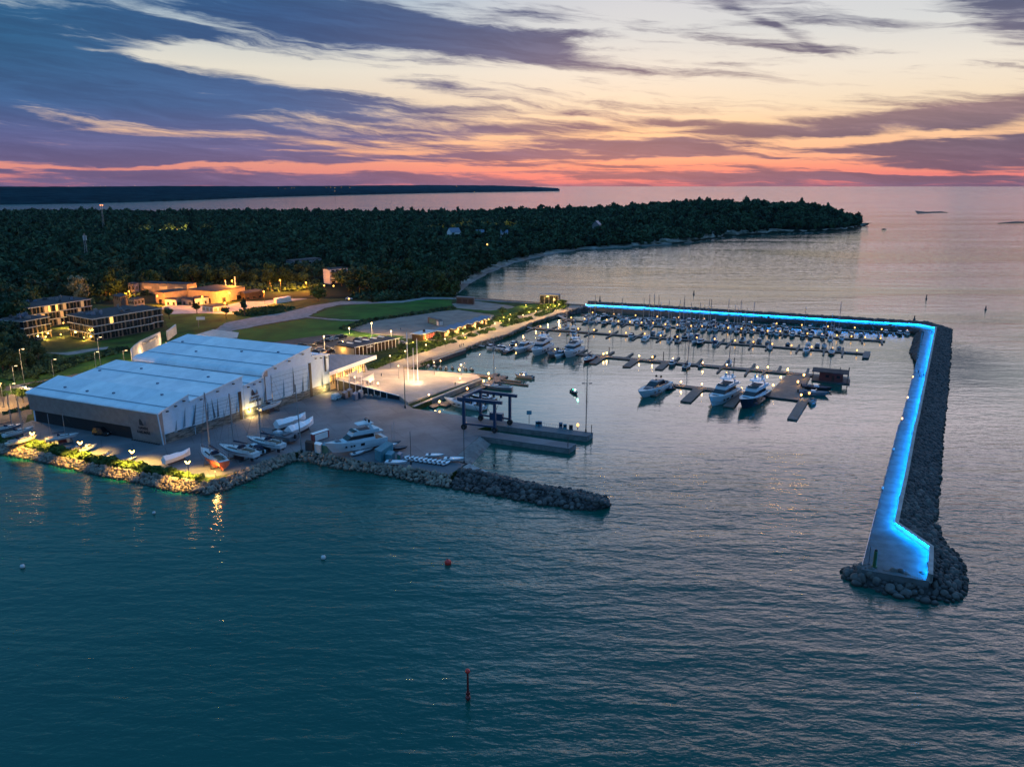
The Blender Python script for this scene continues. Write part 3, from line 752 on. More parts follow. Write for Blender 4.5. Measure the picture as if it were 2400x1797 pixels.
# parapet: thickness towards the sea
def offset(pts, d):
    out = []
    for i, p in enumerate(pts):
        a_ = (p - pts[i - 1]).normalized() if i else None; b_ = (pts[i + 1] - p).normalized() if i < len(pts) - 1 else None
        na = Vector((a_.y, -a_.x, 0)) if a_ else None; nb = Vector((b_.y, -b_.x, 0)) if b_ else None
        n = (na + nb).normalized() / max(0.5, (na + nb).length / 2) if (na and nb) else (na or nb)
        out.append(p + n * d)
    return out
OUT = -0.45                                                     # sea side of the line, walking out from the shore
BOo = offset(BO, OUT)
pw = MB().rings([[p + Vector((0, 0, -.3)), q + Vector((0, 0, -.3)), q + Vector((0, 0, WALLH)), p + Vector((0, 0, WALLH))] for p, q in zip(BO[1:], BOo[1:])])
pw.build('parapet', 'concrete', bw, world=True)
cap = MB().rings([[p + UZ_ * (WALLH - .14), q + UZ_ * (WALLH - .14), q + UZ_ * (WALLH + .02), p + UZ_ * (WALLH + .02)] for p, q in zip(offset(BO, .42)[1:], offset(BO, -.5)[1:])])  # overhang added to keep the strip light down on the deck
baffle = MB().rings([[p + UZ_ * 1.28, q + UZ_ * 1.28, q + UZ_ * (WALLH - .14), p + UZ_ * (WALLH - .14)] for p, q in zip(offset(BO, .42)[1:8], offset(BO, .34)[1:8])])  # added baffle, keeps the strip glow off boats and basin water
baffle.build('led_baffle', 'concrete', bw, world=True)
ea, eb = BO[-1], (BO[-1] - BO[-2]).normalized(); en = Vector((eb.y, -eb.x, 0))
MB().slab([ea - en * .55 + UZ_ * (WALLH + .04), ea + en * .5 + UZ_ * (WALLH + .04), ea + en * .5 - eb * .5 + UZ_ * (WALLH + .04), ea - en * .55 - eb * .5 + UZ_ * (WALLH + .04)], WALLH + .1).build('led_end_block', 'concrete', bw, world=True)  # added block that stops strip light leaking past its end
cap.build('parapet_cap', 'concrete', bw, world=True)
LI, LO = offset(BO, 0.03)[1:], offset(BO, .30)[1:]
LI[-1] = LI[-2].lerp(LI[-1], .90); LO[-1] = LO[-2].lerp(LO[-1], .90)
lst = MB().rings([[q + UZ_ * 1.34, p + UZ_ * 1.34, p + UZ_ * 1.44, q + UZ_ * 1.44] for p, q in zip(LI, LO)])
lst.f = lst.f[:-2]; lst.build('led_strip', 'led_blue', bw, world=True)
rl = MB(); bi2 = BI[8:]
for a, b in zip(bi2[:-1], bi2[1:]):
    n = int((b - a).length / 9)
    for i in range(n):
        p = a.lerp(b, i / max(n, 1)); rl.tube(p, p + Vector((0, 0, 0.7)), 0.12, n=4)
rl.build('edge_bollards', 'steel_dark', bw, world=True)['kind'] = 'stuff'
rl = MB(); a, b = P(2052, 1205, BZ), P(2019.4, 1333.6, BZ)
for i in range(9):
    p = a.lerp(b, i / 8); rl.tube(p, p + Vector((0, 0, 1.1)), 0.05, n=4)
rl.tube(a + Vector((0, 0, 1.1)), b + Vector((0, 0, 1.1)), 0.05, n=4); rl.tube(a + Vector((0, 0, .6)), b + Vector((0, 0, .6)), 0.035, n=4)
rl.build('railing', 'alloy', bw, world=True)

# ------------------------------------------------------------------ rock armour
def ico_np(sub):
    import bmesh
    bm = bmesh.new(); bmesh.ops.create_icosphere(bm, subdivisions=sub, radius=1.0)
    V = np.array([v.co[:] for v in bm.verts]); F = np.array([[v.index for v in f.verts] for f in bm.faces]); bm.free()
    return V, F
IV, IF = ico_np(2)
npr = np.random.RandomState(11)
ROCKV = []
for k in range(7):
    V = IV.copy()
    for _ in range(7):                                          # flat facets cut off the ball
        d = npr.normal(size=3); d /= np.linalg.norm(d); c = npr.uniform(0.68, 0.92)
        s = V @ d; V -= np.outer(np.maximum(s - c, 0), d)
    V *= np.array([1.0, npr.uniform(.75, 1.0), npr.uniform(.6, .85)])
    ROCKV.append(V)
def rot_np(n):
    q = npr.normal(size=(n, 4)); q /= np.linalg.norm(q, axis=1)[:, None]
    w, x, y, z = q.T
    return np.stack([1 - 2 * (y * y + z * z), 2 * (x * y - z * w), 2 * (x * z + y * w), 2 * (x * y + z * w), 1 - 2 * (x * x + z * z), 2 * (y * z - x * w), 2 * (x * z - y * w), 2 * (y * z + x * w), 1 - 2 * (x * x + y * y)], -1).reshape(n, 3, 3)
ROCKS = []                                                      # (pos, radius, variant, R, region)
def rock_strip(lo, hi, region, size=0.75, dens=1.0, over=0.2):
    """lo, hi: matching world polylines (water edge, crest)"""
    bed = MB().rings([[Vector((a.x, a.y, a.z - 1.0)), a - Vector((0, 0, .25)), b - Vector((0, 0, .25))] for a, b in zip(lo, hi)], closed=False, cap=False)
    struct(bed.build('bank_terrain', 'rock_bed'))  # dark sheet under the boulders, gap shade put into its colour
    for (a, b), (c, d) in zip(zip(lo[:-1], lo[1:]), zip(hi[:-1], hi[1:])):
        L = ((b - a).length + (d - c).length) / 2; Wd = ((c - a).length + (d - b).length) / 2
        nu = max(1, round(L / (size * 1.55))); nv = max(1, round(Wd / (size * 1.45)))
        for i in range(nu):
            for j in range(nv + 1):
                u = (i + rng.uniform(.1, .9)) / nu; v = min(1, max(-0.02, (j + rng.uniform(-.3, .3)) / max(nv, 1)))
                p = a.lerp(b, u).lerp(c.lerp(d, u), v)
                ROCKS.append((p + Vector((0, 0, rng.uniform(-.15, .2))), size * (.62 + .95 * rng.random() ** 1.8) * dens, rng.randrange(7), region))
def PL(pts, z): return [P(a, b, z) for a, b in pts]
rock_strip(PL([(-120, 1040), (0, 1065), (68, 1076), (152, 1095), (230.5, 1114), (339, 1136), (407, 1152), (488, 1160)], 0), PL([(-120, 1015), (0, 1040), (68, 1053), (152, 1074), (230.5, 1091), (339, 1110), (434, 1124), (488, 1132)], 1.7), 'yellow lit bank', 0.54)
rock_strip(PL([(488, 1160), (529, 1149.5), (550, 1139.6), (584, 1128), (624.6, 1108), (663, 1092), (694.7, 1080.8)], 0), PL([(488, 1132), (529, 1118), (560, 1105), (595, 1093), (630, 1078), (676, 1063), (690, 1060)], 1.7), 'corner bank', 0.62)
rock_strip(PL([(694.7, 1080.8), (721.8, 1081), (753, 1090), (798.6, 1099), (866.5, 1108), (934, 1121.5), (1002, 1135), (1050, 1144)], 0), PL([(700, 1059), (722, 1060), (776, 1068), (832.6, 1079), (911.7, 1091), (960, 1098), (1010, 1106), (1058, 1113)], 1.8), 'yacht bank', 0.66)
# the mole: outer face, inner face
MO = [(1050, 1144), (1084.5, 1148), (1169, 1163), (1253.6, 1179.7), (1338, 1192), (1391, 1196.6), (1431, 1184)]
MC = [(1075, 1104), (1110, 1106), (1180, 1124), (1262, 1143), (1345, 1161), (1385, 1172), (1412, 1176)]
MI = [(1092, 1093), (1140, 1110), (1200, 1123), (1275, 1139.6), (1359, 1152), (1418, 1164), (1431, 1184)]
rock_strip(PL(MO, 0), PL(MC, 2.1), 'mole', 0.74); rock_strip(PL(MI, 0), PL(MC, 2.1), 'mole', 0.7)
# breakwater: sea side
RO = [(2180, 757), (2229.6, 772.5), (2226, 830), (2218.7, 922), (2210, 1000), (2201, 1104), (2191, 1220), (2211.5, 1275), (2250.5, 1306), (2261, 1337.5), (2263.5, 1381.6), (2242.7, 1410)]
RC = [(2152, 759), (2196, 768), (2189, 806.6), (2175, 874.4), (2148, 1003), (2129, 1106), (2105, 1223), (2150, 1256), (2186, 1278), (2186, 1300), (2184, 1330), (2183, 1347)]
rock_strip(PL(RO, 0), PL(RC, 3.2), 'breakwater flank', 0.72)
rock_strip(PL([(2242.7, 1410), (2185.6, 1412.7), (2081.7, 1394.6), (2003.8, 1368.6), (1970, 1346), (1986, 1331), (2012, 1327)], 0), PL([(2184, 1350), (2150, 1348), (2090, 1343), (2035, 1338), (2016, 1336), (2016, 1333), (2019, 1330)], 2.2), 'breakwater head', 0.86)
rock_strip(PL([(2185, 757), (1990, 745), (1700, 728), (1499, 715), (1380, 708)], 0), PL([(2152, 758.6), (2000, 749.5), (1700, 732), (1499, 719), (1380, 712.8)], 3.0), 'far seaward bank', 0.9)
# breakwater: basin side
rock_strip(PL([(1335, 740), (1362, 733.5), (1400, 731.5), (1499, 736), (1698, 750), (1926, 764.5), (2040, 772), (2120, 778.5), (2146, 784), (2138, 815), (2134, 828), (2147, 845)], 0), PL([(1330, 731), (1366, 720.5), (1400, 721.6), (1499, 727), (1698, 739.5), (1926, 752), (2040, 759.5), (2126, 766.5), (2160, 778), (2158, 800), (2152, 826), (2149, 843)], 2.5), 'basin bank', 0.8)
# promenade slope, two stretches either side of the stone quay
rock_strip(PL([(1091, 822), (1140, 809), (1200, 786), (1249, 762), (1310, 744), (1335, 740)], 0), PL([(1091, 815), (1130, 802), (1198, 781), (1246, 757), (1306, 737), (1330, 731)], 1.8), 'promenade bank', 0.75)
rock_strip(PL([(955, 868), (985, 860), (1014, 850), (1020, 845)], 0), PL([(948, 863), (975, 855), (1006, 842), (1013, 842)], 1.8), 'plaza bank', 0.75)

ROCKS.sort(key=lambda r: (r[0] - CAMP).length / r[1])
NAMED = 300
ROCK_ME = [mesh_np('boulder', V, IF, 'rock', True) for V in ROCKV]
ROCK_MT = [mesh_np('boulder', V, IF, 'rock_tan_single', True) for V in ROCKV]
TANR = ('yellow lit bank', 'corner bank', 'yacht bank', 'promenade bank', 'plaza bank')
RLAB = {'yellow lit bank': 'rounded boulder in the yellow lit bank below the boat yard hedge', 'corner bank': 'grey boulder in the bank at the corner of the boat yard',
        'yacht bank': 'grey boulder in the bank below the big white yacht', 'mole': 'dark grey boulder in the low rock mole reaching into the water',
        'breakwater flank': 'dark boulder on the seaward flank of the blue lit breakwater', 'breakwater head': 'large dark boulder in the rounded head of the blue lit breakwater'}
Rm = rot_np(len(ROCKS))
acc = {True: [[], [], 0], False: [[], [], 0]}
for i, (p, r, k, reg) in enumerate(ROCKS):
    if i < NAMED and reg in RLAB:
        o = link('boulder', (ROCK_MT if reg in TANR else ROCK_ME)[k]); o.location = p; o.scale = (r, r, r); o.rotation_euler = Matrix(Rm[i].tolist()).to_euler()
        tag(o, RLAB[reg], 'boulder', 'boulders of the ' + reg)
    else:
        A_ = acc[reg in TANR]; V = (ROCKV[k] @ Rm[i].T) * r + np.array(p[:]); A_[0].append(V); A_[1].append(IF + A_[2]); A_[2] += len(V)
for tan, lab in ((True, 'mass of tan boulders along the yard and promenade banks'), (False, 'mass of dark boulders along mole and breakwater')):
    bv, bf, _ = acc[tan]
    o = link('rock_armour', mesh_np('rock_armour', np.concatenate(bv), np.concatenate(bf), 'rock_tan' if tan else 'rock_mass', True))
    tag(o, lab, 'boulders', kind='stuff')
# ------------------------------------------------------------------ boat hangars
HA, HB = P(385.5, 1041, YZ), P(770, 917, YZ)
HU = (HB - HA).normalized()
HL = (P(83, 987, YZ) - HA); HL.z = 0; HL = HL.normalized()
HN = Vector((HU.y, -HU.x, 0))                                   # out of the gable, towards the yard
UZ = Vector((0, 0, 1))
def HP(s, l, z): return Vector((HA.x, HA.y, 0)) + HU * s + HL * l + UZ * z
def gable(pts, off=0.0): return [HP(s, 0, z) + HN * off for s, z in pts]

def hangar(label, wall, roofs, length, base, doors, murals, parts_fn):
    r = thing('boat_hangar', label, 'boat hangar', HP(wall[0][0], 0, YZ))
    # gable wall and body
    MB().prism(gable(wall), HL * (length - 0.3)).build('wall', 'white_cladding', r, world=True)
    for (s0, z0, s1, z1) in roofs:                               # each roof plane: a thick sheet overhanging the gable a little
        t = 0.35
        poly = [HP(s0, 0, z0), HP(s1, 0, z1), HP(s1, 0, z1 - t), HP(s0, 0, z0 - t)]
        poly = [p + HN * 0.45 for p in poly]
        ro = MB().prism(poly, HL * (length + 0.45)).build('roof', 'white_roof', r, world=True)
        sm = MB()
        for f in ((0.16, 0.62) if s1 - s0 > 15 else (0.2,)):
            s = s0 + (s1 - s0) * f; z = z0 + (z1 - z0) * f + 0.04
            sm.prism([HP(s - .22, 0, z) + HN * .4, HP(s + .22, 0, z) + HN * .4, HP(s + .22, 0, z + 0.10) + HN * .4, HP(s - .22, 0, z + 0.10) + HN * .4], HL * (length + 0.3))
        so = sm.build('roof_seam', 'roof_seam', None, world=False); so.parent = ro; so.location = (0, 0, 0)
        me = so.data
        for v in me.vertices: v.co -= r.location
        vt = MB()                                                # small roof vents
        for k in range(4):
            s = s0 + (s1 - s0) * rng.uniform(.3, .85); l = length * (k + rng.uniform(.2, .8)) / 4
            z = z0 + (z1 - z0) * (s - s0) / (s1 - s0)
            vt.box(HP(s, l, z + 0.2), (0.7, 0.7, 0.4), 1.05)
        vo = vt.build('roof_vent', 'slate_roof'); vo.parent = ro
        for v in vo.data.vertices: v.co -= r.location
    # trim along the gable top
    # painted base of the gable
    for (s0, s1, zt) in base:
        MB().prism(gable([(s0, YZ), (s1, YZ), (s1, zt), (s0, zt)], 0.06), -HN * 0.3).build('wall_base', 'mural_sea', r, world=True)
    for (s0, s1, z1, z2) in doors:
        d = MB().prism(gable([(s0, YZ), (s1, YZ), (s1, z2), (s0, z1)], 0.10), -HN * 0.3).build('door', 'door_panel', r, world=True)
        mb = MB()
        for k in range(1, 8):
            z = YZ + (z1 - YZ) * k / 8
            mb.prism(gable([(s0 + .1, z - .05), (s1 - .1, z - .05), (s1 - .1, z + .05), (s0 + .1, z + .05)], 0.13), -HN * 0.05)
        so = mb.build('door_joint', 'mural_blue'); so.parent = d
        for v in so.data.vertices: v.co -= r.location
        MB().prism(gable([(s0, YZ), (s1, YZ), (s1, YZ + 3.0), (s0, YZ + 3.0)], 0.16), -HN * 0.05).build('door_base', 'mural_sea', r, world=True)
        MB().prism(gable([(s1 - 0.05, YZ), (s1 + 1.2, YZ), (s1 + 1.2, z2 + 0.2), (s1 - 0.05, z2 + 0.2)], 0.22), -HN * 0.2).build('door_rail', 'dark_recess', r, world=True)
    for (s, z, h, w, lean, m) in murals:                         # painted sails
        mb = MB()
        mb.prism(gable([(s, z), (s + w, z + h * .05), (s + lean + w * .15, z + h)], 0.20), -HN * 0.03)
        mb.prism(gable([(s - w * .7, z - .1), (s + w * 1.3, z - .1), (s + w, z - .55), (s - w * .5, z - .55)], 0.20), -HN * 0.03)
        mb.build('painted_sail', m, r, world=True)
    lm = MB()
    for (s0, z0, s1, z1) in roofs:
        for f in (.2, .5, .8):
            p = HP(s0 + (s1 - s0) * f, 0, z0 + (z1 - z0) * f - 1.3) + HN * .3; lm.box(p, (.7, .7, .3), 1.05)
    lm.build('wall_fitting', 'steel_dark', r, world=True)
    parts_fn(r)
    return r

def emblem(r, org, ux, sc, m='sign_ink'):
    """the two-sail emblem and the name under it, standing on the wall"""
    uz = UZ; n = ux.cross(uz)
    def q(x, z, o=0.06): return org + ux * (x * sc) + uz * (z * sc) + n * o
    def pr(pts, mm, nm): 
        MB().prism([q(x, z) for x, z in pts], -n * 0.05).build(nm, mm, r, world=True)
    pr([(-1.45, 0.6), (0.55, 0.6), (0.1, 1.0), (-0.35, 1.9), (-0.9, 2.75), (-1.2, 2.6), (-1.45, 1.9)], m, 'emblem')
    pr([(0.62, 0.6), (1.5, 0.6), (1.35, 1.5), (1.15, 2.4), (0.55, 1.5), (0.25, 1.1)], 'render_grey', 'emblem')
    for txt, z, size in (('HAVEN', -0.25, 1.15), ('KAKUMÄE', -1.55, 1.15)):
        me = text_mesh(txt, size * sc, 0.05)
        me.materials.append(MATS[m])
        o = link('lettering', me, r)
        o.matrix_local = frame_matrix(q(0, z, 0.08) - r.location, ux, uz, n)

def front_parts(r):
    # side wall: metal cladding hanging over a dark recess, full height at the sign end
    HS = Vector((HL.y, -HL.x, 0)); HS = HS if HS.dot(HU) < 0 else -HS
    def W_(l, z, o): return HP(0, l, z) + HS * o
    mb = MB(); mb.prism([W_(13.2, 6.0, -.2), W_(13.2, 6.0, .9), W_(13.2, 12.0, 1.35), W_(13.2, 12.3, -.2)], HL * 47.5); mb.build('side_cladding', 'metal_cladding', r, world=True)
    mb = MB(); mb.prism([W_(-.3, YZ, -.2), W_(-.3, YZ, .4), W_(-.3, 12.0, 1.37), W_(-.3, 12.3, -.2)], HL * 13.5); mb.build('sign_panel', 'metal_cladding', r, world=True)
    mb = MB(); mb.prism([W_(13.3, YZ, -.1), W_(13.3, YZ, .08), W_(13.3, 6.0, .08), W_(13.3, 6.0, -.1)], HL * 46.5); mb.build('side_glazing', 'dark_recess', r, world=True)
    # rounded eave
    rs = []
    for l in (-.45, 61.3):
        rs.append([HP(0, l, 0) + HS * o + UZ * z for o, z in ((-1.6, 13.0), (-.3, 12.75), (.8, 12.45), (1.4, 12.15), (1.5, 11.8), (1.3, 11.75), (0, 12.2), (-1.6, 12.5))])
    MB().rings(rs).build('eave', 'white_roof', r, world=True)
    MB().prism([HP(0, 0, YZ) + HN * .3 + HS * .5, HP(0, 0, YZ) + HN * .3 - HS * .3, HP(0, 0, 12.2) + HN * .3 + HS * 0.6, HP(0, 0, 12.2) + HN * .3 + HS * 1.45], -HN * 0.5).build('corner_trim', 'white_cladding', r, world=True)
    emblem(r, HP(0, 7.2, 6.6) + HS * 1.05, -HL, 1.05)
    mb = MB()
    for k in range(12): mb.box(HP(0, 1 + k * 1.05, YZ + 0.25) + HS * 1.2, (0.5, 0.4, 0.3), math.atan2(HL.y, HL.x))
    mb.build('base_block', 'steel_dark', r, world=True)
hangar('front boat hangar with stepped pale roof and big emblem on its metal side wall',
       [(0, YZ), (32.6, YZ), (32.6, 16.6), (10.6, 13.0), (10.4, 15.5), (0.1, 12.3)],
       [(0, 12.6, 10.5, 15.7), (10.5, 13.3, 32.9, 17.0)], 61.0, [(0.6, 11.6, 4.8), (31.9, 32.6, 4.8)], [(11.8, 30.2, 11.4, 11.4)],
       [(4.2, 4.9, 3.4, .7, .8, 'mural_blue'), (7.2, 5.1, 6.6, .9, 1.4, 'mural_blue'), (10.6, 4.9, 7.2, 1.1, 2.2, 'mural_dark'), (16.2, 5.0, 6.2, 1.0, 1.2, 'mural_dark'), (19.2, 5.0, 7.0, .9, -.3, 'mural_dark'), (20.6, 5.0, 6.4, .9, .7, 'mural_dark'), (23.2, 5.0, 2.4, .5, .3, 'mural_blue'), (26.0, 4.9, 5.2, .7, .6, 'mural_dark'), (28.6, 4.9, 4.2, .7, .8, 'mural_dark')], front_parts)
def rear_parts(r):
    MB().prism([HP(41.0, -.1, 14.3), HP(42.4, -.1, 16.4), HP(44.0, -.1, 16.4), HP(44.0, -.1, 14.3)], HL * 63).build('eave_soffit', 'metal_cladding', r, world=True)
    rs = []
    for l in (-.45, 63.0):
        rs.append([HP(s, l, z) for s, z in ((44.2, 17.15), (42.6, 16.85), (41.6, 16.3), (41.1, 15.6), (41.0, 14.9), (41.5, 14.9), (42.4, 16.2), (44.2, 16.7))])
    MB().rings(rs).build('eave', 'white_roof', r, world=True)
    emblem(r, HP(37.4, 0, 8.4) + HN * 0.15, HU, 1.0)
    mb = MB(); mb.box(HP(73.4, 0, 13) + HN * .2, (.5, .5, 6.0), 1.05); mb.tube(HP(42.3, 0, 3.4) + HN * .3, HP(42.3, 0, 14.5) + HN * .3, .14)
    mb.build('downpipe', 'steel_dark', r, world=True)
hangar('rear boat hangar with one long tilted pale roof and tall sail mural doors',
       [(32.7, YZ), (75.6, YZ), (75.6, 16.2), (66.2, 17.3), (66.0, 20.7), (42.6, 16.3), (42.0, 14.4), (32.7, 13.2)],
       [(43.0, 16.9, 66.4, 21.2), (66.4, 17.7, 76.0, 16.5), (32.95, 13.5, 41.9, 14.7)], 62.5, [(32.7, 45.2, 4.8), (65.8, 75.4, 5.0)], [(45.5, 64.4, 14.8, 14.8)],
       [(41.2, 5.2, 7.4, .9, 1.2, 'mural_blue'), (40.0, 5.0, 3.2, .6, .6, 'mural_blue'), (50.5, 5.1, 6.4, .9, .6, 'mural_blue'), (55.6, 5.2, 10.2, 1.1, .5, 'mural_dark'), (60.2, 5.0, 6.0, .9, .8, 'mural_dark'), (63.2, 5.0, 6.4, .9, .4, 'mural_dark'), (70.6, 4.2, 5.6, .9, .6, 'mural_dark')], rear_parts)
# lit wall lamps on the gables
for (px, py, lab) in ((584, 976, 'glowing wall lamp beside the front hangar door'), (758, 921, 'glowing wall lamp in the corner by the restaurant stairs')):
    p = P(px, py, YZ) + HN * 0.8
    w = thing('wall_lamp', lab, 'lamp', p)
    MB().box((0, 0, 2.6), (0.35, 0.35, 0.9), 1.05).build('lamp_head', 'lamp_glow', w)
    MB().box((-HN.x * .45, -HN.y * .45, 2.6), (0.6, 0.2, 0.2), math.atan2(HN.y, HN.x)).build('bracket', 'steel_dark', w)
    plight(w, HN * 0.7 + UZ * 2.0, 420, WARM, .3)

# ------------------------------------------------------------------ generic buildings
def footprint(c, a, b):
    """fourth corner of a parallelogram, counter-clockwise from c"""
    d = a + b - c; return [c, b, d, a]
def wall_quad(a, b, z0, z1, off):
    d = (b - a); d.z = 0; n = Vector((d.y, -d.x, 0)).normalized() * off
    return [Vector((a.x, a.y, z0)) + n, Vector((b.x, b.y, z0)) + n, Vector((b.x, b.y, z1)) + n, Vector((a.x, a.y, z1)) + n], n
def windows(r, a, b, z0, z1, n, w, m='dark_glass', off=0.06, lit=(), frame=True, name='window', gap=None):
    d = (b - a); L = d.length
    for i in range(n):
        t = (i + .5) / n
        p, q = a.lerp(b, t - w / 2 / n), a.lerp(b, t + w / 2 / n)
        quad, nn = wall_quad(p, q, z0, z1, off)
        MB().prism(quad, -nn.normalized() * 0.1).build(name, 'window_lit' if i in lit else m, r, world=True)
def shell(r, fp, z0, z1, m, roof='grey_roof', par=0.35, ov=0.0, wname='wall', rname='roof'):
    ps = [Vector((p.x, p.y, z1)) for p in fp]
    MB().slab(ps, z1 - z0).build(wname, m, r, world=True)
    c = sum(ps, Vector()) / 4
    rp = [Vector((p.x, p.y, z1 + par)) + (p - c).normalized() * ov for p in ps]
    return MB().slab(rp, par - 0.003).build(rname, roof, r, world=True)
def outline(c, a, b):
    fp = footprint(c, a, b)
    ar = sum(fp[i].x * fp[(i + 1) % 4].y - fp[(i + 1) % 4].x * fp[i].y for i in range(4))
    return fp if ar > 0 else [fp[0], fp[3], fp[2], fp[1]]

def apartment(label, c, a, b, h, nfl, litset, name='apartment_building', clutter=True, wm='apt_wall', nw=None, z0=YZ, warm=False):
    fp = outline(c, a, b)
    r = thing(name, label, 'building', Vector((c.x, c.y, z0)))
    rf = shell(r, fp, z0, z0 + h, wm, 'grey_roof', 0.3, 0.5)
    fh = h / nfl
    for e in range(4):
        p, q = fp[e], fp[(e + 1) % 4]
        mid = (p + q) / 2; nn = Vector(((q - p).y, -(q - p).x, 0))
        if nn.dot(CAMP - mid) < 0: continue                       # no camera sees these walls from the marina side
        n = nw or max(3, int((q - p).length / 2.3))
        for f in range(nfl):
            zz = z0 + f * fh
            for i in range(n):
                u = (f * 7 + i * 13 + e * 5) % 5
                t0, t1 = (i + .08) / n, (i + .92 if u < 3 else i + .62) / n
                quad, un = wall_quad(p.lerp(q, t0), p.lerp(q, t1), zz + .35, zz + fh - .35, .07)
                lit = (e, f, i) in litset
                MB().prism(quad, -un.normalized() * .12).build('window', 'window_lit' if lit else ('window_dim' if warm and u == 1 else 'dark_glass'), r, world=True)
                if u >= 3 or u == 0:
                    quad, un = wall_quad(p.lerp(q, (i + .66) / n), p.lerp(q, (i + .98) / n), zz + .3, zz + fh - .3, .12)
                    MB().prism(quad, -un.normalized() * .06).build('wood_panel', 'apt_wood', r, world=True)
    for f in range(1, nfl + 1):
        z = z0 + f * fh
        cc = sum(fp, Vector()) / 4
        MB().slab([Vector((p.x, p.y, z + .14)) + (p - cc).normalized() * .55 for p in fp], .28 if f < nfl else .33).build('floor_band', 'render_white', r, world=True)
    if clutter:
        for k in range(12):
            s, t = rng.uniform(.12, .88), rng.uniform(.15, .85)
            p = fp[0].lerp(fp[1], s) + (fp[3] - fp[0]) * t
            hh = rng.uniform(.6, 1.7)
            mb = MB(); mb.box((p.x, p.y, z0 + h + .3 + hh / 2), (rng.uniform(.8, 2.6), rng.uniform(.8, 1.6), hh), .5)
            mb.tube((p.x + .3, p.y, z0 + h + .3 + hh), (p.x + .3, p.y, z0 + h + .9 + hh), .18)
            u = mb.build('roof_unit', rng.choice(('container_dark', 'render_grey', 'slate_roof')), None); u.parent = rf
            for v in u.data.vertices: v.co -= r.location
    return r
K1, K1l, K1r = P(223.8, 800, YZ), P(164, 787.6, YZ), P(359.4, 774, YZ)
apartment('three storey apartment block with pale floor bands in front of the lit one', K1, K1l, K1r, 11.6, 3, {(0, 2, 4)})
K1e = K1r + (K1l - K1).normalized() * 3.0
apartment('set back end block of the front apartment building next to the lawn', K1e + (K1r - K1).normalized() * .2, K1e + (K1l - K1) * .7, K1e + (K1r - K1).normalized() * 9, 11.0, 3, set(), clutter=False)
K2, K2l, K2r = P(73.5, 773, YZ), P(8, 763, YZ), P(218, 748, YZ)
b2 = apartment('long flat roofed apartment block glowing amber in its courtyard', K2, K2l, K2r, 12.2, 3, {(0, 2, 5), (0, 2, 7), (1, 2, 5), (1, 2, 7), (3, 2, 5)}, wm='apt_ochre', warm=True)
K3 = P(62, 803, YZ)
apartment('apartment block half hidden behind dark trees at the left edge', K3, P(0, 798, YZ), P(122, 790, YZ), 11.0, 3, set())
for (px, py, pw, zz, lab) in ((150, 768, 900, 2.5, 'low garden lamp in the courtyard between apartment blocks'), (108, 795, 420, 1.0, 'garden lamp glowing on the lawn beside parked cars'), (198, 797, 420, 1.0, 'garden lamp glowing on the grass before the front apartments'), (143, 789, 300, 1.0, 'garden lamp by the hedge of the apartment court'), (178, 738, 1500, 7.5, 'bright lamp on the corner of the amber apartment block')):
    g = P(px, py, YZ)
    w = thing('garden_lamp', lab, 'lamp', g)
    MB().tube((0, 0, 0), (0, 0, zz), .09).build('post', 'steel_dark', w)
    MB().ball((0, 0, zz + .3), .38).build('lamp_head', 'lamp_glow', w)
    plight(w, (0.6, -0.8, zz + 0.6), pw * 2.2, (1, .55, .10), .3)

# industrial quarter lit by sodium lamps
def plain(name, label, pts, h, wm, rm='grey_roof', z0=YZ, cat='building', wins=None, ov=.3, par=.4):
    c, a, b = [P(x, y, z0) for x, y in pts]
    fp = outline(c, a, b)
    r = thing(name, label, cat, Vector((c.x, c.y, z0)))
    shell(r, fp, z0, z0 + h, wm, rm, par, ov)
    for e in range(4):
        p, q = fp[e], fp[(e + 1) % 4]
        nn = Vector(((q - p).y, -(q - p).x, 0))
        if nn.dot(CAMP - (p + q) / 2) > 0 and wins:
            n, zl, zh, w, m = wins
            windows(r, p, q, z0 + zl, z0 + zh, max(1, round((q - p).length / n)), w, m)
    return r, fp
plain('factory_hall', 'orange lit factory hall with corner facing the apartments', [(387, 713), (366, 710), (443, 705)], 7.8, 'render_ochre', wins=(9, .1, 3.0, .3, 'dark_recess'))
plain('factory_hall', 'wide ochre factory hall with dark flat roof by the sodium lamps', [(508, 712), (441, 706), (576, 699.5)], 8.2, 'render_ochre', wins=(14, .1, 3.4, .22, 'dark_recess'))
plain('factory_hall', 'rear factory hall with a yellow end behind the others', [(440, 694), (330, 690), (463, 690)], 8.5, 'render_ochre', wins=(12, 4.5, 6.5, .5, 'window_dim'))
plain('low_shed', 'pale low shed with flat roof against the factory corner', [(414, 716), (388, 714.5), (416, 712)], 3.8, 'render_white', wins=(4, .2, 2.2, .4, 'dark_recess'))
plain('low_shed', 'grey low shed in the middle of the factory yard', [(452, 716), (426, 714), (456, 711)], 3.6, 'render_grey', wins=(4, .2, 2.2, .4, 'dark_recess'))
plain('low_shed', 'white box shed under the wall lamp of the factory', [(458, 716), (456, 711), (490, 711)], 4.4, 'render_white', wins=(5, .2, 2.2, .3, 'dark_recess'))
plain('store_barrack', 'long dark timber barrack at the end of the factory', [(575, 706), (561, 701), (617, 699)], 5.2, 'timber_dark', wins=(6, 1.0, 2.4, .4, 'dark_glass'))
plain('garage_row', 'row of low pale garages in front of the factory yard', [(500, 731), (474, 727), (534, 726)], 3.0, 'render_white', wins=(4, .1, 2.2, .7, 'render_ochre'))
plain('truck_trailer', 'white box trailer parked beside the gravel road', [(648, 712), (642, 711), (682, 706)], 3.4, 'white_paint', 'white_paint', cat='trailer', ov=0.02, par=.06, wins=(30, .3, 3.0, .9, 'render_white'))
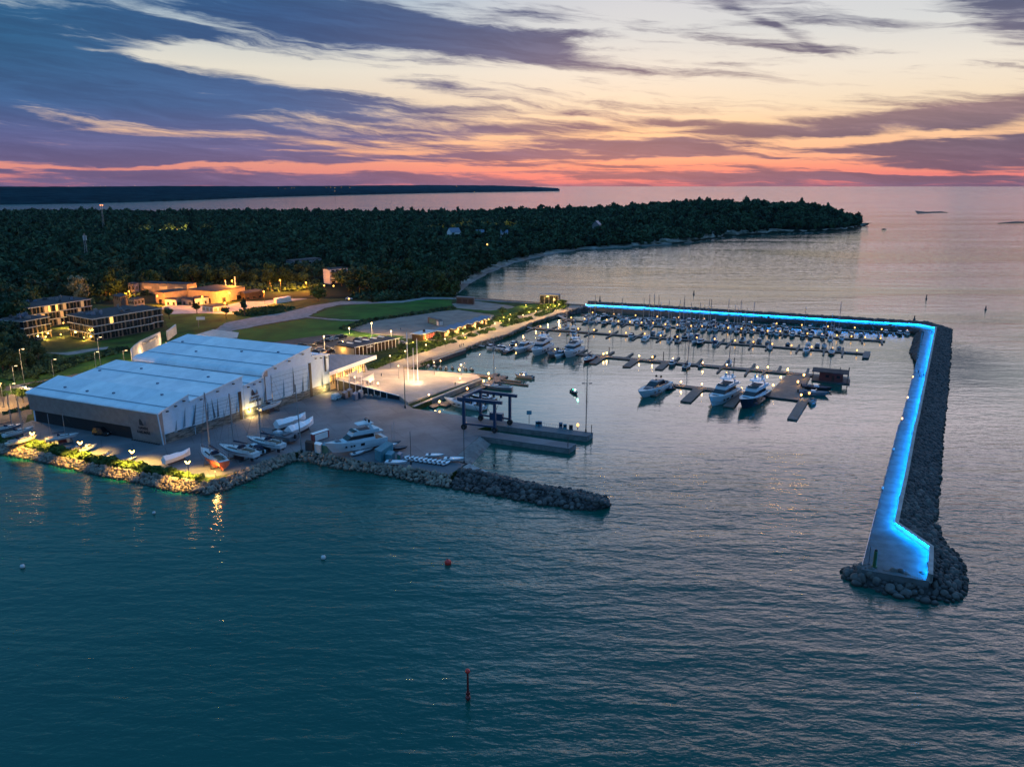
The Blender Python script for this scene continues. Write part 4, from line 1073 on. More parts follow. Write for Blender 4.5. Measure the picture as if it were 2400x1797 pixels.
plain('tower_house', 'narrow stepped house with a roof turret behind the front apartments', [(285, 726), (268, 721), (302, 720)], 8, 'apt_wall', wins=(3, 6, 8, .4, 'dark_glass'))
plain('office_house', 'pale flat roofed house between apartments and factory', [(316, 726), (302, 724), (340, 722)], 6.5, 'render_grey', wins=(2.4, 3.6, 5.6, .6, 'dark_glass'))
plain('white_house', 'white gabled house at the edge of the dark wood', [(318, 695), (303, 693), (328, 692)], 9, 'render_grey', wins=(5, 5, 7, .3, 'dark_glass'))
plain('apartment_tower', 'four storey white apartment tower at the edge of the wood', [(775, 668), (759, 666), (816, 663.5)], 12.5, 'render_white', wins=None)
def tower_balconies():
    c, b = P(775, 668, YZ), P(816, 663.5, YZ)
    r = thing('balcony_front', 'dark brown balcony front hung on the white apartment tower', 'balconies', c)
    n = Vector(((b - c).y, -(b - c).x, 0)).normalized()
    for f in range(4):
        z = YZ + .6 + f * 3.0
        for i in range(4):
            q, un = wall_quad(c.lerp(b, .08 + i * .23), c.lerp(b, .26 + i * .23), z + .9, z + 2.4, .1)
            MB().prism(q, -un.normalized() * .09).build('window', 'window_dim' if (f + i) % 4 == 1 else 'dark_glass', r, world=True)
        MB().slab([Vector((p.x, p.y, z + .75)) for p in (c + n * .05, b + n * .05, b + n * 1.6, c + n * 1.6)], .75).build('balcony', 'timber_dark', r, world=True)
tower_balconies()
plain('block_of_flats', 'low grey block of flats peeping out of the wood', [(690, 644), (672, 641), (755, 636)], 12, 'render_grey', wins=(6, 8, 10, .5, 'dark_glass'))
# gabled houses
def house(label, c, w, l, h, rh, rz, wm, rm, name='gabled_house', z0=YZ):
    r = thing(name, label, 'house', (c.x, c.y, z0), rz)
    mb = MB(); mb.prism([(-l / 2, -w / 2, 0), (-l / 2, w / 2, 0), (-l / 2, w / 2, h), (-l / 2, 0, h + rh), (-l / 2, -w / 2, h)], (l, 0, 0)); mb.build('wall', wm, r)
    mb = MB()
    for s in (-1, 1):
        mb.prism([(-l / 2 - .4, 0, h + rh + .22), (-l / 2 - .4, s * (w / 2 + .5), h - .2), (-l / 2 - .4, s * (w / 2 + .5), h + .02), (-l / 2 - .4, 0, h + rh + .46)], (l + .8, 0, 0))
    ro = mb.build('roof', rm, r)
    ch = MB().box((l * .2, w * .15, h + rh), (.9, .9, 1.8)).build('chimney', 'render_grey', ro)
    for s in (-1, 1):
        for i in range(3):
            MB().box((-l / 2 + l * (i + .5) / 3, s * (w / 2 + .02), h * .55), (l / 8, .08, h * .35)).build('window', 'dark_glass', r)
    MB().box((-l / 2 - .02, 0, h * .5), (.08, w * .3, h * .4)).build('window', 'dark_glass', r)
    return r
house('blue roofed low house among dark trees', P(890, 668, YZ), 16, 26, 4.0, 4.0, R(38), 'render_white', 'roof_teal')
plain('white_annex', 'small white flat roofed annex right of the blue roofed house', [(915, 665), (908, 663), (930, 661)], 4, 'render_white', wins=(4, 1, 2.4, .4, 'dark_glass'))
for (px, py, sz_, lab, wm, rm, rz) in ((1064, 563, 1.15, 'white house with a steep white gable alone in the wood', 'white_paint', 'slate_roof', 35), (1398, 553, 1.1, 'grey roofed house near the shore edge of the wood', 'render_grey', 'slate_roof', 70), (1125, 562, .85, 'pale house half sunk in the trees right of the white gable', 'render_white', 'slate_roof', 20), (1182, 561, .75, 'small white house below a street lamp in the wood', 'render_white', 'slate_roof', 0)):
    p = P(px, py, 10); h0 = float(land_h(p.x, p.y))
    house(lab, p, 9 * sz_, 13 * sz_, 8 * sz_, 4.5 * sz_, R(rz), wm, rm, z0=h0 + 5)
for (px, py, lab) in ((545, 666, 'tall white chimney mast pair by the factory lamps'),):
    r = thing('chimney_pipes', lab, 'chimney', P(px - 14, 688, YZ))
    MB().tube((0, 0, 0), (0, 0, 10), .5).build('pipe', 'render_white', r); MB().tube((5, 6, 0), (5, 6, 12), .5).build('pipe', 'render_white', r)

# restaurant with the pointed canopy
rs_ = thing('restaurant', 'glass restaurant under a pointed slate canopy beside the rear hangar', 'restaurant', P(800, 895, 6.2))
z1, z2 = 11.2, 12.2
R0, R1, R2, R3 = P(771, 872, 9.6), P(881, 832.5, 11.0), P(771, 829.6, 15.4), P(776, 828, 15.4)
cn = MB(); tp = [R0, R1, R2]
cn.v = [tuple(p) for p in tp] + [(p.x, p.y, p.z - 1.1) for p in tp]; cn.f = [(0, 1, 2), (5, 4, 3), (0, 3, 4, 1), (1, 4, 5, 2), (2, 5, 3, 0)]
cn.build('canopy', 'slate_roof', rs_, world=True)
fc = MB(); d = (R1 - R0); n = Vector((d.y, -d.x, 0)).normalized()
fc.prism([R0 + n * .02 + UZ * .12, R1 + n * .02 + UZ * .12, R1 + n * .02 - UZ * 1.5, R0 + n * .02 - UZ * 1.35], n * .35); fc.build('fascia', 'white_paint', rs_, world=True)
g0, g1 = P(771, 886, 6.2), P(861, 869, 5.2)
g0 = Vector((R0.x, R0.y, 0)) - n * 1.5 + d.normalized() * 1; g1 = Vector((R0.x, R0.y, 0)).lerp(Vector((R1.x, R1.y, 0)), .80) - n * 1.5
inn = -n * 9
fp = [Vector((p.x, p.y, 0)) for p in (g0, g1, g1 + inn * .6, g0 + inn)]
MB().slab([Vector((p.x, p.y, 8.3)) for p in fp], 6.5).build('glass_wall', 'window_dim', rs_, world=True)
mu = MB()
for i in range(17):
    p = g0.lerp(g1, i / 16) + n * .06; mu.box((p.x, p.y, 6.2), (.22, .22, 4.4), 0)
for z in (5.0, 7.2):
    a, b = g0 + n * .05, g1 + n * .05; mu.tube((a.x, a.y, z), (b.x, b.y, z), .10, n=4)
mu.build('mullion', 'timber_dark', rs_, world=True)
for i in (0, 2, 4, 7, 9):
    a, b = g0.lerp(g1, (i + .15) / 11), g0.lerp(g1, (i + .85) / 11)
    q, un = wall_quad(a, b, 5.0, 7.6, .05); MB().prism(q, n * .04).build('lit_window', 'window_lit', rs_, world=True)
plight(rs_, g0.lerp(g1, .3) + n * 1.8 + UZ * 7.4 - rs_.location, 150, WARM, .6); plight(rs_, g0.lerp(g1, .8) + n * 1.5 + UZ * 7.0 - rs_.location, 150, WARM, .6)
# dark retaining front of the plaza with white posts
rw = thing('retaining_wall', 'dark retaining wall with slim white posts under the plaza terrace', 'wall', P(860, 925, YZ))
A0, A1 = P(788, 888.5, 6.15), P(936, 927.5, 3.3)
nn = Vector(((A1 - A0).y, -(A1 - A0).x, 0)).normalized()
MB().prism([A0, A1, Vector((A1.x, A1.y, YZ)), Vector((A0.x, A0.y, YZ))], nn * .18).build('wall_face', 'dark_recess', rw, world=True)
MB().prism([A0 + nn * .0 + UZ * .15, A1 + UZ * .15, A1 - UZ * .1, A0 - UZ * .1], nn * .32).build('coping', 'white_paint', rw, world=True)
for i in range(9):
    p = A0.lerp(A1, (i + .3) / 10.2) + nn * .3
    MB().tube((p.x, p.y, YZ), (p.x, p.y, p.z + (4.0 if i < 5 else .2)), .14).build('post', 'white_paint', rw, world=True)
# shade sails on the terrace
for i, (px, py, w_, lab) in enumerate(((828, 886, 4.6, 'pale shade sail over the terrace nearest the restaurant glass'), (842, 888, 3.4, 'narrow upright shade sail in the middle of the terrace'), (862, 896, 5.6, 'broad pale shade sail at the open end of the terrace'))):
    p = P(px, py, 5.4); r = thing('shade_sail', lab, 'shade sail', p, R(-20 + i * 10), 'shade sails on the restaurant terrace')
    MB().tube((w_ * .4, .6, -1), (w_ * .4, .6, 3.6), .07).build('pole', 'white_paint', r)
    MB().add([(-w_ * .6, -1.4, 1.1), (w_ * .5, -1.2, 1.2), (w_ * .4, .6, 3.5), (-w_ * .5, -1.4, 1.0), (w_ * .45, -1.2, 1.1), (w_ * .38, .6, 3.4)], [(0, 1, 2), (5, 4, 3), (0, 3, 4, 1), (1, 4, 5, 2), (2, 5, 3, 0)]).build('fabric', 'sail_fabric', r)

# long dark pavilion with white posts
c, a, b = P(831, 833.5, 2.2), P(785, 826, 2.2), P(938, 810, 2.2)
pv = thing('pavilion', 'long dark roofed pavilion with a row of slim white posts', 'pavilion', c)
fp = outline(c, a, b); hh = 5.6
dd = (b - c).normalized(); nv = Vector((dd.y, -dd.x, 0))
ins_ = [p + (sum(fp, Vector()) / 4 - p) * .06 + (-nv * 2.2 if (p - c).length < .1 or (p - b).length < .1 else Vector()) for p in fp]
rf = shell(pv, ins_, YZ, hh - .05, 'timber_dark', 'dark_roof', .5, .0)
MB().slab([Vector((p.x, p.y, hh + .62)) for p in fp], .16).build('roof_deck', 'dark_roof', pv, world=True)
MB().tube(Vector((c.x, c.y, hh + .55)) + nv * .1, Vector((b.x, b.y, hh + .55)) + nv * .1, .16, n=4).build('eave_trim', 'white_paint', pv, world=True)
q, un = wall_quad(fp[fp.index(a)], c, YZ, hh, .05)
MB().prism(q, -un.normalized() * .1).build('end_wall', 'render_ochre', pv, world=True)
for i in range(13):
    p = c.lerp(b, (i + .3) / 12.6) + nv * .0
    MB().tube((p.x, p.y, YZ), (p.x, p.y, hh + .5), .13).build('post', 'white_paint', pv, world=True)
for i in range(5):
    p = c.lerp(b, .18 + i * .17) + (a - c) * .55; q = p + (a - c) * .28
    MB().prism([Vector((p.x, p.y, hh + .66)), Vector((q.x, q.y, hh + .66)), Vector((q.x, q.y, hh + 1.0)), Vector((p.x, p.y, hh + 1.0))], dd * 1.0).build('skylight', 'white_paint', rf, world=False).matrix_parent_inverse = Matrix.Translation(-pv.location)
me = text_mesh('HAVEN', 1.1, .05); me.materials.append(MATS['lamp_white'] if False else MATS['white_paint'])
o = link('lettering', me, pv); p = c.lerp(b, .32) + nv * .25; o.matrix_local = frame_matrix(Vector((p.x, p.y, hh - .6)) - pv.location, dd, UZ, nv)
for t in (.12, .45, .7, .92):
    p = c.lerp(b, t) + nv * .9
    plight(pv, Vector((p.x, p.y, hh - .4)) - pv.location, 50, WARM, .3)
plight(pv, (a.lerp(c, .5) + (a - b).normalized() * 2.0 + UZ * 2.5) - pv.location, 220, WARM, .3)

# red lit kiosk, and the two rows of sheds with tilted roofs
c, a, b = P(992, 799, YZ), P(966, 797, YZ), P(1022, 790, YZ)
ks = thing('beach_kiosk', 'dark kiosk with pale flat roof and red glowing front', 'kiosk', c)
fp = outline(c, a, b); rf = shell(ks, fp, YZ, 5.0, 'timber_dark', 'render_white', .3, .9)
q, un = wall_quad(c.lerp(b, .05), c.lerp(b, .9), 2.3, 4.4, .05); MB().prism(q, un.normalized() * .05).build('counter_front', 'led_red', ks, world=True)
for i in range(7):
    p = c.lerp(b, .08 + i * .13) + un.normalized() * .12; MB().box((p.x, p.y, 3.3), (.35, .35, 2.4), .4).build('post', 'timber_dark', ks, world=True)
p = (a + b) / 2; MB().box((p.x, p.y, 5.9), (1.2, 1.2, 1.2), .3).build('roof_unit', 'timber_dark', ks, world=True)
sheds = [(1047, 789, 1), (1070, 783, 2), (1086, 778, 3), (1110, 771, 4), (1127, 765, 5), (1142, 760, 6)]
e1, e0 = P(1142, 760, YZ), P(1047, 789, YZ); sd = (e1 - e0).normalized(); sn = Vector((sd.y, -sd.x, 0))
where = ['next to the red kiosk', 'second from the red kiosk', 'third from the red kiosk', 'fourth from the red kiosk', 'second from the hedge end', 'nearest the hedges']
for (px, py, k) in sheds:
    g = P(px, py, YZ)
    r = thing('beach_shed', 'dark timber shed with tilted pale roof and lamp, ' + where[k - 1], 'shed', g, 0, 'row of timber sheds with tilted roofs')
    wd = 6.0
    o = [-sd * wd / 2, sd * wd / 2, sd * wd / 2 - sn * 5.5, -sd * wd / 2 - sn * 5.5]
    zz = [3.2, 3.2, 3.2, 3.2]
    MB().add([tuple(p) for p in o] + [(p.x, p.y, 3.0 + (.9 if i in (1, 2) else 0)) for i, p in enumerate(o)], [(3, 2, 1, 0), (4, 5, 6, 7), (0, 1, 5, 4), (1, 2, 6, 5), (2, 3, 7, 6), (3, 0, 4, 7)]).build('wall', 'timber_dark', r)
    oo = [-sd * (wd / 2 + .3) + sn * .9, sd * (wd / 2 + .2) + sn * .9, sd * (wd / 2 + .2) - sn * 6, -sd * (wd / 2 + .3) - sn * 6]
    MB().slab([Vector((p.x, p.y, 3.35 + (1.05 if i in (1, 2) else 0))) for i, p in enumerate(oo)], .25).build('roof', 'slate_roof', r)
    a_, b_ = oo[0], oo[3]
    MB().tube((a_.x, a_.y, 3.4), (b_.x, b_.y, 3.4), .18, n=4).build('roof_edge', 'white_paint', r)
    MB().prism([Vector(p) for p in ((o[0] + sd * .6 + sn * .04 + UZ * .3), (o[1] - sd * .6 + sn * .04 + UZ * .3), (o[1] - sd * .6 + sn * .04 + UZ * 2.2), (o[0] + sd * .6 + sn * .04 + UZ * 2.2))], sn * .06).build('shop_front', 'window_dim', r)
    MB().ball(tuple(sn * .45 + UZ * 2.75 + sd * .9), .42).build('lamp', 'lamp_glow', r)
    plight(r, sn * 1.3 + UZ * 2.6 + sd * .9, 420, WARM, .3)
# containers on the sand and the square pavilion
plain('shipping_container', 'long dark green container standing on the sand', [(1028, 764), (1003, 757), (1036, 762)], 3.4, 'container_dark', 'container_dark', cat='container', par=.08, ov=.05, wins=(60, .3, 3.0, .8, 'container_green'))
plain('shipping_container', 'pale container end beside the dark green one', [(1029, 765), (1023, 763), (1039, 763)], 3.0, 'render_grey', 'render_grey', cat='container', par=.08, ov=.05, wins=(60, .3, 2.6, .8, 'render_white'))
plain('storage_shed', 'long black shed on the upper sand by the sea wall', [(1110, 714), (1070, 711.5), (1112, 711)], 4.2, 'container_dark', 'container_dark', cat='shed', wins=(5, .6, 3.4, .8, 'dark_recess'))
cb, _ = plain('cube_pavilion', 'box shaped grey pavilion at the root of the blue breakwater', [(1308, 713.5), (1265, 712.5), (1313, 711)], 6.2, 'render_grey', 'slate_roof', cat='pavilion', wins=(3.2, .5, 5.6, .8, 'dark_glass'))
plight(cb, P(1311, 715, 6) - cb.location, 500, WARM, .3)
sw = thing('sea_wall', 'low dark sea wall along the bay behind the sand', 'wall', P(1200, 705, YZ))
pts = PL([(1062, 696.5), (1150, 700.5), (1265, 708.5)], YZ + .9) + PL([(1313, 710.5), (1371, 714)], YZ + .9)
MB().rings([[p + UZ * -2.5, p + UZ * 0, p + Vector((.1, .9, 0)), p + Vector((.1, .9, -2.5))] for p in pts]).build('wall', 'concrete_dark', sw, world=True)

# curved entrance wall with the marina name
ew = thing('entrance_wall', 'curved pale entrance wall carrying the marina name', 'wall', P(345, 845, YZ))
pts_ = [(308, 838), (309, 829), (315, 822), (330, 816), (375, 800), (378, 799)]
ps = [P(a, b, YZ + 6) for a, b in ((312, 832), (308, 818), (316, 809), (330, 801), (372, 782), (376, 780))]
ps = [Vector((p.x, p.y, YZ)) for p in ps]
hs = [4, 6, 6, 6.5, 6.5, 6.5]
ofs = offset(ps, -.5)
MB().rings([[p, q, q + UZ * h, p + UZ * h] for p, q, h in zip(ps, ofs, hs)]).build('wall', 'concrete_warm', ew, world=True)
dx = (ps[4] - ps[3]).normalized(); dn = Vector((dx.y, -dx.x, 0))
for txt, t, size, z in (('HAVEN KAKUMÄE', .42, 1.9, 4.6), ('SADAM', .86, .8, 5.2), ('MARINA', .86, .8, 4.3)):
    me = text_mesh(txt, size, .06); me.materials.append(MATS['metal_cladding'])
    o = link('lettering', me, ew); o.matrix_local = frame_matrix(ps[3].lerp(ps[4], t) + dn * .1 + UZ * z - ew.location, dx, UZ, dn)
ew2 = thing('entrance_wall', 'second pale wall beyond the gap by the access road', 'wall', P(400, 810, YZ))
ps = [Vector((p.x, p.y, YZ)) for p in (P(392, 778, YZ + 4.5), P(413, 763, YZ + 4.5))]
MB().rings([[p, q, q + UZ * 5.0, p + UZ * 4.6] for p, q in zip(ps, offset(ps, -.6))]).build('wall', 'concrete_warm', ew2, world=True)
MB().slab([ps[0] + UZ * 4.7, ps[1] + UZ * 5.1, ps[1] + UZ * 5.1 + Vector((-1, 1, 0)), ps[0] + UZ * 4.7 + Vector((-1, 1, 0))], .2).build('coping', 'render_white', ew2, world=True)
for (px, py, pw) in ((335, 832, 420), (390, 808, 400), (455, 790, 400)):
    w = thing('bollard_light', 'low light washing the pale entrance wall, ' + {335: 'below the lettering', 390: 'at the gap between the two walls', 455: 'beside the bend of the access road'}[px], 'lamp', P(px, py, YZ))
    MB().tube((0, 0, 0), (0, 0, .9), .12).build('post', 'steel_dark', w); MB().ball((0, 0, 1.05), .22).build('lamp_head', 'lamp_glow', w)
    plight(w, (0, 0, 1.8), pw, (1, .62, .28), .3)

# telecom masts in the wood
def telecom(px, pyb, h, lab, lit):
    p = P(px, pyb, 6)
    r = thing('telecom_mast', lab, 'mast', p)
    mb = MB(); w = 1.6
    for sx_, sy_ in ((-1, -1), (1, -1), (0, 1)):
        mb.tube((sx_ * w, sy_ * w, 0), (sx_ * .5, sy_ * .5, h), .22, n=4)
    for k in range(12):
        z = h * k / 12; a_ = w - (w - .5) * k / 12
        mb.tube((-a_, -a_, z), (a_, -a_, z + h / 12), .12, n=3); mb.tube((a_, -a_, z), (0, a_, z + h / 12), .12, n=3)
    mb.build('lattice', 'alloy', r)
    for k, ang in enumerate((0, 2.1, 4.2)):
        MB().box((1.3 * math.cos(ang), 1.3 * math.sin(ang), h - 4), (.7, .7, 4.5), ang).build('antenna', 'render_white', r)
    if lit:
        MB().ball((-1.6, 0, h + .6), .9).build('warning_light', 'lamp_red', r); MB().ball((1.6, 0, h + .6), .9).build('warning_light', 'lamp_red', r)
    return r
telecom(207, 622, 30, 'pale antenna mast standing among the near trees', False)
telecom(246, 548, 44, 'tall lattice mast with two orange lights above the wood', True)
# ------------------------------------------------------------------ boats
def hull_parts(r, L, B, D, m='hull_white', draft=.6, rake=.12, tw=.8, bottom='antifoul_dark', deckm='deck_white', band=None, z0=0.0, full=2.2, bow_up=.35):
    n = 10; top, mid, low, keel = [], [], [], []
    for i in range(n):
        t = i / (n - 1)
        w = (1 - max(0, (t - .42) / .58) ** full) * (tw + (1 - tw) * min(1, t / .35))
        w = max(w, 0.012)
        zs = D * (.86 + bow_up * t * t)
        X = lambda rk: -L / 2 + t * L * (1 - rk)
        top.append((X(0), B / 2 * w, zs)); mid.append((X(rake * .45), B / 2 * w * .94, zs * .45 + .02))
        low.append((X(rake * .9), B / 2 * w * .80, 0.02)); keel.append((X(rake * 1.3), 0, -draft * (1 - t ** 4) + .0))
    def ring(i, lv): return [(l[i][0], -l[i][1], l[i][2]) for l in lv] + [(l[i][0], l[i][1], l[i][2]) for l in lv[::-1]]
    h = MB().rings([[(x, y, z + z0) for x, y, z in ring(i, [top, mid, low])] for i in range(n)], closed=False, cap=False)
    k = len(h.v); h.v += [(x, y, z + z0) for x, y, z in ring(0, [top, mid, low])]; h.f.append(tuple(range(k, k + 6)))
    h.build('hull', m, r, smooth=False)
    bt = MB().rings([[(low[i][0], -low[i][1], low[i][2] + z0), (keel[i][0], 0, keel[i][2] + z0), (low[i][0], low[i][1], low[i][2] + z0)] for i in range(n)], closed=False, cap=False)
    bt.add([(low[0][0], -low[0][1], low[0][2] + z0), (keel[0][0], 0, keel[0][2] + z0), (low[0][0], low[0][1], low[0][2] + z0)], [(0, 1, 2)])
    bt.build('hull_bottom', bottom, r)
    dk = MB(); 
    for i in range(n - 1):
        a, b = top[i], top[i + 1]
        dk.add([(a[0], -a[1] * .97, a[2] - .06 + z0), (b[0], -b[1] * .97, b[2] - .06 + z0), (b[0], b[1] * .97, b[2] - .06 + z0), (a[0], a[1] * .97, a[2] - .06 + z0)], [(0, 1, 2, 3)])
    dk.build('deck', deckm, r)
    if band:
        MB().rings([[(q[0], s * (q[1] * .985 + .03), q[2] * .80 + z0) for s in (1,)] + [(q[0], q[1] * .985 + .03, q[2] * .68 + z0)] for q in top[1:-1]], closed=False, cap=False).build('hull_stripe', band, r)
    return top
def rail(r, top, z0=0.0, f0=.45, h=.75):
    n = len(top); mb = MB()
    idx = [i for i in range(n) if i / (n - 1) >= f0]
    for s in (-1, 1):
        pr = None
        for i in idx:
            q = Vector((top[i][0], s * top[i][1] * .94, top[i][2] + z0)); u = q + UZ * h
            mb.tube(q, u, .03, n=3)
            if pr is not None: mb.tube(pr, u, .03, n=3)
            pr = u
    mb.build('bow_rail', 'alloy', r)
def cabin(r, x0, x1, z0, z1, w0, w1, rf, rr, wf=1.0, m='hull_white', band=(.35, .85), wm='tint', name='cabin', wname='window_band'):
    MB().block(x0, x1, z0, z1, w0, w1, rf, rr, wf).build(name, m, r)
    if band:
        a, b = band; lp = lambda p, q, t: p + (q - p) * t; o = .035
        MB().block(lp(x0, x0 + rr, a) + .25, lp(x1, x1 - rf, a) + o, lp(z0, z1, a), lp(z0, z1, b), lp(w0, w1, a) + 2 * o, lp(w0, w1, b) + 2 * o, rf * (b - a), rr * (b - a), wf).build(wname, wm, r)

def flybridge_yacht(name, label, hullm='hull_white', L=22.0, B=5.6, D=2.5, topm='hull_white', explorer=False):
    r = thing(name, label, 'motor yacht')
    s = L / 22.0
    top = hull_parts(r, L, B, D, hullm, 1.0, .14, .88, 'antifoul_dark', 'deck_white', full=2.6, bow_up=.42 if not explorer else .6)
    rail(r, top, 0, .4)
    d = D * .88
    cabin(r, -6.5 * s, 5.2 * s, d, d + 2.0, B * .80, B * .70, 3.6 * s, .3, .86, topm, (.42, .90))
    MB().block(5.0 * s, 8.2 * s, d + .1, d + .75, B * .55, B * .42, .9, 0, .6).build('foredeck', topm, r)
    MB().block(5.4 * s, 7.2 * s, d + .75, d + .88, B * .36, B * .34, .3, 0, .8).build('sun_pad', 'canvas_grey', r)
    MB().block(-9.2 * s, 1.9 * s, d + 2.0, d + 2.22, B * .84, B * .86, .6, -.3, .8).build('flybridge_deck', topm, r)
    MB().block(-8.0 * s, 1.6 * s, d + 2.22, d + 2.95, B * .80, B * .84, .9, 0, .78).build('flybridge_coaming', topm, r)
    MB().block(-.4 * s, 1.5 * s, d + 2.9, d + 3.35, B * .64, B * .58, .9, .6, .84).build('flybridge_screen', 'tint', r)
    MB().block(-5.2 * s, -1.2 * s, d + 2.96, d + 3.1, B * .5, B * .5).build('flybridge_seat', 'canvas_grey', r)
    for sd_ in (-1, 1):
        MB().add([(-6.2 * s, sd_ * B * .36, d + 2.9), (-4.8 * s, sd_ * B * .36, d + 2.9), (-4.3 * s, sd_ * B * .32, d + 4.6), (-5.0 * s, sd_ * B * .32, d + 4.6), (-6.2 * s, sd_ * B * .33, d + 2.9), (-4.8 * s, sd_ * B * .33, d + 2.9), (-4.3 * s, sd_ * B * .29, d + 4.6), (-5.0 * s, sd_ * B * .29, d + 4.6)], [(0, 1, 2, 3), (7, 6, 5, 4), (0, 3, 7, 4), (1, 5, 6, 2), (2, 6, 7, 3)]).build('hardtop_support', topm, r)
    MB().block(-6.4 * s, -.6 * s, d + 4.6, d + 4.8, B * .66, B * .62, .5, .3, .85).build('hardtop', topm, r)
    MB().tube((-5.2 * s, 0, d + 4.8), (-5.2 * s, 0, d + 6.3), .09).build('mast', 'alloy', r)
    for sd_ in (-1, 1):
        MB().ball((-4.9 * s, sd_ * B * .20, d + 5.25), .46).build('radar_dome', 'black_rubber' if not explorer else 'hull_white', r)
    MB().box((-4.6 * s, 0, d + 5.5), (.25, 1.5, .16)).build('radar_scanner', 'alloy', r)
    for sd_ in (-1, 1):
        for x in (-1.5, 1.6, 2.6, 4.4):
            w_ = 1.4 if x < 0 else .6
            q = top[int((x * s + L / 2) / L * 9)]
            MB().box((x * s, sd_ * (q[1] * .965), D * .62), (w_, .22, .42 if x > 0 else .7)).build('hull_window', 'tint', r)
    MB().block(-10.9 * s - .8, -10.9 * s, .25, .45, B * .7, B * .7).build('bathing_platform', 'teak', r)
    MB().block(-9.4 * s, -6.6 * s, d - .05, d + .05, B * .66, B * .66).build('cockpit_floor', 'teak', r)
    MB().tube((-10.6 * s, 0, D), (-11.0 * s, 0, D + 1.6), .035, n=4).build('flag_staff', 'alloy', r)
    return r
def sport_yacht(name, label, L=20.0, hullm='hull_white', topm='hull_white', cat='motor yacht'):
    r = thing(name, label, cat); s = L / 20.0; B = 5.0 * s; D = 2.1 * s
    top = hull_parts(r, L, B, D, hullm, .9 * s, .17, .86, full=2.5, bow_up=.38)
    rail(r, top, 0, .5, .65 * s)
    d = D * .90
    MB().block(1.6 * s, 7.0 * s, d, d + .55 * s, B * .62, B * .48, 2.2 * s, 0, .55).build('foredeck', topm, r)
    MB().block(3.2 * s, 5.2 * s, d + .55 * s, d + .66 * s, B * .36, B * .34, .3, 0, .8).build('sun_pad', 'canvas_grey', r)
    cabin(r, -5.6 * s, 3.4 * s, d, d + 1.75 * s, B * .78, B * .60, 3.9 * s, 1.3 * s, .80, topm, (.30, .90))
    MB().block(-4.3 * s, -.6 * s, d + 1.75 * s, d + 1.9 * s, B * .58, B * .5, .9, .4, .9).build('hardtop', topm, r)
    MB().block(-3.6 * s, -1.2 * s, d + 1.9 * s, d + 1.95 * s, B * .4, B * .36, .3, .3, .9).build('roof_hatch', 'tint', r)
    MB().box((-3.6 * s, 0, d + 2.3 * s), (.3, B * .42, .12)).build('radar_arch', topm, r)
    for q in (-1, 1): MB().ball((-3.6 * s, q * B * .16, d + 2.65 * s), .36 * s).build('radar_dome', 'black_rubber', r)
    MB().block(-8.6 * s, -5.8 * s, d - .04, d + .04, B * .62, B * .62).build('cockpit_floor', 'teak', r)
    MB().block(-8.2 * s, -7.0 * s, d + .04, d + .5 * s, B * .5, B * .5).build('cockpit_seat', 'canvas_grey', r)
    MB().block(-9.9 * s - .8 * s, -9.9 * s, .2, .4, B * .7, B * .7).build('bathing_platform', 'teak', r)
    for q in (-1, 1):
        for x in (.6, 3.0):
            w = top[int((x * s + L / 2) / L * 9)]
            MB().box((x * s, q * w[1] * .965, D * .6), (1.1 * s, .2, .34 * s)).build('hull_window', 'tint', r)
    return r
def cabin_boat(name, label, L=8.5, hullm='hull_white', canvas=None):
    r = thing(name, label, 'motor boat'); B = L * .33; D = L * .125; d = D * .9
    top = hull_parts(r, L, B, D, hullm, .45, .14, .88, full=2.4, bow_up=.4)
    rail(r, top, 0, .55, .5)
    cabin(r, -L * .12, L * .22, d, d + L * .15, B * .78, B * .60, L * .13, L * .02, .84, 'hull_white', (.30, .88))
    MB().block(L * .2, L * .34, d, d + .28, B * .5, B * .4, .4, 0, .7).build('foredeck', 'deck_white', r)
    MB().block(-L * .44, -L * .13, d - .03, d + .05, B * .66, B * .66).build('cockpit_floor', 'teak', r)
    if canvas: MB().block(-L * .42, -L * .10, d + .05, d + L * .15, B * .80, B * .58, .2, .5, .95).build('cockpit_cover', canvas, r)
    else: MB().block(-L * .43, -L * .34, d, d + .45, B * .6, B * .6).build('cockpit_seat', 'canvas_grey', r)
    MB().box((-L * .53, 0, D * .7), (.5, .45, 1.0)).build('outboard_engine', 'black_rubber', r)
    MB().tube((-L * .08, 0, d + L * .15), (-L * .10, 0, d + L * .15 + 1.1), .04, n=4).build('light_mast', 'alloy', r)
    return r
def open_boat(name, label, L=6.2, hullm='hull_white', inner='canvas_grey', cat='open boat'):
    r = thing(name, label, cat); B = L * .36; D = L * .12; d = D * .8
    hull_parts(r, L, B, D, hullm, .35, .16, .9, deckm=inner, full=2.2, bow_up=.4)
    MB().block(-L * .12, L * .06, d, d + .62, B * .34, B * .3, .15, .05).build('console', 'hull_white', r)
    MB().block(L * .03, L * .08, d + .62, d + .95, B * .32, B * .26, .12, 0).build('windscreen', 'tint', r)
    MB().block(-L * .34, -L * .24, d, d + .42, B * .6, B * .6).build('thwart', 'canvas_grey', r)
    MB().box((-L * .53, 0, D * .8), (.42, .4, 1.0)).build('outboard_engine', 'black_rubber', r)
    return r
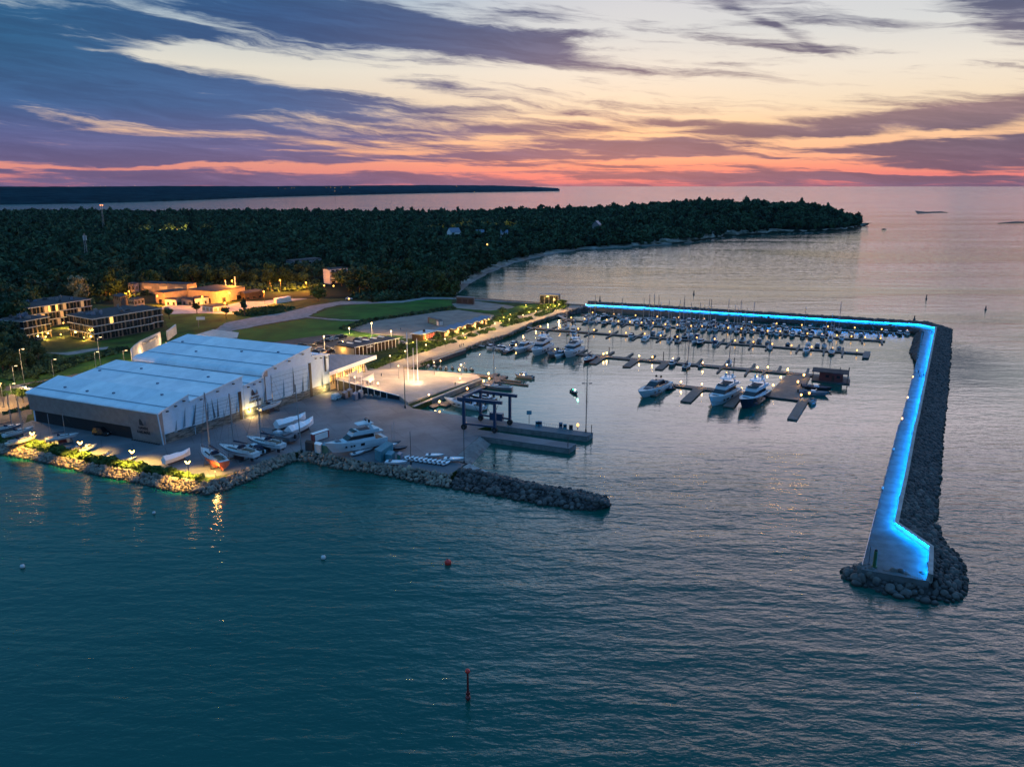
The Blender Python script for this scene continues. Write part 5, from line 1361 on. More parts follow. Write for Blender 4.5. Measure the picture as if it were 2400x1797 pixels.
def sailboat(name, label, L=11.0, hullm='hull_white', cover='canvas_navy', mast=14.5, keel=False, z0=0.0, bottom='antifoul_dark', tilt=False):
    r = thing(name, label, 'sailing boat'); B = L * .30; D = L * .10; d = D * .88 + z0
    top = hull_parts(r, L, B, D, hullm, .55, .13, .66, bottom, 'deck_white', band='canvas_navy' if hullm == 'hull_white' else None, z0=z0, full=1.9, bow_up=.28)
    cabin(r, -L * .10, L * .24, d, d + .52, B * .56, B * .44, L * .09, .15, .7, 'deck_white', (.3, .75), name='coachroof', wname='port_lights')
    MB().block(-L * .40, -L * .12, d - .02, d + .04, B * .40, B * .44).build('cockpit_floor', 'teak', r)
    for q in (-1, 1): MB().box((-L * .26, q * B * .29, d + .18), (L * .27, .22, .36)).build('cockpit_coaming', 'deck_white', r)
    MB().block(-L * .15, -L * .06, d + .5, d + 1.15, B * .5, B * .36, .45, .1).build('spray_hood', cover, r)
    mx = L * .09
    MB().tube((mx, 0, d), (mx, 0, d + mast), .17, .13, 6).build('mast', 'alloy', r)
    MB().tube((mx, 0, d + 1.5), (mx - L * .38, 0, d + 1.6), .08, n=6).build('boom', 'alloy', r)
    MB().tube((mx - .2, 0, d + 1.72), (mx - L * .37, 0, d + 1.75), .22, .13, 6).build('sail_cover', cover, r)
    mb = MB()
    for f in (.42, .70): mb.tube((mx, -B * .32, d + mast * f), (mx, B * .32, d + mast * f), .045, n=4)
    mb.build('spreader', 'alloy', r)
    mb = MB(); tp = (mx, 0, d + mast)
    mb.tube(tp, (L * .49, 0, top[-1][2] + z0), .03, n=3); mb.tube(tp, (-L * .49, 0, d),   .016, n=3)
    for q in (-1, 1): mb.tube(tp, (mx, q * B * .47, d),   .016, n=3)
    mb.build('rigging', 'steel_dark', r)
    mb = MB(); mb.tube((-L * .44, 0, d), (-L * .44, 0, d + .9), .05, n=4); mb.tube((-L * .43, -.45, d + .9), (-L * .43, .45, d + .9), .04, n=4); mb.build('steering_wheel', 'steel_dark', r)
    rail(r, top, z0, .0, .6)
    if keel:
        MB().block(-L * .14, L * .12, z0 - 1.9, z0 - .35, .28, .36, L * .02, -.1).build('keel', bottom, r)
        MB().block(-L * .40, -L * .33, z0 - 1.3, z0 - .1, .12, .16).build('rudder', bottom, r)
    return r

def head(pb, ps, z=0.0):
    """placement of a boat from the pixels of bow and stern: centre, heading, length"""
    a, b = P(*pb, z), P(*ps, z); d = a - b
    return (a + b) / 2, math.atan2(d.y, d.x), d.length
def put(r, pb, ps, z=0.0, native=1.0, dz=0.0, lmax=None):
    c, h, L = head(pb, ps, z)
    r.location = (c.x, c.y, z + dz); r.rotation_euler = (0, 0, h); r.scale = (L / native,) * 3
    return r

# the big ones
yy = put(flybridge_yacht('motor_yacht', 'large white flybridge yacht propped ashore behind the rocks'), (768, 1060), (895, 1034), 3.4, 20.0, -.4)
yy.scale.z *= 1.22; yy.scale.y *= 1.1
put(sport_yacht('sport_yacht', 'grey topped sport yacht at the left end of the front pontoon', topm='hull_grey'), (1495, 937), (1563, 905), 0, 20.0)
put(flybridge_yacht('motor_yacht', 'white flybridge yacht with two domes at the middle of the front pontoon', L=22, explorer=True), (1660, 957), (1722, 921), 0, 22.5)
put(flybridge_yacht('motor_yacht', 'dark hulled flybridge yacht beside the wide pontoon platform', 'hull_navy', L=22, explorer=True), (1732, 963), (1790, 926), 0, 22.5)
put(sport_yacht('motor_cruiser', 'white motor cruiser behind the blue boat lift'), (1039, 944), (1136, 962), 0, 20.5)
put(sailboat('sailing_yacht', 'dark hulled sailing yacht moored lengthwise beyond the boat lift', 15, 'hull_grey', 'canvas_navy', 21), (1128, 908), (1201, 913), 0, 15.0)
put(sport_yacht('motor_cruiser', 'dark blue cruiser lying under the boat lift beams', hullm='hull_navy'), (1100, 931), (1162, 940), 0, 20.0)
put(cabin_boat('cruiser', 'grey cabin cruiser alone at the short jetty', 12, 'hull_grey', None), (1205, 882), (1250, 888), 0, 12.0)
put(sport_yacht('motor_cruiser', 'white cruiser left of the largest white yacht', L=20), (1205, 832), (1243, 812), 0, 21)
put(flybridge_yacht('motor_yacht', 'largest white flybridge yacht in the shore row of the fourth pontoon'), (1246, 838), (1287, 814), 0, 22.5)
put(open_boat('motor_boat', 'grey covered boat right of the largest white yacht', 12, 'hull_grey', 'canvas_grey'), (1287, 842), (1308, 826), 0, 12)
put(sport_yacht('motor_cruiser', 'white cruiser with raked stern in the shore row', L=14), (1301, 844), (1322, 829), 0, 14)
put(flybridge_yacht('motor_cruiser', 'white cruiser with blue windows at the right end of the shore row', L=18, B=5), (1322, 841), (1360, 822), 0, 18)
put(sailboat('sailing_boat', 'red hulled sailing boat beside the first wide finger', 12, 'hull_red', 'canvas_navy', 18), (1368, 853), (1390, 838), 0, 12)
put(flybridge_yacht('motor_cruiser', 'white flybridge cruiser alone near the shore end of the third pontoon', L=14, B=4.6), (1340, 795), (1346, 785), 0, 15)

# boats in the rows: prototypes, then copies
PROTO = {
    'cruiser': [(sport_yacht('motor_cruiser', 'white cruiser', L=12, cat='motor boat'), 'white motor cruiser'), (sport_yacht('motor_cruiser', 'navy cruiser', L=12, hullm='hull_navy', cat='motor boat'), 'navy hulled motor cruiser')],
    'cabin': [(cabin_boat('cabin_boat', 'white cabin boat', 8.5), 'white cabin boat'), (cabin_boat('cabin_boat', 'canvas', 8.5, 'hull_white', 'canvas_navy'), 'white cabin boat with navy cover'), (cabin_boat('cabin_boat', 'grey', 8.5, 'hull_grey', 'canvas_grey'), 'grey cabin boat'), (cabin_boat('cabin_boat', 'navy', 8.5, 'hull_navy', 'canvas_grey'), 'navy cabin boat with grey cover')],
    'open': [(open_boat('open_boat', 'white open', 6.4), 'white open boat'), (open_boat('open_boat', 'dark open', 6.4, 'hull_navy', 'canvas_navy'), 'navy open boat'), (open_boat('open_boat', 'grey open', 6.4, 'hull_grey', 'canvas_grey'), 'grey open boat')],
    'sail': [(sailboat('sailing_boat', 'white sail', 10.5, mast=14), 'white sailing boat'), (sailboat('sailing_boat', 'white sail grey', 9.5, cover='canvas_grey', mast=12.5), 'small white sailing boat'), (sailboat('sailing_boat', 'navy sail', 11, 'hull_navy', mast=15), 'navy hulled sailing boat')],
}
LEN = {'cruiser': 12, 'cabin': 8.5, 'open': 6.4, 'sail': 10.5}
def boat_row(p0, p1, side, items, pname, sname, deckw=2.6, out=None):
    """items: (pixel x along the pontoon, kind, variant) ; side +1 away from the camera"""
    a, b = P(*p0), P(*p1); d = (b - a).normalized(); nrm = Vector((-d.y, d.x, 0)) * side
    cnt = 0
    for it in items:
        px, kind, var = it
        t = (px - p0[0]) / (p1[0] - p0[0]); py = p0[1] + (p1[1] - p0[1]) * t
        g = P(px, py)
        pr, txt = PROTO[kind][var]
        cnt += 1; sc = rng.uniform(.92, 1.08); L = LEN[kind] * sc
        loc = g + nrm * (deckw / 2 + 1.0 + L / 2)
        ang = math.atan2(nrm.y, nrm.x) + R(rng.uniform(-3, 3))
        if rng.random() < .28: ang += math.pi
        lab = f'{txt}, {nth(cnt)} from shore, {sname} of {pname}'
        dup(pr, (loc.x, loc.y, rng.uniform(-.05, .05)), ang, lab, f'boats on the {sname} of {pname}', sc)
def auto(xs, weights, seed):
    r2 = random.Random(seed); out = []
    for x in xs:
        k = r2.choices(['cruiser', 'cabin', 'open', 'sail'], weights)[0]
        out.append((x, k, r2.randrange(len(PROTO[k]))))
    return out
PA = ((1362, 736), (2127, 781)); PB = ((1318, 748.5), (2075, 798.5)); PC = ((1224, 766.5), (2030, 828)); PD = ((1154, 811), (1991, 886)); PE = ((1554, 899), (1877, 935))
xa = [1400, 1422, 1432, 1446, 1456, 1468, 1500, 1516, 1527, 1538, 1548, 1558, 1572, 1584, 1596, 1607, 1618, 1630, 1641, 1652, 1664, 1676, 1690, 1706, 1722, 1745, 1758, 1779, 1794, 1815, 1838, 1850, 1885, 1898, 1932, 1964, 2040, 2074, 2106, 2123]
boat_row(*PA, -1, auto(xa, (1, 5, 3, 1.5), 2), 'rearmost pontoon', 'near side')
xbn = [1366, 1450, 1463, 1488, 1500, 1516, 1528, 1541, 1560, 1585, 1596, 1608, 1620, 1633, 1646, 1660, 1672, 1686, 1700, 1716, 1730, 1745, 1760, 1776, 1792, 1808, 1824, 1840, 1856, 1872, 1888, 1902, 1920, 1936, 1996, 2018, 2060]
xbs = [1352, 1380, 1392, 1404, 1424, 1446, 1462, 1498, 1520, 1532, 1572, 1596, 1606, 1622, 1634, 1652, 1668, 1680, 1700, 1715, 1730, 1748, 1764, 1790, 1808, 1822, 1842, 1858, 1882, 1900, 1928, 1946, 1972]
boat_row(*PB, 1, auto(xbn, (1.5, 4, 2, 4), 4), 'second pontoon', 'far side')
boat_row(*PB, -1, auto(xbs, (2, 4, 2, 3.5), 5), 'second pontoon', 'near side')
xcn = [1316, 1524, 1540, 1580, 1600, 1614, 1628, 1668, 1736, 1752, 1776, 1796, 1844, 1892, 1914, 1930, 1966]
boat_row(*PC, 1, auto(xcn, (2, 4, 1, 3), 6), 'third pontoon', 'far side')
xcs = [(1486, 'cabin', 1), (1524, 'cruiser', 0), (1577, 'sail', 0), (1597, 'sail', 2), (1634, 'sail', 0), (1648, 'cruiser', 1), (1682, 'cabin', 1), (1808, 'sail', 1), (1892, 'cruiser', 0), (1950, 'sail', 2)]
boat_row(*PC, -1, xcs, 'third pontoon', 'near side')
boat_row(*PD, 1, [(1192, 'cabin', 3), (1213, 'cabin', 0), (1233, 'cabin', 2), (1316, 'cruiser', 1), (1702, 'sail', 1)], 'fourth pontoon', 'far side')
boat_row(*PD, -1, [(1113 + 50, 'cabin', 1), (1173, 'open', 0), (1182, 'cabin', 1), (1192, 'cabin', 0), (1201, 'cruiser', 1), (1212, 'cruiser', 1), (1582, 'cabin', 2), (1618, 'sail', 2), (1646, 'open', 2)], 'fourth pontoon', 'near side')
for ls_ in PROTO.values():
    for pr, _ in ls_: drop(pr)

# small craft around the front platform
put(open_boat('inflatable_boat', 'long dark inflatable boat lying off the wide platform', 9, 'black_rubber', 'canvas_navy'), (1952, 917), (1880, 909), 0, 9, 0)
put(open_boat('inflatable_boat', 'grey inflatable boat nearer the platform corner', 9, 'hull_grey', 'canvas_grey'), (1945, 928), (1872, 922), 0, 9, 0)
put(open_boat('motor_boat', 'small white motor boat at the platform end finger', 6.4, 'hull_white'), (1902, 952), (1905, 938), 0, 7.0)
put(open_boat('tender_boat', 'small dark tender behind the grey topped sport yacht', 6, 'hull_navy', 'canvas_navy'), (1560, 917), (1580, 909), 0, 6.5)
r = put(open_boat('work_boat', 'small boat glowing green in the middle of the basin', 6.4, 'hull_navy', 'canvas_navy'), (1353, 926), (1340, 917), 0, 6.4)
MB().ball((.6, 0, 1.6), .38).build('navigation_light', 'lamp_white', r); MB().ball((-1.6, 0, 1.2), .36).build('navigation_light', 'lamp_green', r)
plight(r, (0, 1.5, 3), 40, (.2, 1, .6), .4)
# rental craft behind the plaza quay
for i, (px, py) in enumerate(((1004, 862), (1018, 863.5), (1032, 865), (1046, 866.5), (1060, 866), (1075, 868), (1090, 868.5), (1104, 870))):
    o = open_boat('pedal_boat', f'small dark pedal boat behind the plaza quay, {nth(i + 1)} from the rocks', 4.4, 'hull_navy' if i % 3 else 'hull_grey', 'canvas_grey', 'pedal boat')
    o['group'] = 'pedal boats behind the plaza quay'
    c = P(px, py - 3); o.location = c; o.rotation_euler = (0, 0, R(100 + rng.uniform(-20, 20)))

# houseboat
c = P(1947, 893, 0); hd = math.atan2((P(*PD[1]) - P(*PD[0])).y, (P(*PD[1]) - P(*PD[0])).x)
hb = thing('houseboat', 'dark red floating cabin with flat roof at the pontoon end', 'houseboat', c, hd)
MB().block(-7.5, 7.5, -.3, .55, 7.5, 7.5).build('float', 'pontoon_edge', hb)
MB().block(-4.6, 4.6, .55, 4.2, 5.6, 5.6).build('wall', 'timber_red', hb)
MB().block(-7.6, 6.8, 4.2, 4.55, 8.0, 8.0).build('roof', 'grey_roof', hb)
for x in (-1.5, 2.8): MB().box((x, -2.83, 2.6), (1.3, .1, 1.1)).build('window', 'dark_glass', hb)
MB().box((.8, -2.86, 1.8), (1.0, .1, 2.2)).build('door', 'timber_dark', hb)
for x in (-7.2, 6.4):
    for y in (-3.6, 3.6): MB().tube((x, y, .5), (x, y, 4.2), .1, n=5).build('post', 'timber_dark', hb)
MB().tube((3.2, 1, 4.5), (3.2, 1, 6.0), .16).build('chimney', 'steel_dark', hb)

# ------------------------------------------------------------------ floating pontoons
dock_lamp = thing('dock_lamp', 'dock lamp', 'lamp')
MB().tube((0, 0, 0), (0, 0, 1.1), .11).build('post', 'steel_dark', dock_lamp)
MB().ball((0, 0, 1.35), .40, 6, 4, 1.3).build('lamp_head', 'lamp_glow', dock_lamp)
def lamp_on(p, z, lab, grp, sc=1.0): return dup(dock_lamp, (p.x, p.y, z), 0, lab, grp, sc)
def pontoon(label, p0, p1, w, fingers, lamps, lname, piles=()):
    a, b = P(*p0, .55), P(*p1, .55); d = (b - a).normalized(); n = Vector((-d.y, d.x, 0))
    r = thing('pontoon', label, 'pontoon', Vector((a.x, a.y, 0)))
    MB().slab([a - n * w / 2, b - n * w / 2, b + n * w / 2, a + n * w / 2], .16).build('deck', 'pontoon_deck', r, world=True)
    MB().slab([q - UZ * .16 for q in (a - n * (w / 2 - .1) + d * .1, b - n * (w / 2 - .1) - d * .1, b + n * (w / 2 - .1) - d * .1, a + n * (w / 2 - .1) + d * .1)], .75).build('float', 'pontoon_edge', r, world=True)
    for (px, side, L, fw) in fingers:
        t = (px - p0[0]) / (p1[0] - p0[0]); g = P(px, p0[1] + (p1[1] - p0[1]) * t, .55)
        s = n * side; g2 = g + s * (w / 2)
        wd = min(fw * 1.9, fw + 1.4)
        f = MB().slab([g2 - d * wd / 2, g2 + d * wd / 2, g2 + s * 1.6 + d * fw / 2, g2 + s * L + d * fw / 2, g2 + s * L - d * fw / 2, g2 + s * 1.6 - d * fw / 2], .45).build('finger', 'pontoon_deck', r, world=True)
    for i, px in enumerate(lamps):
        t = (px - p0[0]) / (p1[0] - p0[0]); g = P(px, p0[1] + (p1[1] - p0[1]) * t, .55) + n * rng.choice((-.8, .8)) * (w / 2.6)
        lo = lamp_on(g, .55, f'glowing dock lamp, {nth(i + 1)} from shore on {lname}', 'dock lamps on ' + lname)
        if w > 2.9: plight(lo, (0, -.5, 1.6), 45, WARM, .3)
    for px in piles:
        t = (px - p0[0]) / (p1[0] - p0[0]); g = P(px, p0[1] + (p1[1] - p0[1]) * t, 0) + n * (w / 2 + .3)
        MB().tube((g.x, g.y, -1), (g.x, g.y, 4.2), .2).build('pile', 'steel_dark', r, world=True)
    return r
pontoon('rearmost pontoon close under the blue lit wall', *PA, 2.4, [(x, -1, 7, .8) for x in range(1480, 2120, 34)], [1388, 1439, 1490, 1541, 1590, 1650, 1704, 1761, 1820, 1879, 1940, 2003, 2066, 2126], 'the pontoon under the blue wall', (1361,))
pontoon('second pontoon from the blue wall, packed with boats', *PB, 2.6, [(x, s, 9, .8) for x in range(1330, 2075, 46) for s in (-1, 1)], [1338, 1371, 1421, 1450, 1477, 1504, 1530, 1560, 1588, 1620, 1645, 1676, 1706, 1737, 1766, 1799, 1828, 1892, 1926, 1961, 1995, 2027, 2063], 'the second pontoon', ())
pontoon('third pontoon from the blue wall, half empty', *PC, 2.8, [(x, s, 10, .9) for x in (1250, 1288, 1345, 1385, 1435, 1495, 1550, 1690, 1710, 1762, 1800, 1870, 1932, 1975) for s in (-1, 1)], [1268, 1312, 1354, 1391, 1430, 1468, 1510, 1549, 1588, 1632, 1674, 1722, 1765, 1810, 1855, 1902, 1950, 2008], 'the third pontoon', ())
pontoon('fourth pontoon from the blue wall with wide near fingers', *PD, 4.0, [(1415, -1, 15, 3.6), (1491, -1, 15, 3.6), (1563, -1, 14, 3.4), (1692, -1, 10, .9), (1755, -1, 10, .9), (1792, -1, 10, .9), (1290, 1, 9, .8), (1357, 1, 10, .9), (1420, 1, 11, 1.2), (1466, 1, 11, 1.0), (1520, 1, 11, 1.0), (1578, 1, 11, 1.0), (1632, 1, 11, 1.0), (1695, 1, 11, 1.0), (1760, 1, 11, 1.0), (1823, 1, 11, 1.0), (1890, 1, 11, 1.0)], [1207, 1228, 1303, 1416, 1420, 1496, 1527, 1575, 1648, 1704, 1775, 1798, 1845], 'the fourth pontoon', (1424, 1552, 1718, 1988))
pe = pontoon('short front pontoon with wide berths for large yachts', *PE, 4.0, [(1545, -1, 0.1, 1), (1640, -1, 21, 4.0), (1735, -1, 21, 4.0), (1560, -1, 18, 3.8)], [1594, 1643, 1736, 1799, 1876], 'the front pontoon', ())
# wide platform joining the two, with its end finger
pf = [P(1844.8, 877, .57), P(1899, 881, .57), P(1872, 938, .57), P(1796, 928, .57)]
wp = thing('pontoon_platform', 'wide brown pontoon platform between the two front pontoons', 'pontoon', Vector((pf[3].x, pf[3].y, 0)))
MB().slab([p for p in pf], .18).build('deck', 'pontoon_deck', wp, world=True)
cc = sum(pf, Vector()) / 4
MB().slab([p + (cc - p).normalized() * .15 - UZ * .18 for p in pf], .8).build('float', 'pontoon_edge', wp, world=True)
q = [P(1872, 937, .54), P(1899, 933, .54), P(1868, 983, .54), P(1845, 980, .54)]
MB().slab(q, .5).build('finger', 'pontoon_deck', wp, world=True)
for i, (px, py) in enumerate(((1845, 875), (1829, 892), (1811, 911), (1883, 887), (1869, 903))):
    lamp_on(P(px, py, .57), .57, f'dock lamp on the wide platform, {["far left corner", "left edge middle", "left edge near end", "right edge far end", "right edge middle"][i]}', 'dock lamps on the wide platform', 1.15); plight(None, P(px, py, .57) + Vector((.3, -.5, 1.7)), 60, WARM, .3)
lamp_on(P(1896, 930, .6), .57, 'dock lamp at the root of the platform end finger', 'dock lamps on the wide platform', 1.15)
# end block of the third pontoon
eb = thing('pontoon', 'square dark float ending the third pontoon', 'pontoon', P(2030, 830, 0))
MB().slab(PL([(2026, 823), (2041, 823.5), (2036, 838), (2020, 838)], .75), .2).build('deck', 'pontoon_deck', eb, world=True); MB().slab(PL([(2026.5, 823.5), (2040, 824), (2035, 837), (2021, 837)], .55), .9).build('float', 'pontoon_edge', eb, world=True)
# guest jetty along the plaza, and the lit jetty off its corner
pontoon('guest jetty floating along the plaza quay', (1036, 950), (1183, 880), 3.6, [(1168, -1, 9, .8), (1158, -1, 14, 1.0)], [1036, 1101, 1139, 1152], 'the guest jetty', ())
pontoon('yellow lit footbridge jetty off the plaza corner', (1100, 875), (1165, 884), 3.0, [(1148, 1, 5, 2.5)], [1148, 1080], 'the footbridge jetty', ())
fl = thing('float_raft', 'small square float beside the white cruiser behind the lift', 'float', P(1025, 948, 0))
MB().slab(PL([(1005, 951), (1034, 939), (1042, 943), (1016, 956)], .5), .18).build('deck', 'pontoon_deck', fl, world=True); MB().slab(PL([(1006, 951), (1034, 940), (1041, 943), (1016, 955)], .32), .6).build('float', 'pontoon_edge', fl, world=True)
for i, ((a, b), (c, d), lab) in enumerate((((1302, 736), (1325, 746), 'grey gangway down to the second pontoon'), ((1222, 762), (1246, 768), 'grey gangway down to the third pontoon'), ((1101, 804), (1135, 811), 'grey gangway down to the fourth pontoon'), ((1092, 1090), (1140, 1110), 'concrete gangway beside the slipway ending in the water'))):
    p, q = P(a, b, YZ + .1), P(c, d, .7); dd_ = (q - p).normalized(); nn = Vector((-dd_.y, dd_.x, 0)).normalized() * (1.1 if i < 3 else 1.6)
    r = thing('gangway', lab, 'gangway', Vector((p.x, p.y, 0)))
    MB().rings([[p - nn, p + nn, p + nn - UZ * .25, p - nn - UZ * .25], [q - nn, q + nn, q + nn - UZ * .25, q - nn - UZ * .25]]).build('ramp', 'concrete', r, world=True)
    if i == 3: 
        e = q + dd_ * 4; e.z = .7
        MB().slab([q - nn * 1.02, e - nn, e + nn, q + nn * 1.02], .6).build('float', 'pontoon_deck', r, world=True)
    mb = MB(); mb.tube(p + nn + UZ * 1, q + nn + UZ * 1, .05, n=4); mb.tube(p - nn + UZ * 1, q - nn + UZ * 1, .05, n=4); mb.build('railing', 'alloy', r, world=True)
# ------------------------------------------------------------------ boats ashore
def cradle(p, rz, w, l, h, lab):
    r = thing('boat_cradle', lab, 'boat cradle', p, rz, 'boat cradles in the yard')
    for x in (-l / 2, l / 2):
        MB().box((x, 0, .12), (.22, w, .22)).build('cross_beam', 'steel_dark', r)
        for s in (-1, 1): MB().tube((x, s * w / 2, 0), (x, s * w * .34, h), .09, n=5).build('prop', 'steel_dark', r)
    MB().box((0, 0, .12), (l, .2, .2)).build('spine_beam', 'steel_dark', r)
    return r
def ashore(fn, bow, stern, native, lab, keelz, crab=None, **kw):
    o = fn(lab, **kw); put(o, bow, stern, YZ + keelz, native)
    if crab:
        c = o.location; cradle((c.x, c.y, YZ + .03), o.rotation_euler.z, native * .30, native * .4, keelz * .95, crab)
    return o
SB = lambda lab, **k: sailboat('sailing_boat', lab, **k)
CB = lambda lab, **k: cabin_boat('cabin_boat', lab, **k)
OB = lambda lab, **k: open_boat('open_boat', lab, **k)
ashore(SB, (578, 1033), (664, 1050), 12, 'white sailing boat propped on land beside the wrapped pair', 2.0, 'cradle under the white sailing boat beside the wrapped pair', L=12, keel=True, mast=11)
ashore(SB, (514, 1052), (602, 1071), 12, 'white sailing boat propped on land behind the rusty red hull', 2.0, 'cradle under the sailing boat behind the rusty red hull', L=12, keel=True, mast=13)
ashore(SB, (472, 1060), (527, 1092), 11.5, 'rusty red bottomed sailing boat lit by the last bank lamp', 2.2, 'cradle under the rusty red bottomed boat', L=11.5, keel=True, hullm='antifoul_rust', bottom='antifoul_rust', mast=13)
ashore(SB, (186, 1021), (107, 1034), 12, 'white pilothouse sailing boat with red bottom by the second bank lamp', 1.9, 'cradle under the pilothouse sailing boat', L=12, keel=True, bottom='hull_red', mast=9)
pm = thing('boat_mast', 'thin second mast standing behind the pilothouse sailing boat', 'mast', P(120, 1030, YZ)); MB().tube((0, 0, 0), (0, 0, 8.5), .10).build('spar', 'alloy', pm); MB().box((0, 0, .2), (.8, .8, .4)).build('foot', 'steel_dark', pm)
ashore(SB, (82, 1005), (8, 1025), 11, 'middle one of three sailing boats at the left end of the yard', 1.7, None, L=11, keel=True, mast=12)
ashore(SB, (58, 997), (-14, 1014), 11, 'rearmost of three sailing boats at the left end of the yard', 1.7, None, L=11, keel=True, mast=13, hullm='hull_grey')
ashore(SB, (88, 1026), (14, 1044), 10, 'nearest of three sailing boats at the left end of the yard', 1.6, None, L=10, keel=True, mast=10, hullm='hull_cream')
ashore(SB, (662, 945), (608, 962), 11, 'white sailing boat on props against the hangar gable', 1.9, 'cradle under the sailing boat against the hangar gable', L=11, keel=True, mast=10.5)
ashore(CB, (228, 1046), (186, 1058), 8.5, 'white motor boat on a trailer near the second bank lamp', 1.0, None, canvas=None)
ashore(OB, (196, 1045), (166, 1054), 6.4, 'small cream open boat left of the white motor boat', .8, None, hullm='hull_cream')
ashore(OB, (266, 1060), (240, 1070), 6.4, 'low covered dinghy between second and third bank lamps', .6, None, inner='canvas_grey')
ashore(OB, (322, 1072), (295, 1082), 6.4, 'black inflatable boat at the foot of the third bank lamp', .7, None, hullm='black_rubber', inner='hull_cream')
ashore(CB, (577, 1050), (616, 1063), 8.5, 'motor boat with black canopy between two white sailing boats', .9, None, canvas='canvas_navy')
ashore(OB, (610, 1017), (690, 1032), 11, 'long grey motor boat behind the propped sailing boat', 1.1, 'cradle under the long grey motor boat', L=11, hullm='hull_grey', inner='canvas_grey')
def wrapped(lab, bow, stern, L, h, z, m='shrink_wrap'):
    r = thing('wrapped_boat', lab, 'wrapped boat'); B = L * .30; n = 9; rs = []
    for i in range(n):
        t = i / (n - 1); w = (1 - max(0, (t - .45) / .55) ** 2.0) * (.8 + .2 * min(1, t / .3)); w = max(w, .02); x = -L / 2 + t * L
        zt = h * (1.12 - .22 * t + (.25 * max(0, t - .8) / .2)); ze = h * (.62 + .22 * t * t)
        rs.append([(x - .25 * L * (1 - .0) * 0, -B / 2 * w * .6, .25 + .4 * t * t), (x, -B / 2 * w, ze), (x, -B * .06 * w, zt + .12 * math.sin(i * 2.1)), (x, B * .06 * w, zt + .12 * math.sin(i * 2.1)), (x, B / 2 * w, ze), (x, B / 2 * w * .6, .25 + .4 * t * t)])
    MB().rings(rs).build('shrink_wrap', m, r)
    for x in (-L * .3, L * .2):
        for s in (-1, 1): MB().tube((x, s * B * .4, -z), (x, s * B * .25, .7), .09, n=5).build('prop', 'steel_dark', r)
    MB().block(-L * .35, L * .3, -z * .7, .3, .5, B * .5, L * .1).build('keel', 'antifoul_dark', r)
    return put(r, bow, stern, YZ + z, L)
wrapped('white wrapped motor boat alone on the yard by the fourth bank lamp', (447, 1068), (384, 1089), 12, 3.1, .8)
wrapped('rear boat of the pair wrapped in white sheeting', (717, 985), (648, 1006), 13, 2.9, 1.0)
wrapped('front boat of the pair wrapped in white sheeting', (735, 996), (676, 1022), 13, 2.9, 1.2)
# yard mast
r = thing('yard_mast', 'tall white mast standing at the rock edge beside the wrapped pair', 'mast', P(707, 1058, YZ))
MB().tube((0, 0, 0), (-.6, .2, 21), .20, .13, 8).build('pole', 'alloy', r)
mb = MB(); mb.tube((-1.7, 0, 10), (1.2, 0, 10.1), .06, n=4); mb.build('spreader', 'alloy', r); MB().box((0, 0, .3), (.8, .8, .6)).build('foot', 'steel_dark', r)
# containers and boxes by the yacht
def boxy(name, lab, pts, h, m, m2, cat='container', z=YZ):
    c, a, b = [P(x, y, z) for x, y in pts]; fp = outline(c, a, b)
    r = thing(name, lab, cat, c); cen = sum(fp, Vector()) / 4
    MB().slab([Vector((p.x, p.y, z + h)) for p in fp], h).build('body', m, r, world=True)
    MB().slab([Vector((p.x, p.y, z + h + .12)) + (p - cen).normalized() * .08 for p in fp], .115).build('roof', m2, r, world=True)
    q, un = wall_quad(fp[0].lerp(fp[1], .1), fp[0].lerp(fp[1], .9), z + .2, z + h - .2, .05); MB().prism(q, un.normalized() * .05).build('door', m2, r, world=True)
    return r
boxy('shipping_container', 'dark brown container beside the rock edge under the tall mast', [(733, 1059), (716, 1056), (737, 1053)], 2.6, 'container_dark', 'timber_dark')
boxy('shipping_container', 'white box container between dark and green ones', [(752, 1064), (738, 1060), (756, 1058)], 2.7, 'render_white', 'white_paint')
boxy('shipping_container', 'green container at the bow of the large white yacht', [(769, 1065), (755, 1062), (776, 1058)], 2.6, 'container_green', 'container_teal')
boxy('site_trailer', 'red trailer with white roof behind the containers', [(735, 1036), (729, 1033), (772, 1024)], 2.4, 'container_red', 'white_paint', 'trailer')
boxy('storage_box', 'blue tarpaulin covered shed by the stern of the yacht', [(893, 1084), (879, 1077), (922, 1064)], 3.2, 'container_teal', 'canvas_teal', 'shed')
boxy('storage_box', 'teal storage box right of the tarpaulin shed', [(918, 1084), (903, 1081), (926, 1075)], 2.2, 'container_teal', 'container_teal', 'box')
boxy('storage_box', 'grey green storage box at the end of the dinghy row', [(938, 1084), (931, 1080), (944, 1078)], 2.2, 'container_green', 'slate_roof', 'box')
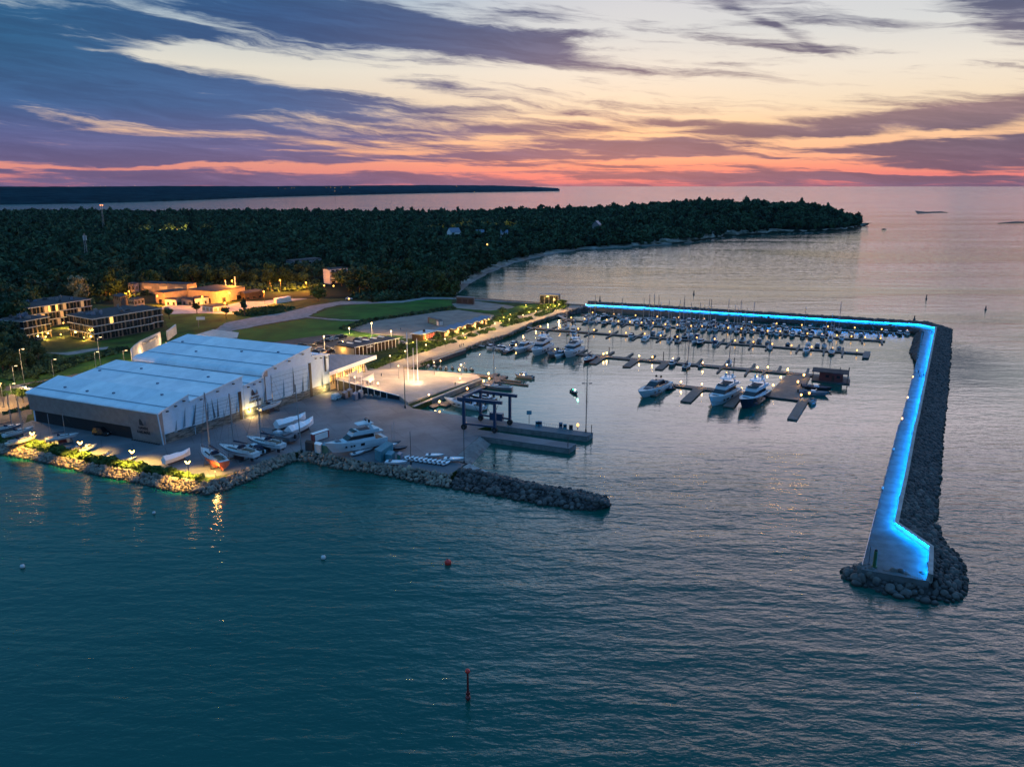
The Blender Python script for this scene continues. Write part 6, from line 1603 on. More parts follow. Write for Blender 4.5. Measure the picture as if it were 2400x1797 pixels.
# dinghies
for i in range(10):
    t = i / 9; px, py = 951 + 96 * t, 1076 + 12.5 * t
    o = open_boat('sailing_dinghy', f'small pale dinghy in the row of ten, {nth(i + 1)} from the storage box', 3.4, 'hull_white', 'shrink_wrap', 'dinghy')
    for ch in [c for c in o.children if c.name.split('.')[0] in ('console', 'windscreen', 'outboard_engine')]: bpy.data.objects.remove(ch)
    o['group'] = 'row of pale dinghies by the slipway'; g = P(px, py, YZ); o.location = (g.x, g.y, YZ + .35); o.rotation_euler = (0, 0, R(52))
for (px, py, rz, L, lab, m) in ((840, 1066, 40, 5.0, 'white rowing dinghy between yacht and tarpaulin shed', 'hull_white'), (860, 1058, 40, 5.4, 'second pale dinghy lying along the yacht keel', 'hull_white'), (876, 1047, 35, 5.2, 'upturned pale dinghy under the yacht stern', 'hull_grey'), (918, 1042, 5, 6.0, 'long narrow skiff with bare mast behind the tarpaulin shed', 'hull_grey'), (912, 1048, 8, 5.6, 'white skiff with bare mast behind the tarpaulin shed', 'hull_white'), (936, 1055, 10, 5.2, 'dark skiff right of the masted skiffs', 'hull_navy'), (930, 1089, -8, 6.6, 'white inflatable lying on the rock edge', 'hull_white'), (1020, 1072, -6, 5.6, 'single white dinghy lying above the row of ten', 'hull_white'), (1066, 1081, -6, 6.4, 'single white dinghy beside the slipway post', 'hull_white')):
    o = open_boat('dinghy', lab, L, m, 'shrink_wrap' if m == 'hull_white' else 'canvas_grey', 'dinghy')
    for ch in [c for c in o.children if c.name.split('.')[0] in ('console', 'windscreen', 'outboard_engine')]: bpy.data.objects.remove(ch)
    g = P(px, py, YZ); o.location = (g.x, g.y, YZ + .4); o.rotation_euler = (0, 0, R(rz))
    if 'masted' not in lab and 'mast' in lab: MB().tube((L * .15, 0, .3), (L * .15, 0, 7.0), .07, n=5).build('mast', 'alloy', o)
# travelling boat lift
LZ = YZ + .08
lb = [P(1087.7, 1006, LZ), P(1159.6, 1014, LZ), P(1195, 995.5, LZ), P(1126.8, 985.5, LZ)]
lf = thing('boat_lift', 'dark blue travelling boat lift on four wheels astride the slot', 'boat lift', (lb[0] + lb[2]) / 2)
HT = 10.4
nm = [None] * 4
dirs = (lb[1] - lb[0]).normalized()
for p in lb:
    MB().box((p.x, p.y, LZ + 1.2 + (HT - 1.2) / 2), (.85, .85, HT - 1.2), math.atan2(dirs.y, dirs.x)).build('leg', 'lift_blue', lf, world=True)
    w = MB(); wn_ = Vector((-dirs.y, dirs.x, 0)); w.tube(Vector((p.x, p.y, LZ + .95)) - wn_ * .45, Vector((p.x, p.y, LZ + .95)) + wn_ * .45, .95, n=14)
    wo_ = w.build('wheel', 'black_rubber', lf, world=True)
    MB().tube(Vector((p.x, p.y, LZ + .95)) - wn_ * .5 - lf.location, Vector((p.x, p.y, LZ + .95)) + wn_ * .5 - lf.location, .35, n=8).build('hub', 'steel_dark', wo_)
def beam(a, b, z, w, h, nm_, ext0=0, ext1=0, m='lift_blue'):
    d = (b - a); d.z = 0; d.normalize(); a = a - d * ext0; b = b + d * ext1; n = Vector((-d.y, d.x, 0)) * w / 2
    return MB().slab([Vector((q.x, q.y, z + h / 2)) for q in (a - n, b - n, b + n, a + n)], h).build(nm_, m, lf, world=True)
beam(lb[0], lb[1], LZ + HT, .9, 1.0, 'top_beam', 2.2, 2.6); beam(lb[3], lb[2], LZ + HT, .9, 1.0, 'top_beam', 2.2, 2.6)
beam(lb[0], lb[3], LZ + HT + .8, 1.0, .7, 'cross_beam'); 
beam(lb[0], lb[1], LZ + 2.1, .6, .6, 'lower_beam'); beam(lb[3], lb[2], LZ + 2.1, .6, .6, 'lower_beam')
ec = lb[3].lerp(lb[2], .55); MB().box((ec.x, ec.y, LZ + 2.3), (4.6, 1.7, 2.5), math.atan2(dirs.y, dirs.x)).build('engine_box', 'lift_blue', lf, world=True)
for t in (.25, .45, .7):
    for a_, b_ in ((lb[0], lb[1]), (lb[3], lb[2])):
        p = a_.lerp(b_, t); MB().box((p.x, p.y, LZ + HT - .9), (.7, .8, .8), .2).build('winch', 'steel_dark', lf, world=True)
for t in (.3, .7):
    p, q = lb[0].lerp(lb[1], t), lb[3].lerp(lb[2], t); mb = MB()
    pts = [p.lerp(q, k / 8) + UZ * (LZ * 0 + HT - .5 - 5.2 * math.sin(math.pi * k / 8)) for k in range(9)]
    for u, v in zip(pts[:-1], pts[1:]): mb.tube(u, v, .07, n=4)
    mb.build('sling', 'black_rubber', lf, world=True)
# fuel pumps, sign, bins on the pier
for i, (px, py, m, lab) in enumerate(((1259, 999, 'container_teal', 'teal fuel pump nearest the boat lift on the pier'), (1266, 999, 'slate_roof', 'grey fuel pump next to the teal one on the pier'), (1314, 1004, 'slate_roof', 'tall slim dispenser in the middle of the pier'), (1324, 1006, 'container_teal', 'teal dispenser right of the slim one on the pier'), (1338, 1008, 'steel_dark', 'dark bin beside the pier lamp'))):
    g = P(px, py, YZ + .07); r = thing('fuel_pump' if i < 4 else 'waste_bin', lab, 'pump' if i < 4 else 'bin', g)
    MB().box((0, 0, .9), (1.2, .8, 1.8 if i != 2 else 2.4)).build('body', m, r); MB().box((0, -.42, 1.25), (.8, .06, .6)).build('display', 'dark_glass', r)
    MB().box((0, 0, .06), (1.7, 1.2, .12)).build('plinth', 'concrete', r)
g = P(1240, 992, YZ + .07); r = thing('sign_board', 'pale blue sign board on a pole at the pier edge', 'sign', g)
MB().tube((0, 0, 0), (0, 0, 3.2), .09).build('pole', 'steel_dark', r); MB().box((0, 0, 3.8), (1.7, .12, 1.4)).build('board', 'roof_teal', r)
rl = thing('railing', 'low railing along the back edge of the pier', 'railing', P(1290, 1000, YZ)); mb = MB()
a, b = P(1271, 997.5, YZ + .07), P(1312, 1003, YZ + .07)
for i in range(9): p = a.lerp(b, i / 8); mb.tube(p, p + UZ * 1.05, .04, n=4)
mb.build('post', 'alloy', rl, world=True)['kind'] = 'stuff'; MB().tube(a + UZ * 1.05, b + UZ * 1.05, .05, n=4).build('rail', 'alloy', rl, world=True)
lamp_on(P(1354, 1007, YZ), YZ + .07, 'single dock lamp glowing on the fuel pier', 'dock lamps on the piers', 1.2)
rl = thing('railing', 'thin railing along the lower edge of the plaza', 'railing', P(960, 940, 3)); mb = MB()
a, b = P(938, 930, 3.1), P(985, 944, 2.2)
for i in range(10): p = a.lerp(b, i / 9); mb.tube(p, p + UZ * 1.05, .04, n=4)
mb.tube(a + UZ * 1.05, b + UZ * 1.05, .05, n=4); mb.build('rail', 'alloy', rl, world=True)

# ------------------------------------------------------------------ tall lamps and poles
def lamp_mast(lab, px, py, h, z=YZ, heads=2, lit=0, hm='steel_dark', r_=.17, grp=None):
    r = thing('lamp_mast', lab, 'lamp mast', P(px, py, z), 0, grp)
    MB().tube((0, 0, 0), (0, 0, h), r_, r_ * .6, 8).build('pole', hm, r)
    MB().box((0, 0, .5), (.5, .5, 1.0)).build('foot', 'steel_dark', r)
    if heads:
        MB().tube((-1.1, 0, h), (1.1, 0, h), .07, n=4).build('arm', 'steel_dark', r)
        for s in (-1, 1): MB().box((s * 1.2, -.2, h + .05), (.9, .5, .25)).build('lamp_head', 'lamp_glow_pale' if lit else 'steel_dark', r)
    return r
lamp_mast('tall dark lamp mast at the end of the fuel pier', 1373, 1013, 16.6)
lamp_mast('tall dark mast at the corner between plaza and yard', 949.8, 956.5, 15.8, heads=0)
lamp_mast('slim dark post at the head of the slipway', 1088, 1087, 11, heads=0, r_=.12)
lamp_mast('slim dark post standing among the dinghies', 963.5, 1088, 10, heads=0, r_=.10)
for (px, py, h, lab) in ((957, 895.5, 20.5, 'leftmost tall white flagpole lit from below on the plaza'), (970.5, 899.5, 14.5, 'short middle white flagpole on the plaza'), (979.5, 893.5, 17.5, 'right tall white flagpole lit from below on the plaza')):
    g = P(px, py, 3.2); r = thing('flagpole', lab, 'flagpole', g, 0, 'white flagpoles on the plaza')
    MB().tube((0, 0, 0), (0, 0, h), .20, .13, 8).build('pole', 'white_paint', r); MB().box((0, 0, .08), (1.3, 1.3, .16)).build('base_plate', 'concrete', r); MB().ball((0, 0, h + .1), .2).build('finial', 'alloy', r)
    plight(r, (1.2, -1.6, 2.2), 160, (1, .72, .42), .3)
# plaza lighting: low lamps and posts, slim posts added to light the paving
for (px, py, z, h, pw, lab) in ((1005, 934, 2.2, 1.2, 260, 'low bollard lamp on the near right part of the plaza'), (1078, 895, 2.1, 1.2, 260, 'low bollard lamp on the plaza near the jetty'), (1081, 879, 2.1, 4.2, 2600, 'post lamp glowing at the far quay corner of the plaza'), (1033, 871, 2.3, 4.5, 1500, 'post lamp behind the rental boats'), (915, 862, 3.8, 5.0, 2800, 'post lamp where promenade meets plaza'), (886, 907, 4.6, 1.2, 420, 'low lamp at the end of the terrace'), (868, 902, 5.0, 1.2, 300, 'low lamp on the terrace under the broad sail'), (832, 893, 5.6, 1.2, 300, 'low lamp on the terrace by the first sail'), (1018, 880, 2.5, 5.5, 3600, 'slim added lamp post behind the flagpoles'), (935, 890, 3.6, 5.5, 3600, 'slim added lamp post left of the flagpoles')):
    g = P(px, py, z); r = thing('post_lamp', lab, 'lamp', g, 0, 'lamps on the plaza')
    MB().tube((0, 0, 0), (0, 0, h), .08).build('post', 'steel_dark', r); MB().ball((0, 0, h + .3), .36 if h < 2 or h == 4.2 else .22, 6, 4).build('lamp_head', 'lamp_glow_pale', r)
    plight(r, (.3, -.5, h + .9), pw * .75, (1, .58, .24), .4)
# V shaped bank lamps
for i, (px, py) in enumerate(((81, 1052), (193, 1075), (314, 1097), (444, 1123))):
    g = P(px, py, YZ); r = thing('bank_lamp', f'lamp post with bright V shaped head on the hedge bank, {nth(i + 1)} from the left', 'lamp post', g, 0, 'V headed lamps along the hedge bank')
    MB().tube((0, 0, 0), (0, 0, 4.6), .09).build('pole', 'steel_dark', r)
    for s in (-1, 1): MB().add([(s * .06, -.09, 4.55), (s * .22, -.09, 4.55), (s * .78, -.09, 5.3), (s * .52, -.09, 5.3), (s * .06, .09, 4.55), (s * .22, .09, 4.55), (s * .78, .09, 5.3), (s * .52, .09, 5.3)], [(0, 1, 2, 3), (7, 6, 5, 4), (0, 4, 5, 1), (1, 5, 6, 2), (2, 6, 7, 3), (3, 7, 4, 0)]).build('lamp_head', 'bank_glow', r)
    plight(r, (0, .3, 5.9), 11500, (1, .52, .09), .35, spot=116, rot=(R(8), 0, 0))
g = P(505, 1118, YZ); r = thing('bank_lamp', 'low work lamp glowing among the scrap under the rusty hull', 'lamp post', g)
MB().tube((0, 0, 0), (0, 0, 1.4), .09).build('pole', 'steel_dark', r); MB().ball((0, 0, 1.6), .22).build('lamp_head', 'lamp_glow', r); plight(r, (-.4, .8, 2.2), 900, (1, .5, .12), .3)
# road lamps on the left, mostly unlit heads
for i, (px, pyb, pyt, lab) in enumerate(((35, 902, 872, 'lamp post by the road at the left edge'), (57, 897, 838, 'tall lamp post by the road left of the hangar'), (126, 882, 854, 'lamp post by the road behind the front hangar end'), (225, 860, 834, 'short lamp post left of the tall one on the bank'), (236, 856, 807, 'tall lamp post on the bank behind the hangars'), (291, 848, 828, 'lamp post by the entrance wall'), (27, 924, 908, 'low lamp in the west car park'))):
    g = P(px, pyb, YZ); h = max(3.5, min(14, (pyb - pyt) * .26)); r = thing('street_lamp', lab, 'street lamp', g, 0, 'street lamps along the western road')
    MB().tube((0, 0, 0), (0, 0, h), .12, .08, 6).build('pole', 'alloy', r); MB().tube((0, 0, h), (1.4, 0, h + .15), .07, n=4).build('arm', 'alloy', r); MB().box((1.6, 0, h + .15), (.9, .35, .18)).build('lamp_head', 'lamp_glow_pale', r)
    plight(r, (1.6, 0, h - .6), 420 if i != 6 else 900, (1, .62, .25), .3)
r = thing('street_lamp', 'street lamp flooding the west car park with orange light', 'street lamp', P(10, 955, YZ)); MB().tube((0, 0, 0), (0, 0, 9), .12).build('pole', 'alloy', r); MB().box((0, 0, 9.1), (.9, .4, .2)).build('lamp_head', 'lamp_glow', r); plight(r, (0, 0, 8.4), 7000, (1, .55, .16), .4)
# sodium lamps of the factory quarter
for (px, pyb, h, pw, lab) in ((547.5, 694, 11, 9000, 'bright orange street lamp on the roof line of the wide factory hall'), (659, 687, 9.5, 8000, 'bright orange street lamp on a pole at the right end of the yard'), (621, 713, 8.5, 7000, 'orange street lamp in the middle of the yard'), (719, 683, 6.5, 5000, 'orange street lamp at the bush by the white tower'), (477, 717, 6, 4500, 'orange lamp above the white box shed'), (240, 698, 6, 6000, 'orange street lamp behind the amber apartment block'), (372, 717, 6.5, 3200, 'orange wall lamp at the factory corner facing the apartments'), (540, 709, 6.5, 3000, 'orange wall lamp on the right face of the wide hall'), (530, 733, 6, 2600, 'orange lamp over the low garages'), (305, 700, 5, 2600, 'orange lamp behind the dark house roof')):
    g = P(px, pyb, YZ); r = thing('street_lamp', lab, 'street lamp', g, 0, 'orange lamps of the factory quarter')
    MB().tube((0, 0, 0), (0, 0, h), .14, .1, 6).build('pole', 'timber_dark', r); MB().ball((0, -.6, h + .3), .62, 6, 4).build('lamp_head', 'lamp_sodium', r); MB().tube((0, 0, h), (0, -.6, h + .3), .07, n=4).build('arm', 'steel_dark', r)
    plight(r, (0, -1.2, h - .5), pw * 2.0, SOD, .4)
r = thing('utility_pole', 'A shaped wooden pole beside the orange street lamp', 'utility pole', P(634, 688, YZ)); MB().tube((-2, 0, 0), (0, 0, 9.5), .17).build('pole', 'bark', r); MB().tube((2, 0, 0), (0, 0, 9.5), .17).build('strut', 'bark', r)
r = thing('billboard', 'small pale billboard on a post on the lawn', 'billboard', P(466, 768, YZ)); MB().tube((0, 0, 0), (0, 0, 5), .12).build('post', 'alloy', r); MB().box((1.5, 0, 5.4), (4.6, .2, 1.7), .2).build('board', 'render_white', r)
# small lights in the wood (porches and lamps between the trees)
def wood_lights():
    spots = [(108, 513, 1), (380, 541, 2), (388, 544, 2), (414, 539, 3), (425, 546, 4), (440, 545, 2), (532, 543, 1.6), (134, 582, 1.4), (43, 584, 1), (231, 577, 1.4), (400, 628, .8), (596, 626, 1.2), (1017, 537, 1.2), (1047, 539, 2), (1063, 540, .9), (1160, 538, 1.4), (1198, 539, 2.2), (1211, 532, 1.6), (1174, 563, 1.4), (1142, 573, 1.8), (946, 543, .8), (984, 540, .9), (1262, 542, 1.1), (1250, 529, .7), (744, 669, 1.2), (760, 669, 1.2), (782, 670, 1.2), (818, 700, 1.2), (1014, 546, .7), (292, 671, 1.6)]
    for i, (px, py, s) in enumerate(spots):
        z = 13 if py < 600 else (9 if py < 650 else 4)
        p = P(px, py, z); z += 1.5 * (py < 600)
        p = P(px, py, z); gz = float(land_h(p.x, p.y)) if p.y > 520 else YZ
        D = p.length
        r = thing('house_lamp', 'small warm lamp shining between the trees of the wood', 'lamp', (p.x, p.y, gz), 0, 'warm lamps scattered through the wood')
        MB().tube((0, 0, 0), (0, 0, z - gz), .15, n=4).build('post', 'steel_dark', r)
        MB().ball((0, -.4, z - gz), (.55 + .35 * s) * (D / 1100) ** .6, 6, 4).build('lamp_head', 'lamp_house', r)
        if s > 1.9: plight(r, (0, -6, z - gz + 2), 5500 * s, (1, .55, .12), 1)
wood_lights()
for i, (px, py) in enumerate(((652, 441), (668, 442), (684, 440.5), (690, 441), (160, 436.5), (218, 436), (235, 436.3), (247, 436.5), (316, 435.5), (765, 440), (775, 439.5), (785, 440.5), (800, 439), (820, 440), (1070, 436.6), (785, 448), (1112, 450))):
    p = P(px, 470 - (470 - py), 0) if py > 445 else None
    d = ray(px, py); t = 5200 / d.y; q = CAMP + d * t
    r = thing('shore_light', 'tiny light on the far shore across the bay', 'light', (q.x, q.y, 0), 0, 'tiny lights along the far shore')
    MB().tube((0, 0, 0), (0, 0, q.z), .5, n=3).build('post', 'far_woods', r); MB().ball((0, 0, q.z), 1.1, 6, 4).build('lamp_head', 'lamp_house', r)
# promenade lamp posts and hedge lights
a, b = P(930, 850, YZ), P(1330, 721, YZ)
for i in range(11):
    t = (i + .4) / 11.2; g = a.lerp(b, t)
    r = thing('promenade_lamp', f'slim promenade lamp, {nth(i + 1)} from the plaza', 'lamp post', g, 0, 'slim lamps along the promenade')
    MB().tube((0, 0, 0), (0, 0, 4.2), .07, n=5).build('pole', 'steel_dark', r); MB().box((0, 0, 4.3), (.6, .3, .16)).build('lamp_head', 'lamp_glow_pale', r)
    plight(r, (.2, -.2, 3.9), 1400, (1, .55, .18), .3)
for i, (px, py) in enumerate(((968, 806), (1000, 800), (1090, 795), (1172, 756), (1180, 748), (1196, 740), (1240, 735), (1262, 725), (1290, 718), (1232, 718), (1300, 722))):
    g = P(px, py, YZ); r = thing('garden_lamp', f'low hedge lamp glowing by the promenade beds, {nth(i + 1)} from the plaza', 'lamp', g, 0, 'low lamps among the promenade beds')
    MB().tube((0, 0, 0), (0, 0, .8), .08, n=5).build('post', 'steel_dark', r); MB().ball((0, 0, 1.0), .26, 6, 4).build('lamp_head', 'lamp_glow', r); plight(r, (.3, -.6, 1.9), 800, (1, .58, .12), .3)
# car park lamps
for (px, py, h, pw, lab) in ((761, 820, 6.5, 3600, 'lamp post between the parked cars'), (872, 789, 7, 3800, 'lamp post behind the long pavilion'), (819, 783, 3, 1200, 'low lamp at the far edge of the car park'), (917, 790, 3, 1000, 'round lamp on the lawn behind the pavilion')):
    g = P(px, py, YZ); r = thing('street_lamp', lab, 'street lamp', g, 0, 'lamps of the car park')
    MB().tube((0, 0, 0), (0, 0, h), .1, n=6).build('pole', 'white_paint', r); MB().ball((0, 0, h + .3), .42, 6, 4).build('lamp_head', 'lamp_glow_pale', r); plight(r, (0, -.8, h + .2), pw, (1, .62, .24), .4)
# breakwater lamps
for i, (px, py) in enumerate(((2139, 889), (2126.5, 938), (2113.5, 988), (2093.5, 1060), (2067.5, 1152))):
    g = P(px, py, BZ); r = dup(dock_lamp, (g.x, g.y, BZ), 0, ('lit' if i < 3 else 'pale unlit') + f' bollard lamp on the breakwater inner edge, {nth(i + 1)} from its corner', 'bollard lamps on the breakwater edge', .85)
    if i > 2:
        for ch in r.children:
            if ch.name.startswith('lamp_head'): ch.data = ch.data.copy(); ch.data.materials[0] = MATS['buoy_white']
drop(dock_lamp)

# ------------------------------------------------------------------ cars
def car(name, lab, m, van=False):
    r = thing(name, lab, 'car')
    rs = [(-2.2, .62, .86), (-2.15, .8, 1.0), (-.9, .82, 1.04), (.9, .82, .98), (1.9, .8, .86), (2.2, .7, .62)]
    body = MB().rings([[(x, -.9 * (w / .82), .28), (x, -.92 * (w / .82), .6), (x, -.84 * (w / .82), z), (x, .84 * (w / .82), z), (x, .92 * (w / .82), .6), (x, .9 * (w / .82), .28)] for x, w, z in rs]); body.build('body', m, r)
    MB().block(-1.9 if not van else -2.1, 1.0, .96, 1.5 if not van else 1.95, 1.66, 1.3, .85, .7 if not van else .2).build('cabin', m, r)
    MB().block(-1.62 if not van else -1.9, .92, 1.06, 1.40, 1.66, 1.42, .62, .45).build('window_band', 'tint', r)
    for x in (-1.35, 1.35):
        for s in (-1, 1): MB().tube((x, s * .72, .33), (x, s * .95, .33), .33, n=10).build('wheel', 'black_rubber', r)
    for s in (-1, 1): MB().box((2.16, s * .6, .66), (.1, .36, .14)).build('headlight', 'white_paint', r); MB().box((-2.18, s * .62, .78), (.1, .3, .16)).build('tail_light', 'buoy_red', r)
    return r
CARS = {k: car('parked_car', k, 'car_' + k) for k in ('black', 'silver', 'white', 'red')}
cars = [(708, 811, 20, 'black', 'in the car park nearest the rear hangar roof'), (731, 812, 25, 'black', 'second from the hangar roof in the car park'), (748, 806, 25, 'black', 'left of the car park lamp'), (762, 801, 25, 'black', 'just behind the car park lamp'), (772, 799, 25, 'silver', 'beside the black one behind the car park lamp'), (770, 793, 25, 'black', 'in the rear row left of the dark pair'), (783, 796, 25, 'silver', 'in the rear row below the dark pair'), (795, 792, 25, 'black', 'largest of the dark pair in the rear row'), (804, 790, 25, 'black', 'rightmost of the dark pair in the rear row'), (740, 826, 10, 'black', 'in the front row by the hangar step'), (750, 822, 10, 'silver', 'second in the front row by the hangar step'), (765, 818, 10, 'black', 'in front of the car park lamp'), (774, 825, 70, 'black', 'against the pavilion end wall'), (801, 807, 15, 'black', 'half behind the pavilion roof at its left'), (838, 798, 10, 'black', 'behind the pavilion roof'), (848, 797, 10, 'white', 'behind the pavilion roof skylights'), (858, 797, 10, 'red', 'behind the far end of the pavilion roof'), (944, 806, -20, 'silver', 'at the right end of the pavilion'), (393, 725, -10, 'silver', 'in front of the orange factory corner'), (60, 915, 10, 'white', 'in the west car park by the hangar end'), (48, 912, 10, 'silver', 'in the west car park left of the white one'), (818, 702, 10, 'white', 'driving on the gravel road with lights on'), (95, 797, 0, 'silver', 'parked by the apartment court lamp')]
for (px, py, rz, k, wh) in cars:
    g = P(px, py, YZ + .1); dup(CARS[k], (g.x, g.y, YZ + .1), R(rz), f'{k} car {wh}', 'parked cars', 1.08)
for c_ in CARS.values(): drop(c_)
tr = car('parked_van', 'dark pick-up parked against the metal side wall of the front hangar', 'car_black', True); g = P(240, 1019, YZ); tr.location = (g.x, g.y, YZ + .05); tr.rotation_euler = (0, 0, R(-12)); tr.scale = (1.3,) * 3
for (px, py, s, lab, m) in ((790, 935, 1, 'white van below the dark plaza wall', 'car_white'),):
    v = car('parked_van', lab, m, True); g = P(px, py, YZ); v.location = (g.x, g.y, YZ + .05); v.rotation_euler = (0, 0, R(70)); v.scale = (1.2,) * 3
for i, (px, py) in enumerate(((809, 937), (820, 931), (833, 940), (845, 935))):
    boxy('boat_trailer', ['dark box trailer next to the white van', 'dark box trailer close to the plaza wall', 'grey box trailer farthest from the plaza wall', 'grey box trailer right of the others'][i], [(px, py), (px - 7, py - 3), (px + 7, py - 5)], 2.4, 'container_dark' if i < 2 else 'slate_roof', 'slate_roof', 'trailer')
for i, (px, py) in enumerate(((858, 931), (869, 932), (880, 933), (889, 935))):
    g = P(px, py, YZ); r = thing('drum_buoy', f'round mooring drum below the plaza wall, {nth(i + 1)} from the trailers', 'buoy', (g.x, g.y, YZ), 0, 'mooring drums below the plaza wall')
    MB().ball((0, 0, .75), .75, 8, 5).build('float', 'render_grey', r); MB().tube((0, 0, 1.4), (0, 0, 1.8), .12, n=5).build('ring', 'steel_dark', r)

# ------------------------------------------------------------------ people
def person_mesh():
    me = bpy.data.meshes.new('body')
    V = [(0, 0, .95), (0, 0, 1.2), (0, 0, 1.42), (0, 0, 1.52), (0, 0.01, 1.66), (-.2, 0, 1.40), (-.26, .03, 1.12), (-.24, .12, .88), (.2, 0, 1.40), (.26, -.03, 1.12), (.24, -.02, .88), (-.1, 0, .88), (-.12, .12, .5), (-.12, .0, .06), (-.12, .16, .03), (.1, 0, .88), (.12, -.06, .5), (.12, -.22, .08), (.12, -.08, .03)]
    E = [(0, 1), (1, 2), (2, 3), (3, 4), (2, 5), (5, 6), (6, 7), (2, 8), (8, 9), (9, 10), (0, 11), (11, 12), (12, 13), (13, 14), (0, 15), (15, 16), (16, 17), (17, 18)]
    rad = [.16, .15, .17, .065, .115, .075, .055, .045, .075, .055, .045, .10, .07, .05, .04, .10, .07, .05, .04]
    me.from_pydata(V, E, []); o = bpy.data.objects.new('body', me); COL.objects.link(o)
    o.modifiers.new('skin', 'SKIN'); o.modifiers.new('sub', 'SUBSURF').levels = 1
    for v, q in zip(me.skin_vertices[0].data, rad): v.radius = (q, q * .85)
    me.skin_vertices[0].data[0].use_root = True
    bpy.context.view_layer.update()
    m2 = bpy.data.meshes.new_from_object(o.evaluated_get(bpy.context.evaluated_depsgraph_get())); bpy.data.objects.remove(o)
    m2.materials.clear(); m2.materials.append(MATS['cloth_dark']); m2.materials.append(MATS['skin']); m2.materials.append(MATS['cloth_blue'])
    for p in m2.polygons: p.material_index = 1 if p.center.z > 1.55 or (abs(p.center.x) > .19 and p.center.z < .96) else (2 if p.center.z < .92 else 0)
    return m2
PM = person_mesh()
ppl = [(2155, 888, BZ, 'walking in the middle of the blue breakwater, leftmost of four'), (2160, 885, BZ, 'walking on the blue breakwater, second of four'), (2164, 884, BZ, 'walking on the blue breakwater, third of four'), (2168, 883, BZ, 'walking on the blue breakwater, rightmost of four'), (2152, 877, BZ, 'standing at the inner edge of the blue breakwater'), (2183, 783, BZ, 'standing at the corner of the blue breakwater'), (2187, 783, BZ, 'beside another at the corner of the breakwater'), (1360, 721, YZ, 'at the start of the blue walkway'), (1078, 815, YZ, 'on the promenade above the stone quay'), (1082, 813, YZ, 'next to another above the stone quay'), (1086, 812, YZ, 'at the end of the quay railing'), (848, 899, 5.2, 'standing on the terrace between the sails'), (851, 900, 5.2, 'beside another on the terrace'), (861, 903, 5.0, 'on the terrace near the broad sail'), (894, 884, 4.2, 'dark figure alone on the plaza'), (1067, 905, 2.2, 'near the low lamp on the plaza'), (1304, 730, YZ, 'at the end of the promenade by the rocks'), (939, 775, YZ + .1, 'alone on the sand field'), (1158, 1100, 1.0, 'sitting group at the end of the slipway gangway')]
for (px, py, z, wh) in ppl:
    g = P(px, py, z); r = thing('person', 'person in dark clothes ' + wh.replace('sitting group', 'standing'), 'person', (g.x, g.y, z + .02), rng.uniform(0, 6.28), 'people strolling')
    link('body', PM, r); MB().ball((0, 0, 1.70), .125, 6, 4).build('hair', 'cloth_dark', r)

# ------------------------------------------------------------------ buoys and the tip beacon
for (px, py, m, rr_, lab) in ((1050, 1321, 'buoy_red', .75, 'round red buoy floating in the foreground water'), (758, 1309, 'buoy_white', .55, 'round white buoy left of the red one'), (53, 1330, 'buoy_white', .5, 'white buoy at the left edge of the water'), (361, 1204, 'buoy_white', .4, 'small pale buoy off the lit bank')):
    g = P(px, py, 0); r = thing('mooring_buoy', lab, 'buoy', g); MB().ball((0, 0, .35), rr_, 14, 9).build('float', m, r, smooth=True); MB().tube((0, 0, .3 + rr_), (0, 0, .6 + rr_), .09, n=6).build('ring', 'steel_dark', r)
for (px, py, h, lab) in ((1406, 705, 3.4, 'dark channel marker beyond the breakwater, leftmost'), (1626, 690, 3.0, 'dark channel marker beyond the breakwater, second from left'), (2171, 701, 3.4, 'dark channel marker far right beyond the breakwater'), (2143, 749, 2.6, 'dark channel marker near the breakwater corner'), (2310, 726, 2.6, 'dark channel marker near the right edge')):
    g = P(px, py, 0); r = thing('channel_marker', lab, 'buoy', g); MB().tube((0, 0, -.5), (0, 0, h), .45, .3, 8).build('body', 'steel_dark', r); MB().ball((0, 0, .1), .8, 8, 5).build('float', 'steel_dark', r)
g = P(1097, 1640, 0); r = thing('spar_buoy', 'slim dark red spar buoy standing in the near water', 'buoy', g)
MB().tube((0, 0, -1), (0, 0, 5.0), .22, .16, 10).build('spar', 'hull_red', r); MB().ball((0, 0, 5.3), .42, 12, 8).build('topmark', 'buoy_red', r); MB().ball((0, 0, .5), .45, 12, 8).build('float', 'hull_red', r); MB().tube((0, 0, 1.1), (0, 0, 1.5), .36, n=10).build('collar', 'hull_red', r)
g = P(2049, 1328, BZ); r = thing('beacon', 'dark green cylindrical beacon at the breakwater tip', 'beacon', g)
MB().tube((0, 0, 0), (0, 0, 3.6), .38, .36, 12).build('column', 'beacon_green', r); MB().tube((0, 0, 0), (0, 0, .3), .6, n=12).build('foot', 'beacon_green', r); MB().ball((0, 0, 3.75), .3).build('lantern', 'dark_glass', r)
g = P(2036, 1322, BZ); r = thing('steel_post', 'thin dark post left of the green beacon', 'post', g); MB().tube((0, 0, 0), (0, 0, 4.2), .07).build('pole', 'steel_dark', r); MB().box((0, 0, .1), (.4, .4, .2)).build('foot', 'steel_dark', r)
# reefs
for (pts, lab) in (([(2150, 501), (2185, 499), (2222, 498), (2205, 495.5), (2170, 496.5), (2145, 494)], 'flat dark reef lying in the bright water'), ([(2338, 523), (2398, 522), (2440, 523), (2440, 520), (2380, 519)], 'flat dark reef at the right edge')):
    ps = PL(pts, .6); r = MB().slab(ps, 2).build('reef', 'rock_bed'); tag(r, lab, 'reef')
g = P(2072, 538, 0); r = MB().ball((g.x, g.y, 0), 5, 8, 5, .35).build('boulder', 'rock_bed'); tag(r, 'dark sea boulder off the wooded headland', 'boulder')

